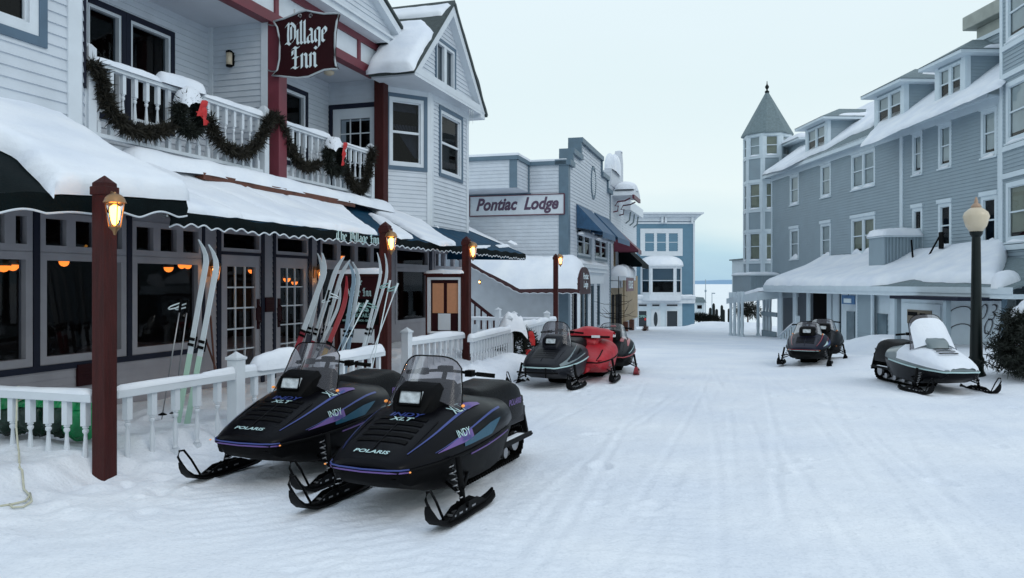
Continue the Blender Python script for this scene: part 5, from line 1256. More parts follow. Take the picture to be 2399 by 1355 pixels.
for side in (1, -1):
    m_ = MB(); fstrip(m_, .30, .12, -.75, .42, .20, .50, side, .006); m_.build('silver_panel', SILVER, s2_)
    m_ = MB(); fstrip(m_, -.30, .28, -.62, .38, .02, .16, side, .009); m_.build('dark_inlay', BLACKM, s2_)
m_ = MB(); m_.tube([(.50,-.36,.30),(.52,-.2,.30),(.53,0,.30),(.52,.2,.30),(.50,.36,.30)], .014, 8)
for y in (-.2, .15): m_.tube([(.52, y, .22), (.53, y, .38)], .016, 6)
m_.build('bumper_bar', BLACKM, s2_)
s3_ = snowmobile('snowmobile wrapped in a bright red nylon cover between two dark ones', at(1.40, 14.9), H+.12, dict(hood=REDC, shield=None, stripe=False, louvre=False, pod=REDC, lamp=False, markers=False, seat=REDC, belly=REDC, sh=1.15, ski=BLACKM))
P = []
for i in range(13):
    y = -.36+.72*i/12; b_ = .16+.22*abs(y/.36)**1.5; row = []
    for j in range(8):
        v = j/7; row.append((.40-.02*v+.05*math.sin(i*1.1)*v+.03*float(fbm(i*.6, j*.7, 2, 9)), y*(1-.25*v), .42*(1-v)+b_*v))
    P.append(row)
m_ = MB(); m_.grid(P); m_.build('cover_skirt', REDC, s3_, smooth=True)
for y in (-.28, .30): m_ = MB(); m_.tube([(.02, y, top_of(.02, y)+.015), (.25, y*.95, top_of(.25, y*.95)+.015), (.41, y*.8, .40)], .012, 5); m_.build('strap', BLACKM, s3_)
P = []
for i in range(15):
    u = i/14; y = -.44+.88*u; row = []
    for j in range(10):
        a = math.pi*(j/9)-.3; rr_ = .13*(.55+.9*math.sin(math.pi*(u*.9+.05)))**.5*(1+.5*float(fbm(i*.5, j*.6, 3, 4))); row.append((-.50+math.cos(a)*rr_*1.6, y, .80+math.sin(a)*rr_-.02*math.cos(6*u)))
    P.append(row)
m_ = MB(); m_.grid(P); m_.build('windshield_cover', REDC, s3_, smooth=True)
m_ = MB(); m_.bar((-.20,-.40,.80), (-.20,.40,.80), .05, .035); m_.build('strap', BLACKM, s3_)
m_ = MB(); m_.box(-.17, -.155, .06, .22, .785, .83); m_.build('cloth_label', LETP, s3_)
m_ = MB(); put_text(s3_, font_geo('SKI', .10, .1, .004), lambda u, o, z: (-.30+o, u-.05, .80+z), LETP, o=.02)
s4_ = snowmobile('black snowmobile with red panels and clear windshield, last in the far left row', at(2.05, 16.5), H+.2, dict(shield='clear', sh=1.02, stripe=False, ski=RED, pad=RED, lip=RED, markers=False))
for side in (1, -1):
    m_ = MB(); fstrip(m_, -.05, .50, -.70, .70, .05, .30, side, .006); m_.build('red_panel', RED, s4_); m_ = MB(); fstrip(m_, -.15, .80, -.70, .85, .10, .24, side, .006); m_.build('red_panel', RED, s4_)
    m_ = MB(); fstrip(m_, .15, .15, -.75, .30, .04, .03, side, .006); m_.build('side_stripe', LETW, s4_)
NAVYP = mat('dark_navy_paint', (.006,.007,.020), .35, spec=.15, coat=.05)
s5_ = snowmobile('dark navy snowmobile with red-white trim parked before the porch doorway', at(6.75, 18.3), math.atan2(-.90, -.44), dict(hood=NAVYP, sh=.98, s1=RED, s2=LETW)); decals(s5_, (RED, LETW, BLUES), False)
s6_ = snowmobile('dark snowmobile half hidden behind the navy one at the porch', at(7.55, 19.4), math.atan2(-.92, -.40), dict(hood=BLACK, sh=.98, shield='smoke', stripe=False))
s7_ = snowmobile('snow-covered pale snowmobile with black belly beside the iron street lamp', (7.02, 12.85, Gz(7.02,12.85)-.02), math.atan2(-.999, .035), dict(hood=SILVER, belly=BLACK, shield='snow', sh=1.24, sw=.36, rake=.85, lip=LETW, stripe=False, lamp=False, louvre=False, markers=False, pod=SILVER))
tt = [0.10,.2,.3,.42,.55,.68,.8,.9,1]; P = []
for i, f in enumerate([.43,.38,.30,.2,.1,0,-.1,-.2,-.32,-.45,-.58,-.70]):
    a_ = [(HS(f, a, -1, .006+.028*float(vn(i*.7, k*.8, 8)) if k > 1 else .004)) for k, a in enumerate(tt)]; b_ = [(HS(f, a, 1, .006+.028*float(vn(i*.7+9, k*.8, 8)) if k > 1 else .004)) for k, a in enumerate(tt)]
    P.append(a_+b_[::-1][1:])
m_ = MB(); m_.grid(P); m_.build('hood_snow', SNOW, s7_, smooth=True)
m_ = MB()
for k in range(3): f = .06-.085*k; m_.grid([[(f, y, top_of(f, y)+.05) for y in (-.16,-.08,0,.08,.16)], [(f-.035, y, top_of(f-.035, y)+.052) for y in (-.16,-.08,0,.08,.16)]])
m_.build('louvre', BLACKM, s7_)
snow_strip('seat_snow', s7_, [(-1.95, 0, .71), (-1.55, 0, .69)], .3, .05, 3)
# ================================================================= THE LODGE BESIDE THE INN
a_ = math.atan2(.961, .276)
K = Fr(2.44, 35.0, a_)                                  # facade along the street; its near corner is the origin
lo = K.root('lodge_building', 'white clapboard lodge with a stepped blue-trimmed parapet beyond the inn', 'building')
Lk = 11.9; Mk = flat(0); bz0 = -1.6
def kz(py, Yd): return CAMZ+(HY-py)/FPX*Yd
steps = [(0, 7.0), (.85, 7.0), (.85, 7.62), (2.8, 7.62), (2.8, 8.45), (8.7, 8.45), (8.7, 7.62), (10.7, 7.62), (10.7, 6.95), (Lk, 6.95)]
op = []
for a, b in ((1352, 1384), (1393, 1422)):
    op.append(window(lo, Mk, K.x(a), K.x(b), 2.78, 4.35, trim=SLATE2, tw=.12, fw=.09, sash=True, units=2, um=.22, interior=DARK))
for a, b, m1 in ((1357, 1377, 1), (1383, 1391, 1), (1398, 1405, 1)):
    op.append(window(lo, Mk, K.x(a), K.x(b), -.75, 1.55, trim=None, frame=SLATE2, fw=.10, sash=False, interior=DARK, units=2 if a == 1357 else 1, um=.2, name='shop_window'))
op.append(window(lo, Mk, K.x(1339), K.x(1351), -1.3, 1.3, trim=None, frame=NAVY, fw=.12, sash=False, interior=DARK, name='glass_door'))
mb = MB(); siding(mb, Mk, 0, Lk, bz0, 6.95, e=.16, op=op, t=.022)
siding(mb, Mk, .85, 10.7, 6.95, 7.62, e=.16, t=.022); siding(mb, Mk, 2.8, 8.7, 7.62, 8.40, e=.16, t=.022); mb.build('street_wall', WHITE, lo)
Mk2 = lambda u, o, z: (-o, 9-u, z)                      # wall facing the camera: u to the right
mb = MB(); siding(mb, Mk2, 0, 9, bz0, 6.95, e=.16, t=.022); mb.build('side_wall', WHITE, lo)
mb = MB()
mb.box(-.06, Lk, .05, .45, bz0+8.4, 6.93); mb.build('parapet_back', SLATE2, lo)
mb = MB()
for (xa, za), (xb_, zb_) in zip(steps[:-1], steps[1:]):
    if za == zb_: mb.mbox(Mk, xa-.10, xb_+.10, -.55, .16, za-.22, za+.02)
    else: mb.mbox(Mk, xa-.12, xa+.12, -.55, .10, min(za, zb_)+.02, max(za, zb_)-.22)
mb.build('parapet_trim', SLATE2, lo)
mb = MB(); mb.mbox(Mk, -.02, .38, -.02, .045, bz0, 6.78); mb.mbox(Mk2, 8.62, 9.047, -.02, .046, bz0, 6.78); mb.mbox(Mk, Lk-.3, Lk, -.02, .045, bz0, 6.8); mb.build('corner_board', SLATE2, lo)
mb = MB(); mb.mbox(Mk2, 0, 8.95, -.3, .10, 6.80, 6.97); mb.build('side_cornice', SLATE2, lo)
mb = MB(); mb.mbox(Mk2, 0, 8.95, -.3, .07, 6.972, 7.06); mb.build('roof_snow', SNOW, lo)
# projecting box on the side wall
bu1 = 9-K.xs(1210, -2.0); MK3 = lambda u, o, z: (-2.0-o, 9-u, z)
zb3 = 5.62; mb = MB(); siding(mb, MK3, 0, bu1, zb3, 6.85, e=.15, t=.02); siding(mb, lambda u, o, z: (-2.0+u, 9-bu1-o, z), 0, 2, zb3, 6.85, e=.15, t=.02); mb.box(-2.0, 0, 9-bu1, 9, zb3-.02, zb3); mb.build('projecting_box', WHITE, lo)
mb = MB(); mb.mbox(MK3, 0, bu1+.08, -.1, .10, 6.80, 6.97); mb.box(-2.08, 0, 9-bu1-.10, 9-bu1, 6.80, 6.968); mb.mbox(MK3, bu1-.30, bu1+.03, -.01, .04, zb3, 6.8); mb.box(-.2, -.03, 9-bu1-.06, 9-bu1-.02, zb3, 6.8); mb.mbox(Mk2, 4.0, 7.35, -.01, .06, 5.34, zb3-.02); mb.build('box_trim', SLATE2, lo)
mb = MB(); mb.box(-2.1, 0, 9-bu1-.1, 9.0, 6.972, 7.07); mb.build('box_snow', SNOW, lo)
# oval vent
cxv, czv = K.x(1389), 6.75; mb = MB()
for k in range(24):
    a = 2*math.pi*k/24; b = 2*math.pi*(k+1)/24
    mb.hexa([Mk(cxv+.62*math.cos(t_), o, czv+.80*math.sin(t_)) if False else Mk(cxv+r_*math.cos(t_), o, czv+r_*1.28*math.sin(t_)) for o in (.0, .06) for r_, t_ in ((.56, a), (.68, a), (.68, b), (.56, b))])
mb.build('vent_ring', SLATE2, lo)
mb = MB()
for k in range(11): z = czv-.62+.112*k; w = .55*math.sqrt(max(0, 1-((z-czv)/.72)**2)); mb.mbox(Mk, cxv-w, cxv+w, .01, .045, z, z+.07)
mb.build('vent_slat', WHITET, lo)
# shop cornice
mb = MB(); mb.mbox(Mk, -.0, Lk*.78, -.02, .32, 2.32, 2.5); mb.mbox(Mk, 0, Lk*.78, -.02, .22, 2.12, 2.32); mb.mbox(Mk, .02, Lk*.78, -.02, .06, 1.55, 2.12); mb.build('shop_cornice', WHITET, lo)
snow_strip('cornice_snow', lo, [(.1, -.16, 2.5), (Lk*.78, -.16, 2.5)], .36, .16, 9, step=.15)
mb = MB(); mb.mbox(Mk, .5, Lk*.78, -.02, .035, 1.75, 2.08); mb.build('fascia_board', SLATE2, lo)
# blue window awnings
for px0, px1, pxe, lab in ((1349, 1384, 1416, 'nearer blue window awning on the lodge front'), (1391, 1424, 1447, 'farther blue window awning on the lodge front')):
    t = K.root('window_awning', lab, 'awning', 'blue awnings on the lodge'); x0, x1 = K.x(px0), K.x(px1); zt, zo = 5.25, 3.95; yo = -1.25
    mb = MB(); mb.grid([[(x0, -.03, zt), (x1, -.03, zt)], [(x0, yo, zo), (x1, yo, zo)], [(x0, yo-.01, zo-.28), (x1, yo-.01, zo-.28)]]); mb.build('canopy', BLUEP, t)
    for xx in (x0, x1): mb = MB(); mb.add([(xx, -.03, zt), (xx, yo, zo), (xx, yo, zo-.02), (xx, -.03, zo+.2)], [(0,1,2,3)]); mb.build('end_panel', BLUEP, t)
    snow_strip('awning_snow', t, [(x0+.1, -.2, zo-.1), (x1-.1, -.2, zo-.1)], .35, .16, 3, step=.1)
# Pontiac Lodge sign on the side wall
t = K.root('lodge_sign', 'long white signboard reading Pontiac Lodge on the lodge side wall', 'sign')
ua, ub = 9-K.xs(1103, 0), 9-K.xs(1322, 0); z0s, z1s = kz(505, 35.8), kz(460, 35.8)
mb = MB(); mb.mbox(Mk2, ua, ub, .02, .10, z0s, z1s); mb.build('board', WHITET, t)
mb = MB(); framebars(mb, Mk2, ua-.03, ub+.03, z0s-.03, z1s+.03, .035, .02, .13); mb.build('frame', MAROON2 if False else LETM, t)
um_ = (ua+ub)/2; put_text(t, font_geo('Pontiac  Lodge', .80, .30, .030, 1.0), lambda u, o, z: Mk2(um_+u*.79, .105+o, z0s+.24+z*.93), mat('sign_letter_purple', (.085,.045,.085), .5))
# stair canopy
MAROONF = mat('maroon_canvas', (.035,.006,.009), .65, var=.3, vscale=4)
t = K.root('entrance_canopy', 'snow-heaped maroon barrel canopy over the lodge stairway', 'canopy')
xn, xf = -2.55, -.12; zc0 = 1.28; hc = .98; yE = K.xs(1368, xn); yk = K.xs(1216, xn); yl = K.xs(1108, xn); zl = kz(622, 33)
yE = -1.05
def crow(y, zb_, sc=1, h=0, a0=0, a1=math.pi, n=14):
    cx_ = (xn+xf)/2; rx_ = (xf-xn)/2*sc
    return [(cx_-rx_*math.cos(a), y, zb_+h+hc*sc*math.sin(a)**.8) for a in [a0+(a1-a0)*i/n for i in range(n+1)]]
mb = MB(); rows = [crow(yE, zc0), crow(yk, zc0), crow(yl, zl), crow(yl+2.2, zl+1.1)]; mb.grid(rows); mb.build('canvas', MAROONF, t, smooth=True)
mb = MB(); r = crow(yE-.003, zc0); mb.add(r, [tuple(range(len(r)))]); mb.build('end_panel', MAROONF, t)
V_ = []; Q = []
pts_ = [(yE, zc0), (yk, zc0), (yl, zl), (yl+2.2, zl+1.1)]
for (y0_, z0_), (y1_, z1_) in zip(pts_[:-1], pts_[1:]):
    n = max(2, int(abs(y1_-y0_)/.05))
    for k in range(n): u = k/n; Q.append((y0_+(y1_-y0_)*u, z0_+(z1_-z0_)*u))
mb = MB(); rr1 = [[(xn-.01, y, z+.02), (xn-.015, y, z-.13+.04*abs(math.sin(y*9)))] for y, z in Q]; mb.grid(rr1); mb.build('valance', MAROONF, t)
mb = MB(); mb.tube([(xn-.02, y, z-.13+.04*abs(math.sin(y*9))) for y, z in Q], .012, 5); mb.build('piping', WHITET, t)
mb = MB(); mb.add([(xn, yE-.004, zc0), (xf, yE-.004, zc0), (xf, yE-.004, zc0-.15), (xn, yE-.004, zc0-.15)], [(0,1,2,3)]); mb.build('front_valance', MAROONF, t)
for k, tx in enumerate(('Pontiac', 'Lodge')):
    put_text(t, font_geo(tx, .36, .2, .01), lambda u, o, z: ((xn+xf)/2+u*1.1, yE-.01-o, zc0+.48-.34*k+z), LETP, o=.01)
P = []
for i in range(41):
    u = i/40; y = yE+.10+(yl+1.5-yE)*u; zb_ = np.interp(-y, [-yl-2.2, -yl, -yk, -yE], [zl+1.1, zl, zc0, zc0]); e = min(1, u/.07)**.5
    nz_ = 1+.22*float(fbm(y*.8, 3, 3, 6)); cx_ = (xn+xf)/2
    P.append([(cx_-(xf-xn)/2*1.0*math.cos(a), y, zb_+.0+hc*math.sin(a)**.8+(.50*e*nz_)*math.sin(a)**.7+.10*float(fbm(y*1.3, a*2, 3, 8))) for a in [.02+(math.pi-.04)*j/14 for j in range(15)]])
mb = MB(); mb.grid(P); mb.add(P[0], [tuple(range(15))]); mb.build('canopy_snow', SNOW, t, smooth=True)
for y_, x_ in ((yE+.05, xn+.05), (yE+.05, xf-.05)):
    mb = MB(); mb.box(x_-.05, x_+.05, y_-.05, y_+.05, -1.3, zc0); mb.build('canopy_post', WHITET, t)
# enclosed stair wall below and maroon handrail
t = K.root('stair_rail', 'maroon handrail climbing behind the white fence beside the inn', 'railing')
mb = MB(); a = (xn+.3, K.xs(1172, xn+.3), -.1); b = (xn+.3, K.xs(1098, xn+.3), .95); mb.bar(a, b, .09, .12)
for k in range(6): u = k/5; p = [a[i]+(b[i]-a[i])*u for i in range(3)]; mb.box(p[0]-.03, p[0]+.03, p[1]-.03, p[1]+.03, p[2]-.9, p[2])
mb.build('handrail', MAROOND, t)
t = K.root('porch_lamp', 'tiny lit bulb in the dark under the maroon canopy', 'lamp'); y_ = K.xs(1123, xn+1.5)
mb = MB(); mb.ball((xn+1.5, y_, kz(661, 34)), .04, 6); mb.build('bulb', GLOW, t, smooth=True); mb = MB(); mb.box(xn+1.52, xn+1.6, y_-.04, y_+.04, kz(661, 34)-.1, kz(661, 34)+.1); mb.build('back_plate', BRASS, t)

# ================================================================= SHOPS BEYOND THE LODGE
sh = Fr(*K.w(Lk+.06, 0)[:2], a_)
t = sh.root('corner_shop', 'narrow white shop with round snow-capped gable hood beyond the lodge', 'building')
Ls = 5.0; Mh = flat(0)
opn = [window(t, Mh, 1.1, 1.9, 2.6, 4.6, trim=None, frame=TAN, fw=.1, sash=True, interior=DARK)]
mb = MB(); siding(mb, Mh, 0, Ls, -2.2, 7.3, e=.17, op=opn); siding(mb, lambda u, o, z: (-o, 9-u, z), 0, 9, 5.5, 8.2, e=.17); mb.build('street_wall', WHITE, t)
mb = MB(); mb.prism([(0,7.3),(3.4,7.3),(3.4,8.3),(0,8.3)], Mh, -.35, .05); mb.prism([(3.42,7.3),(Ls,7.3),(Ls,9.2),(4.6,9.9),(3.8,9.9),(3.42,9.5)], Mh, -.30, .04); mb.build('false_front', SOFFIT, t)
def hoodp(name, x0, x1, z0, h, o, mm, snow):
    P = [[(x0+(x1-x0)*(.5-.5*math.cos(a)), y, z0+h*math.sin(a)) for a in [math.pi*i/12 for i in range(13)]] for y in (0, -o)]
    mb = MB(); mb.grid(P); mb.add(P[1], [tuple(range(13))]); mb.add([(x0,0,z0),(x1,0,z0),(x1,-o,z0),(x0,-o,z0)], [(0,1,2,3)]); mb.build(name, mm, t, smooth=False)
hoodp('gable_hood', .6, 3.6, 6.75, .55, 1.3, WHITET, 1)
snow_strip('hood_snow', t, [(.7, -.70, 7.15), (3.5, -.70, 7.15)], 1.15, .50, 5, step=.15)
snow_strip('parapet_snow', t, [(.2, .12, 8.3), (3.3, .12, 8.3)], .6, .95, 6, step=.15)
snow_strip('parapet_snow', t, [(3.9, .1, 9.88), (4.6, .1, 9.88)], .35, .12, 7, step=.15)
mb = MB(); mb.box(.6, 3.6, -1.32, -1.2, 6.55, 6.78)
for k in range(2):
    x = .8+k*2.4; mb.tube([(x, -.05, 5.8), (x, -.3, 5.85), (x, -.35, 6.15), (x, -.15, 6.15), (x, -.3, 6.4), (x, -.75, 6.45), (x, -1.05, 6.6)], .045, 6)
mb.build('bracket', LETM, t)
mb = MB(); mb.mbox(Mh, 0, 1.0, -.02, .5, 1.3, 1.7); mb.mbox(Mh, 0, 4.5, -.02, .9, 1.75, 2.0); mb.build('shop_cornice', WHITET, t)
snow_strip('cornice_snow', t, [(.2, -.45, 2.0), (4.3, -.45, 2.0)], .9, .6, 8, step=.15)
mb = MB(); mb.mbox(Mh, 0.2, 3.4, .90, .93, 1.1, 1.9); mb.build('sign_board', LETM, t)
put_text(t, font_geo('FUDGE', .62, .1, .02), lambda u, o, z: (1.8+u, -.94-o, 1.28+z), LETP, o=.01)
mb = MB(); mb.mbox(Mh, 0, 4.8, -.01, .05, -2.0, 1.3); mb.build('shop_front', TAN, t)
for xx in (.6, 2.1, 3.6):
    mb = MB(); mb.mbox(Mh, xx-.5, xx+.5, .05, .08, -1.5, .9); mb.build('shop_window', DARK, t)
for z_, x0, x1, mm, lab, nm in ((4.9, 1.0, 2.6, LETM, 'small red-brown awning high on the narrow shop', 0), (4.1, 2.9, 6.6, GREENF, 'dark awning farthest along the left row of shops', 1)):
    tt_ = sh.root('window_awning', lab, 'awning'); mb = MB(); zo = z_-1.35; yo = -1.5
    mb.grid([[(x0, -.06, z_), (x1, -.06, z_)], [(x0, yo, zo), (x1, yo, zo)], [(x0, yo, zo-.25), (x1, yo, zo-.25)]]); mb.build('canopy', mm, tt_)
    for x in (x0, x1): mb = MB(); mb.add([(x, -.06, z_), (x, yo, zo), (x, yo, zo-.1), (x, -.06, zo-.1)], [(0,1,2,3)]); mb.build('end_panel', mm, tt_)
t = sh.root('far_shop', 'tan and brown shop front at the far end of the left row', 'building')
sx = Ls+.05
mb = MB(); siding(mb, Mh, sx, sx+7, -2.6, 6.3, e=.17); mb.build('street_wall', WHITE, t)
mb = MB(); mb.prism([(sx, 6.3), (sx+7, 6.3), (sx+7, 6.9), (sx, 6.9)], Mh, -.4, .5); mb.build('cornice', WHITET, t)
mb = MB(); mb.mbox(Mh, sx, sx+6.8, .0, .12, -.9, 2.1); mb.build('shop_sign_band', TAN, t)
mb = MB(); mb.mbox(Mh, sx, sx+.4, .0, .32, -2.6, -.9); mb.mbox(Mh, sx+3, sx+3.4, .0, .32, -2.6, -.9); mb.build('pillar', WOOD, t)
mb = MB()
for k in range(3): mb.tube([(sx+1+2*k, -.05, 5.5), (sx+1+2*k, -.3, 5.7), (sx+1+2*k, -.38, 6.25)], .05, 6)
mb.build('bracket', HROOF, t)

# ================================================================= BLUE BUILDING AT THE END
B = Fr(*W(1556, HY, 68)[:2], 0)
t = B.root('blue_building', 'three-storey blue building with white bay window closing the street', 'building'); Mn = flat(0)
bx = lambda px: B.x(px); bzz = lambda py: B.z(1556, py)
xl, xr = bx(1440), bx(1627)
mb = MB(); siding(mb, Mn, xl, xr, bzz(790), bzz(515), e=.2, t=.012); siding(mb, lambda u, o, z: (xr+o, u, z), 0, 12, bzz(790), bzz(515), e=.2, t=.012); mb.build('wall', BLUEW, t)
mb = MB(); mb.prism([(xl, bzz(519)), (xr, bzz(519)), (xr+.12, bzz(515)), (xr+.3, bzz(510)), (xr+.62, bzz(503)), (xr+.68, bzz(499)), (xl, bzz(499))], Mn, -12, .10)
mb.mbox(Mn, xl, xr+.65, -.1, .70, bzz(503), bzz(499)); mb.mbox(Mn, xl, xr+.3, -.1, .40, bzz(509), bzz(503.2)); mb.mbox(Mn, xl, xr+.02, -.1, .06, bzz(525), bzz(521))
for px in (1484, 1548, 1556, 1618): mb.mbox(Mn, bx(px), bx(px+5), -.05, .30, bzz(523), bzz(509.2))
mb.mbox(Mn, xr-.12, xr+.03, -.1, .05, bzz(692), bzz(521))
mb.build('cornice', WHITET, t)
mb = MB(); mb.mbox(Mn, xl, xr, -.05, .04, bzz(521), bzz(509.3)); mb.build('frieze', SLATE, t)
BL3 = mat('far_window_blind', (.33,.44,.50), .8)
window(t, flat(-.02), bx(1500), bx(1599), bzz(600), bzz(536), trim=WHITET, tw=.22, frame=WHITET, fw=.18, sash=True, units=3, um=.24, interior=None, blind=None, glass=BL3)
by = -1.0; MB2 = flat(by)
window(t, MB2, bx(1519), bx(1577), bzz(690), bzz(625), trim=None, frame=WHITET, fw=.16, sash=True, interior=DARK, blind=BL3, bl=.55)
pL, pR = (bx(1501), 0), (bx(1597), 0)
for a, b in ((pL, (bx(1519), by)), ((bx(1577), by), pR)):
    Ln = math.hypot(b[0]-a[0], b[1]-a[1]); window(t, seg(a, b), 0, Ln, bzz(690), bzz(625), trim=None, frame=WHITET, fw=.16, sash=True, interior=DARK, blind=BL3, bl=.55)
pl_ = [(pL[0]-.15, .0), (bx(1519)-.1, by-.15), (bx(1577)+.1, by-.15), (pR[0]+.15, .0)]
for z0_, z1_ in ((bzz(704), bzz(690)), (bzz(625), bzz(621))): mb = MB(); mb.v += [(x, y, z) for z in (z0_, z1_) for x, y in pl_]; k = len(mb.v)-8; mb.f += [(k,k+1,k+5,k+4),(k+1,k+2,k+6,k+5),(k+2,k+3,k+7,k+6),(k,k+3,k+2,k+1),(k+4,k+5,k+6,k+7)]; mb.m += [0]*5; mb.build('bay_trim', WHITET, t)
P = []
for j in range(7):
    a = j/6*math.pi/2; s_ = math.cos(a)**.8; P.append([(bx(1548)+(x-bx(1548))*(.25+.75*s_), y*(.1+.9*s_), bzz(621)+.78*math.sin(a)) for x, y in pl_])
mb = MB(); mb.grid(P); mb.f.append(tuple(24+i for i in range(4))); mb.m.append(0); mb.build('bay_snow', SNOW, t, smooth=True)
mb = MB(); mb.mbox(Mn, xl, xr, -.05, .45, bzz(700), bzz(694)); mb.mbox(Mn, xl, xr, -.05, .30, bzz(711), bzz(700)); mb.build('shop_cornice', WHITET, t)
snow_strip('cornice_snow', t, [(xl, -.25, bzz(694)), (xr, -.25, bzz(694))], .4, .12, 5, step=.3)
mb = MB(); mb.mbox(Mn, xl, bx(1598), -.05, .05, bzz(790), bzz(711)); mb.build('shop_front', HWHITE, t)
for a, b, c, d in ((1474, 1488, 767, 727), (1494, 1516, 767, 727), (1560, 1588, 767, 727)):
    window(t, flat(-.12), bx(a), bx(b), bzz(c), bzz(d), frame=WHITET, fw=.07, sash=False, interior=None, glass=mat('shop_glass_dark', (.02,.028,.036), .12), name='shop_window')
for a, b in ((1474, 1488), (1494, 1516), (1526, 1546), (1560, 1588)):
    window(t, flat(-.12), bx(a), bx(b), bzz(719), bzz(712), frame=WHITET, fw=.05, sash=False, interior=None, glass=MATS['shop_glass_dark'], name='transom_window')
mb = MB(); mb.mbox(flat(-.05), bx(1525), bx(1547), .0, .06, bzz(775), bzz(725)); d_ = mb.build('door', WHITET, t)
mb = MB(); c = (bx(1535.5), bzz(748)); mb.prism([(c[0]+.17*math.cos(2*math.pi*k/20), c[1]+.62*math.sin(2*math.pi*k/20)) for k in range(20)], flat(-.05), .061, .075); mb.build('oval_pane', MATS['shop_glass_dark'], d_)
put_text(t, font_geo('OPEN', .28, 0, .01), lambda u, o, z: (bx(1505)+u, -.16-o, bzz(744)+z), LETG)
mb = MB(); mb.ball((bx(1511), -.16, bzz(748)), (.10,.02,.12), 6); mb.build('red_sticker', REDB, t)
# ================================================================= THE GREY HOTEL
ah = math.atan2(-.999, .045)
Hh = Fr(15.1-.045*(30-42.7), 30.0, ah)                   # facade seen from the street: x to the right (towards the camera)
ho = Hh.root('grey_hotel', 'long grey clapboard hotel with white trim, dormers and a round corner tower', 'building')
Mh = flat(0); hx = Hh.x
xL, xR = hx(1808), hx(2346)
ZE = 7.72; op = []
HSHADE = [BLINDG, BLIND]
cols = [(1851,1872,1),(1923,1947,1),(1995,2051,2),(2138,2162,1),(2199,2230,1),(2299,2337,1)]
for i, (a, b, n) in enumerate(cols):
    x0, x1 = hx(a), hx(b)
    kw = dict(trim=None, frame=HWHITE, fw=.13, sash=True, units=n, um=.16, interior=DARK, sill=.06, depth=.4, glass=GLASSH)
    op.append(window(ho, Mh, x0, x1, 5.78, 7.38, blind=BLIND, bl=.95 if i < 3 else .9, cap=.12, snow=.13, **kw))
    op.append(window(ho, Mh, x0, x1, 2.86, 4.50, blind=(BLINDG if i == 2 else BLIND) if i < 3 else None, bl=.95 if i < 2 else .9, cap=.14, snow=.26, **kw))
mb = MB(); siding(mb, Mh, xL, xR, 1.2, ZE, e=.125, op=op, t=.02); mb.build('upper_wall', HGRAY, ho)
mb = MB(); mb.mbox(Mh, xL-.02, xL+.16, -.02, .04, 1.2, ZE); mb.mbox(Mh, hx(2110), hx(2117), -.02, .05, 2.4, ZE-.1); mb.mbox(Mh, xR-.14, xR+.02, -.02, .04, 1.2, ZE); mb.build('corner_board', HWHITE, ho)
# eaves and roof
xe0 = hx(1786, -.45); RD, RZ = 3.6, 3.1                   # ridge depth and rise
mb = MB(); mb.mbox(Mh, xe0, xR, -.02, .45, ZE-.05, ZE-.0); mb.mbox(Mh, xe0, xR, .43, .47, ZE-.12, ZE+.12); mb.mbox(Mh, xL, xR, -.02, .06, ZE-.30, ZE-.05); mb.build('eaves', HWHITE, ho)
sl_ = RZ/(RD+.47); rz = lambda y: ZE+.12+(y+.47)*sl_
mb = MB(); mb.add([(xe0,-.47,ZE+.12),(xR+.3,-.47,ZE+.12),(xR+.3,RD,rz(RD)),(xe0+2.6,RD,rz(RD)),(xe0,-.47,ZE+.04),(xR+.3,-.47,ZE+.04),(xe0+.2,7,ZE+.1)], [(0,1,2,3),(4,5,1,0),(0,3,6)]); mb.build('roof', HROOF, ho)
Mroofh = lambda x, v, h: (x-0*h, -.47+v*.82-h*.6, ZE+.13+v*.82*sl_+h*.85)
def rv(px, py):
    n_ = (0, -sl_, 1); q = Hh.hit(px, py, (0,-.47,ZE+.12), n_); return (q[0], (q[1]+.47)/.82)
vt = (RD+.47)/.82
snow_patch('roof_snow', ho, Mroofh, [(xe0+.02, 0), rv(1835, 398), rv(1900, 365), rv(1935, 352), rv(1990, 320), rv(2040, 300), (hx(2040,-.4), vt), (xe0+2.8, vt)], .12, .22, .14, seed=51, wob=.10)
snow_patch('roof_snow', ho, Mroofh, [rv(2015, 346), rv(2060, 330), rv(2110, 305), rv(2160, 285), rv(2225, 258), rv(2345, 205), (xR+.3, 1.0), (xR+.3, vt), (hx(2010,1), vt), rv(2055, 300)], .12, .22, .14, seed=52, wob=.10)
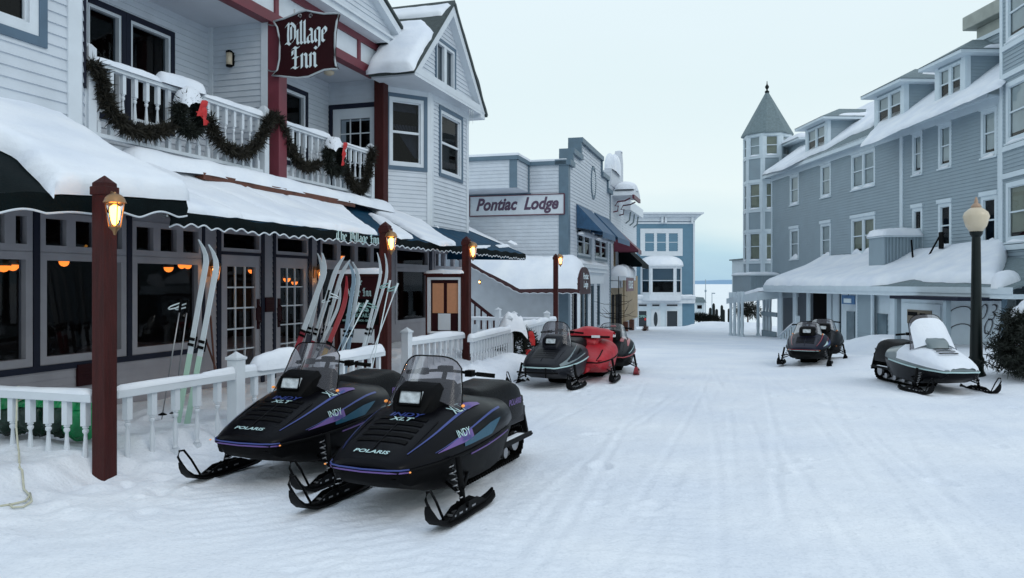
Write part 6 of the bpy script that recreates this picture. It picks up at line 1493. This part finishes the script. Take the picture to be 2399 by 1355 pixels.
# dormers
def dormer(fx0, fx1, z0, z1, pk, yd=.45, snowp=True, seed=0, label=None):
    x0, x1 = fx0, fx1; Md_ = flat(yd); m_ = 2.6
    w = [window(ho, Md_, x0+.20, x1-.20, z0+.14, z1-.08, trim=None, frame=HWHITE, fw=.08, sash=True, units=2, um=.16, interior=DARK, blind=BLIND, bl=.45, glass=GLASSH, name='dormer_window')]
    mb = MB(); siding(mb, Md_, x0, x1, z0-.5, z1, e=.12, op=w); siding(mb, lambda u, o, z: (x1+o, yd+u, z), 0, m_, z0-.5, z1, e=.12); siding(mb, lambda u, o, z: (x0-o, yd+m_-u, z), 0, m_, z0-.5, z1, e=.12); mb.build('dormer_wall', HGRAY, ho)
    mb = MB(); mb.mbox(Md_, x0-.01, x0+.2, -.01, .03, z0-.1, z1); mb.mbox(Md_, x1-.2, x1+.02, -.01, .03, z0-.1, z1); mb.box(x1+.02, x1+.045, yd-.01, yd+.16, z0-.1, z1)
    e = .42; mb.box(x0-e, x1+e, yd-e, yd+m_, z1, z1+.12); mb.build('dormer_trim', HWHITE, ho)
    za = z1+.125; xm = (x0+x1)/2; hw = (x1-x0)/2+e; pz = za+pk; yp = yd-e+hw*.95
    mb = MB(); mb.add([(x0-e-.03,yd-e-.03,za),(x1+e+.03,yd-e-.03,za),(xm,yp,pz),(xm,yd+4.2,pz),(x1+e+.03,yd+4.2,za),(x0-e-.03,yd+4.2,za)], [(0,1,2),(1,4,3,2),(0,2,3,5)]); mb.build('dormer_roof', HROOF, ho)
    if snowp:
        n1 = np.array([pk, 0, hw]); n1 = n1/np.linalg.norm(n1)
        fn = lambda u, v, h: (x1+e-u*.80+n1[0]*h*.5, v, za+u*.80*pk/hw*1.0+.01+h)
        snow_patch('dormer_snow', ho, fn, [(.1, yd+.4), (.5, yd+.8), (.6, yd+1.6), (1.2, yd+2.4), (1.3, 4.5), (.05, 4.5), (.1, yd+1.4)] if seed % 2 else [(.9, yd+.9), (1.35, yd+1.2), (1.5, yd+2), (1.4, 4.4), (.3, 4.4), (.6, yd+1.8)], .07, .1, .09, seed=seed, wob=.1)
dormer(hx(1888,0), hx(1938,0), 8.08, 9.48, .72, yd=0, seed=61)
dormer(hx(2050,0), hx(2119,0), 8.08, 9.50, .80, yd=0, seed=62)
dormer(hx(2192,0), hx(2262,0), 8.08, 9.50, .72, yd=0, seed=63)
# chimney
yc = 1.3; cx0, cx1 = hx(2278, yc), hx(2345, yc)
mb = MB(); siding(mb, flat(yc), cx0, cx1+1, 8.6, 10.35, e=.12); siding(mb, lambda u, o, z: (cx0-o, yc+1.6-u, z), 0, 1.6, 8.6, 10.35, e=.12); mb.build('chimney_shaft', HGRAY, ho)
mb = MB(); mb.box(cx0-.06, cx1+1, yc-.06, yc+1.7, 10.35, 10.50); mb.box(cx0-.03, cx0+.3, yc-.03, yc+.2, 8.9, 10.35); mb.build('chimney_band', HWHITE, ho)
CAPM = mat('chimney_stone', (.36,.38,.34), .8, var=.15); mb = MB(); mb.box(cx0+.08, cx1+1, yc+.1, yc+1.5, 10.5, 10.95); mb.box(cx0-.22, cx1+1.2, yc-.25, yc+1.9, 10.95, 11.45); mb.build('chimney_cap', CAPM, ho, bevel=.03)
# tower
tw = Hh.loc(W(1797, HY, 47.4)); cxt, cyt = tw[0], tw[1]; rt = 1.36
lev = [(1.2,2.9,0),(2.9,4.55,1),(4.75,5.9,0),(5.9,7.45,1),(7.6,9.0,0),(9.0,10.2,1)]
mbw = MB(); mbt = MB(); oct_ = [(cxt+rt*math.cos(R(22.5+45*k-8)), cyt+rt*math.sin(R(22.5+45*k-8))) for k in range(8)]
for k in range(8):
    a, b = oct_[k], oct_[(k+1)%8]; Ms_ = seg(a, b); Ln = math.hypot(b[0]-a[0], b[1]-a[1])
    mid = ((a[0]+b[0])/2-cxt, (a[1]+b[1])/2-cyt)
    wpt = Hh.w((a[0]+b[0])/2, (a[1]+b[1])/2); toward = (wpt[0]-Hh.w(cxt, cyt)[0])*(-wpt[0])+(wpt[1]-Hh.w(cxt, cyt)[1])*(-wpt[1])
    vis = toward > -4
    ops = []
    for z0, z1, isw in lev:
        if isw and vis: ops.append(window(ho, Ms_, .13, Ln-.13, z0, z1, trim=None, frame=HWHITE, fw=.08, sash=True, interior=DARK, blind=BLINDG if z0 < 8 or k % 2 else BLIND, bl=.96, snow=.10, glass=GLASSH, name='tower_window', depth=.3))
    siding(mbw, Ms_, 0, Ln, 1.2, 10.3, e=.125, op=ops, t=.015)
    mbt.mbox(Ms_, -.02, .13, -.02, .035, 1.2, 10.3); mbt.mbox(Ms_, Ln-.13, Ln+.02, -.02, .034, 1.2, 10.3)
    for z in (2.72, 4.55, 5.72, 7.45, 8.85, 10.15): mbt.mbox(Ms_, 0, Ln, -.01, .05, z, z+.17)
mbw.build('tower_wall', HGRAY, ho); mbt.build('tower_trim', HWHITE, ho)
mb = MB(); mb.lathe([(1.5,10.30),(1.5,10.36),(1.50,10.38),(.02,13.05)], 8, (cxt, cyt, 0)); o = mb.build('tower_roof', HROOF, ho); 
mb = MB(); mb.lathe([(.13,12.9),(.13,13.0),(.05,13.05),(.05,13.12),(.11,13.2),(.12,13.28),(.05,13.38),(.03,13.45),(.02,13.6)], 10, (cxt, cyt, 0)); mb.build('finial', POSTG, ho, smooth=True)
# wall joining tower and dormers
mb = MB(); siding(mb, flat(1.2), hx(1846,1.2), hx(1892,1.2), 8.0, 9.5, e=.12); mb.build('link_wall', HGRAY, ho); mb = MB(); mb.box(hx(1846,1.2)-.1, hx(1892,1.2), .7, 4, 9.5, 9.62); mb.build('link_trim', HWHITE, ho)
snow_patch('link_snow', ho, lambda u, v, h: (u, v, 9.62+h), [(hx(1846,1.2)-.2, .6), (hx(1892,1.2), .65), (hx(1892,1.2), 3.5), (hx(1846,1.2)-.2, 3.5)], .28, .3, .14, seed=77)
# near wing on the right
cpt = Hh.w(hx(2346,-.32), -.32); wg = Fr(cpt[0], cpt[1], math.atan2(-.993, -.117))
t = wg.root('hotel_wing', 'near grey wing of the hotel with tall white-framed windows at the right edge', 'building')
op = []; wx = wg.x
for z0, z1 in ((2.86, 4.72), (5.95, 7.85), (9.1, 10.9)):
    for a in (0, 2.4, 4.8): op.append(window(t, Mh, .32+a, 1.72+a, z0, z1, trim=None, frame=HWHITE, fw=.15, sash=True, interior=DARK, blind=BLIND if z0 > 4 else BLINDG, bl=.9, sill=.05, snow=.10, depth=.4, glass=GLASSH))
mb = MB(); siding(mb, Mh, 0, 7.5, -1.2, 12.5, e=.125, op=op, t=.02); siding(mb, lambda u, o, z: (-o, 4-u, z), 0, 4, -1.2, 12.5, e=.125, t=.02); mb.build('wall', HGRAY, t)
mb = MB(); mb.mbox(Mh, -.04, .14, -.02, .04, -1.2, 12.5); mb.box(-.04, -.015, .0, .14, -1.2, 12.5)
for z in (2.62, 4.86, 5.72, 8.0, 8.88): mb.mbox(Mh, 0.14, 7.5, -.01, .07, z, z+.16)
mb.build('corner_board', HWHITE, t)
# porch roof
pd = -3.0; pw = -2.6; px0, px1 = hx(1789, pd), hx(2373, pd)
pr0, pr1 = 2.55, 1.47
mb = MB(); mb.add([(px0+.1,0,pr0),(px1,0,pr0),(px1,pd,pr1),(px0,pd,pr1),(px0+.1,0,pr0-.2),(px1,0,pr0-.2),(px1,pd,pr1-.05),(px0,pd,pr1-.05)], [(0,1,2,3),(7,6,5,4),(0,3,7,4),(1,5,6,2)]); mb.build('porch_roof', HROOF, ho)
mb = MB(); mb.box(px0, px1, pd-.03, pd, pr1-.17, pr1+.01); mb.box(px0, px1, pd, pw, pr1-.30, pr1-.17); mb.box(px0-.02, px0+.0, pd, 0, pr1-.17, pr1+.01); mb.build('porch_fascia', HWHITE, ho)
dpr = (pr0-pr1)/abs(pd); Mpr = lambda x, v, h: (x, -v, pr0-dpr*v+h+.01)
pv = lambda px, py: (lambda q: (q[0], -q[1]))(Hh.hit(px, py, (0,0,pr0), (0, -dpr, 1)))
deep = lambda X, Y: .16*sst(1.2, .1, Y)+.12*sst(hx(2180), hx(2320), X)*sst(2.5, .5, Y)
snow_patch('porch_snow', ho, Mpr, [(px0+.02, -.05), (px0, 3.02), (hx(1900,pd), 3.02), (hx(2035,pd), 3.0), pv(2080, 668), pv(2140, 655), pv(2170, 662), pv(2250, 664), pv(2340, 668), (xR+.3, -.05)], .26, .26, .11, seed=91, wob=.06, extra=deep, nscale=.35, amp=.12)
snow_strip('snow_lump', ho, [(hx(2345, pd+.3), pd+.3, pr1+.02), (hx(2372, pd+.3), pd+.3, pr1+.02)], .7, .42, 12, step=.1)
# railed box on the porch roof
def parapet_box(label, pa, pb, pc, ztop, zbot, slats):
    t = Hh.root('roof_balcony', label, 'balcony', 'railed boxes on the porch roof')
    Yp = None; xc_ = None
    # near side is a plane x = const; its street end is seen at pb, its wall end at pc
    r = (pc-CX)/FPX; xw = hx(pc, 0); yb_ = Hh.xs(pb, xw); xf_ = hx(pa, yb_)
    mb = MB(); mb.box(xf_, xw, yb_-.06, yb_, zbot, ztop); fr = mb.build('front_panel', HGRAY, t)
    mb = MB(); n = max(4, int(abs(yb_)/.13))
    for k in range(n): y = yb_+abs(yb_)*(k+.5)/n; mb.box(xw-.05, xw-.01, y-.028, y+.028, zbot, ztop)
    mb.box(xw-.10, xw-.055, yb_, 0, zbot, ztop); mb.build('slat_panel', HGRAY, t)
    mb = MB(); mb.box(xf_-.05, xw+.05, yb_-.12, yb_+.05, ztop, ztop+.06); mb.box(xw-.15, xw+.05, yb_+.05, 0, ztop, ztop+.06); mb.build('cap_rail', HWHITE, t)
    snow_patch('cap_snow', t, lambda u, v, h: (u, v, ztop+.06+h), [(xf_-.05, yb_-.15), (xw+.08, yb_-.15), (xw+.08, 0), (xf_-.05, 0)], slats, .3, .10, seed=int(pa), wob=.03)
parapet_box('larger railed balcony box on the porch roof near the double window', 2039, 2075, 2162, 3.34, 1.9, .30)
parapet_box('smaller railed balcony box on the porch roof below the tower', 1719, 1761, 1826, 2.0, .9, .14)
t = Hh.root('roof_chair', 'dark folded chair lying in the snow on the porch roof', 'chair'); mb = MB(); y_ = -.6
x = hx(2205, y_); mb.box(x-.14, x+.14, y_-.03, y_+.03, pr0+.25, pr0+.85); mb.build('backrest', BLACKM, t, bevel=.03)
mb = MB(); mb.tube([(x-.45, y_-.2, pr0+.0), (x-.1, y_, pr0+.7)], .03, 6); mb.tube([(x-1.3, y_-.3, pr0+.0), (x-1.75, y_-.1, pr0+.65)], .035, 6); mb.build('leg', BLACKM, t)
# ground floor under the porch
g0 = -1.9; GW = -1.15
Mg_ = flat(pw); gz1 = pr1-.30
mb = MB(); xa_ = hx(2223, pw); siding(mb, Mg_, xa_, hx(2352, pw), g0, gz1, e=.22, t=.006); mb.box(xa_-.02, xa_, pw, 0, g0, gz1); mb.build('ground_wall', HWHITE, ho)
mb = MB(); mb.mbox(Mg_, hx(2352,pw)-.02, hx(2358,pw), -.02, .06, g0, gz1); mb.mbox(Mg_, xa_, xa_+.1, .0, .03, g0, gz1); mb.build('ground_post', SLATE2, ho)
WIRE = mat('dark_wire', (.02,.02,.03), .5)
t = Hh.root('house_number', 'dark curly house numbers 103 and 104 on the white porch wall behind the lamp', 'sign')
for tx, px, py in (('103', 2300, 742), ('104', 2312, 776)):
    V, Fc = font_geo(tx, .70, .35, -.016); x = hx(px, pw); z = Hh.z(px, py, pw); mb = MB(); mb.add([(x+u*1.25, pw-.03, z+v-.1) for u, v in V], Fc); mb.build('numeral', WIRE, t)
mb = MB(); 
for py in (727, 768): z = Hh.z(2270, py, pw); x = hx(2262, pw); mb.tube([(x+.5*math.cos(a)-.2, pw-.03, z+.10*math.sin(a*1.3)) for a in [math.pi*k/8 for k in range(9)]], .014, 5)
mb.build('flourish', WIRE, t)
# flat-roofed door hood with posts
xh0, xh1 = hx(2080, pd-.0), hx(2243, pd-.5)
t = Hh.root('door_hood', 'flat dark-edged hood on two grey posts before the white garage door', 'canopy')
mb = MB(); mb.box(hx(2084,-3.9), hx(2243,-3.9), -3.9, pw, Hh.z(2200,704,-3.9), Hh.z(2200,696,-3.9)); mb.build('roof_slab', NAVY, t)
for px in (2102, 2217): x = hx(px, -3.8); mb = MB(); mb.box(x-.07, x+.07, -3.85, -3.71, g0, Hh.z(2200,704,-3.9)); mb.build('post', HGRAY, t)
mb = MB(); siding(mb, Mg_, hx(2085,pw), xa_-.02, g0, gz1, e=.3, t=.004); mb.mbox(Mg_, hx(2118,pw), hx(2206,pw), .005, .05, g0, Hh.z(2160,712,pw)); mb.build('garage_door', HWHITE, ho)
mb = MB(); mb.mbox(Mg_, hx(2130,pw), hx(2187,pw), .052, .07, Hh.z(2160,760,pw), Hh.z(2160,727,pw)); mb.build('door_window', mat('brown_window', (.16,.13,.09), .3), ho)
mb = MB(); mb.mbox(Mg_, hx(2132,pw), hx(2154,pw), .071, .08, Hh.z(2160,741,pw), Hh.z(2160,732,pw)); mb.mbox(Mg_, hx(2160,pw), hx(2172,pw), .071, .08, Hh.z(2160,738,pw), Hh.z(2160,734,pw)); mb.build('dark_sticker', BLACKM, ho)
# shopfronts between
yq = -1.9; Mq_ = flat(yq)
def strip(name, a, b, mm, z0=g0, z1=gz1, y=yq, e=None, o=0):
    mb = MB(); M_ = flat(y)
    if e: siding(mb, M_, hx(a,y), hx(b,y), z0, z1, e=e, t=.02)
    else: mb.mbox(M_, hx(a,y), hx(b,y), -.05, o+.02, z0, z1)
    return mb.build(name, mm, ho)
GLS = mat('pale_shop_glass', (.12,.17,.20), .08, var=.3, vscale=1.5)
strip('shop_wall', 2045, 2090, HWHITE, e=.2, y=-2.5)
strip('shop_glass', 2056, 2077, GLS, z1=Hh.z(2066, 735, -2.5), y=-2.56)
strip('ground_column', 2008, 2042, HGRAY, e=.11, y=-2.7); strip('ground_column', 2006, 2009, HWHITE, y=-2.72); strip('ground_column', 2041, 2045, HWHITE, y=-2.72)
strip('shop_wall', 1972, 2008, HWHITE, y=-2.2); strip('shop_glass', 1984, 2002, GLS, z1=Hh.z(1993, 730, -2.3), y=-2.25, z0=-1.1)
for a, b in ((1938, 1948), (1952, 1964)): strip('ground_post', a, b, HWHITE, y=-2.0)
strip('shop_wall', 1948, 1974, HGRAY, y=-1.8)
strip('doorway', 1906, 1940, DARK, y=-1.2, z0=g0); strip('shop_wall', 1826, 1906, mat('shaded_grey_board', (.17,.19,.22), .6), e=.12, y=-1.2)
for a, b in ((1858, 1866), (1890, 1896), (1822, 1832)): strip('ground_post', a, b, HWHITE, y=-2.2)
t = Hh.root('blue_sign', 'small blue and white hanging sign under the porch roof', 'sign'); mb = MB(); x0, x1 = hx(1973,-2.6), hx(2003,-2.6)
mb.box(x0, x1, -2.62, -2.58, Hh.z(1988,713,-2.6), Hh.z(1988,692,-2.6)); mb.build('board', mat('blue_sign_paint', (.06,.16,.32), .5, var=.2), t)
mb = MB(); mb.box(x0+.2, x1-.25, -2.635, -2.62, Hh.z(1988,710,-2.6), Hh.z(1988,700,-2.6)); mb.build('white_panel', LETP, t); mb = MB(); mb.tube([((x0+x1)/2, -2.6, Hh.z(1988,692,-2.6)), ((x0+x1)/2, -2.6, gz1+.1)], .02, 5); mb.build('hanger', BLACKM, t)
# stair rail
t = Hh.root('stair_railing', 'white snowy stair railing at the porch doorway', 'railing'); mb = MB(); y_ = -2.9
a = (hx(1828,y_), y_, Hh.z(1828,786,y_)); b = (hx(1868,y_), y_, Hh.z(1868,752,y_)); mb.bar(a, b, .08, .09); mb.build('handrail', HWHITE, t)
b0 = None
for k in range(7):
    u = (k+.3)/7; p = [a[i]+(b[i]-a[i])*u for i in range(3)]
    if b0 is None: mb = MB(); mb.box(-.03, .03, -.03, .03, -.85, 0); b0 = mb.build('baluster', HWHITE, t); b0.location = p
    else: copy_part(b0, t, p)
mb = MB(); mb.box(b[0]-.08, b[0]+.08, y_-.08, y_+.08, b[2]-1.2, b[2]+.22); mb.build('newel_post', HWHITE, t)
snow_strip('rail_snow', t, [a, b], .14, .07, 4)
# far porch with turned posts below the tower
t = Hh.root('far_porch', 'open white porch with slender posts beyond the hotel tower', 'porch')
f0x = hx(1703, -3.6); f1x = px0-.1; zf = .55
fz = lambda px, py: Hh.z(px, py, -3.4)
xa_, xb_ = hx(1706,-3.4), hx(1788,-3.0)
mb = MB(); mb.add([(xa_,-3.5,fz(1706,700)),(xb_,-3.3,1.15),(xb_,0,1.4),(xa_,0,1.2),(xa_,-3.5,fz(1706,712)),(xb_,-3.3,.75),(xb_,0,1.0),(xa_,0,.8)], [(0,1,2,3),(7,6,5,4),(0,4,5,1),(1,5,6,2),(3,2,6,7),(0,3,7,4)]); mb.build('roof_slab', HWHITE, t)
snow_patch('roof_snow', t, lambda u, v, h: (u, v, fz(1706,700)+(1.17-fz(1706,700))*(u-xa_)/(xb_-xa_)+.07*(v+3.4)+h), [(xa_,-3.4),(xb_,-3.2),(xb_,-.1),(xa_,-.1)], .2, .25, .2, seed=93)
fp = None
for px, yy in ((1712,-3.4),(1721,-3.4),(1731,-3.4),(1739,-3.4),(1776,-2.2),(1790,-2.0),(1797,-2.0),(1804,-2.0)):
    gp = Hh.w(hx(px,yy), yy); 
    if fp is None: m_ = MB(); m_.lathe([(.12,0),(.12,.35),(.07,.45),(.09,.9),(.065,1.5),(.08,2.1),(.10,2.3),(.10,2.6)], 8, (0,0,-.2)); fp = m_.build('post', HWHITE, t, smooth=True); fp.location = (hx(px,yy), yy, Gz(gp[0], gp[1])-.1)
    else: copy_part(fp, t, (hx(px,yy), yy, Gz(gp[0], gp[1])-.1))
mb = MB(); mb.box(hx(1785,-2.1), hx(1818,-2.1), -2.12, -2.06, g0, -.85); mb.box(hx(1785,-2.1), hx(1820,-2.1), -2.14, -2.04, -.1, .12); mb.build('low_wall', HGRAY, t)
t = Hh.root('white_annex', 'plain white annex wall behind the tower above the lake', 'building'); mb = MB(); x0, x1 = hx(1715, .5), hx(1748, .5)
mb.box(x0, x1, .5, 3, .6, Hh.z(1730, 610, .5)); mb.build('wall', HWHITE, t); mb = MB(); mb.box(x0-.15, x1, .35, 3.1, Hh.z(1730, 610, .5), Hh.z(1730, 607, .5)); mb.build('roof_edge', HROOF, t)

# ================================================================= STREET LAMP, SHRUB AND FAR THINGS
c_ = W(2287, HY, 14.3); gz_ = Gz(c_[0], c_[1]); k_ = 14.3/FPX
t = thing('street_lamp', 'tall black iron street lamp with a cream globe at the right', 'street lamp', (c_[0], c_[1], gz_))
z_ = lambda py: CAMZ+(HY-py)*k_-gz_
mb = MB(); mb.lathe([(.16,-.2),(.155,.02),(.125,z_(868)),(.115,z_(855)),(.13,z_(850)),(.13,z_(840)),(.105,z_(835)),(.085,z_(700)),(.072,z_(560)),(.068,z_(556)),(.10,z_(550)),(.11,z_(544)),(.10,z_(540))], 16); mb.build('pole', POSTG, t, smooth=True, auto=40)
mb = MB(); mb.lathe([(.10,z_(544)),(.17,z_(530)),(.215,z_(508)),(.19,z_(498)),(.12,z_(490)),(.085,z_(487))], 20); mb.build('globe', CREAM, t, smooth=True)
mb = MB(); mb.lathe([(.085,z_(488)),(.09,z_(484)),(.055,z_(478)),(.03,z_(476)),(.035,z_(473)),(.012,z_(462))], 12); mb.build('finial', mat('tan_cap', (.38,.25,.17), .5), t, smooth=True)
c_ = W(2418, 830, 13.6); gz_ = Gz(c_[0], c_[1])
t = thing('shrub', 'dark evergreen shrub capped with snow at the right edge', 'shrub', (c_[0], c_[1], gz_))
mb = MB(); rg = random.Random(3)
for k in range(300):
    a = rg.uniform(0, 6.28); h = rg.uniform(.05, 1.1); r_ = .48*(1-.55*(h/1.15)**2)*rg.uniform(.35, 1.15); p = Vector((r_*math.cos(a), r_*math.sin(a), h)); q = p+Vector((math.cos(a)*.22, math.sin(a)*.22, rg.uniform(.0, .14)))
    needles(mb, [p, q], .07, 46, .075, 100+k)
mb.build('foliage', NEEDLE, t)
mb = MB(); mb.tube([(0,0,-.1),(.02,0,.6),(0,.02,1.0)], [.05,.035,.01], 7)
for k in range(10): a = k*2.4; mb.tube([(0,0,.1+.08*k), (.3*math.cos(a), .3*math.sin(a), .25+.08*k)], .01, 5)
mb.build('trunk', WOOD, t)
P = []
for i in range(9):
    th = i/8*1.5; P.append([(.28*math.sin(th)*math.cos(a)*(1+.2*math.sin(3*a)), .28*math.sin(th)*math.sin(a), 1.02+.28*math.cos(th)+.05*math.sin(5*a+i)) for a in [2*math.pi*j/20 for j in range(20)]])
mb = MB(); mb.grid(P, 0, True); mb.build('snow_cap', SNOW, t, smooth=True)
# bare sapling by the shops
c_ = W(1449, 790, 30); t = thing('bare_sapling', 'thin leafless sapling standing before the far shop fronts', 'tree', (c_[0], c_[1], Gz(c_[0], c_[1])))
mb = MB(); mb.tube([(0,0,-.2),(.02,0,1.2),(0,0,2.6)], [.035,.03,.012], 6); mb.build('trunk', BLACKM, t)
mb = MB(); rg = random.Random(8)
for k in range(16):
    z0 = rg.uniform(.9, 2.2); a = rg.choice((-1, 1)); l_ = rg.uniform(.3, .95); mb.tube([(0,0,z0), (a*l_*.6, rg.uniform(-.3,.3), z0+.1*rg.random()), (a*l_, rg.uniform(-.3,.3), z0+rg.uniform(-.05,.35))], [.012,.008,.004], 4)
mb.build('branches', BLACKM, t)
c_ = W(1512, 783, 52); t = thing('small_bush', 'tiny brown dried bush poking out of the snow before the blue building', 'bush', (c_[0], c_[1], Gz(c_[0], c_[1])))
mb = MB(); needles(mb, [(-.1,0,.12),(.1,0,.2)], .22, 260, .12, 5); mb.build('twigs', WOOD, t)
# waterfront
def farbox(name, label, cat, px, py0, py1, wpx, Yd, build):
    c_ = W(px, py1, Yd); t = thing(name, label, cat, c_); k = Yd/FPX; build(t, wpx*k, (py1-py0)*k); return t
def boathouse(t, w, h):
    mb = MB(); mb.box(-w/2, w/2, 0, 3, 0, h*.72); mb.build('wall', HWHITE, t); mb = MB(); mb.prism([(-w*.62, h*.70), (w*.62, h*.70), (w*.30, h), (-w*.30, h)], flat(0), -3.3, .3); mb.build('roof', HROOF, t)
    mb = MB(); mb.mbox(flat(0), -w*.3, w*.2, .0, .03, h*.35, h*.55); mb.build('window', DARK, t)
farbox('boathouse', 'small white harbour hut on the frozen shore', 'hut', 1640, 697, 738, 22, 88, boathouse)
for i, (px, p0_, p1_, lab) in enumerate(((1653, 655, 742, 'thin mast rising beside the harbour hut'), (1668, 686, 742, 'light pole with a small lamp head on the shore'))):
    def pb(t, w, h):
        mb = MB(); mb.tube([(0,0,-.5),(0,0,h)], [.05,.035], 6); mb.build('pole', HGRAY, t)
        mb = MB(); mb.box(0, .35, -.06, .06, h-.14, h-.02) if i else mb.box(-.1, .1, -.05, .05, h*.66, h*.72); mb.build('fitting', HGRAY, t)
    farbox('pole', lab, 'pole', px, p0_, p1_, 1, 90, pb)
pil = None
for k, (px, p0_) in enumerate(((1664, 722), (1672, 712), (1679, 725), (1691, 716), (1695, 726), (1708, 724))):
    c_ = W(px, 742, 86); 
    if pil is None:
        pil = thing('piling', 'dark dock piling in the row standing on the frozen shore', 'piling', c_, 0, 'dock pilings on the shore'); mb = MB(); mb.lathe([(.16,-1),(.15,.8),(.13,.95),(.03,1.05)], 8); pm = mb.build('timber', POSTG, pil)
        t = pil
    else:
        t = pil.copy(); scene.collection.objects.link(t); t.location = c_; q = pm.copy(); scene.collection.objects.link(q); q.parent = t
    t.scale = (1, 1, (742-p0_)*.046)
for k, (px, py, w, h, lab) in enumerate(((1638, 748, 1.6, 1.0, 'dark low evergreen hedge at the left of the shore gap'), (1662, 748, 1.8, .8, 'dark low evergreen hedge in the middle of the shore gap'), (1752, 744, 1.3, 1.8, 'dark green bush seen through the far porch posts'))):
    c_ = W(px, py+6, 75 if k < 2 else 62); t = thing('hedge', lab, 'hedge', c_); mb = MB(); needles(mb, [(-w/2,0,h*.4),(0,0,h*.5),(w/2,0,h*.35)], h*.5, 1500, .22, 60+k); mb.build('foliage', NEEDLE, t)
    mb = MB(); mb.tube([(0,0,-.5),(0,0,h*.5)], .06, 5); mb.build('trunk', WOOD, t)
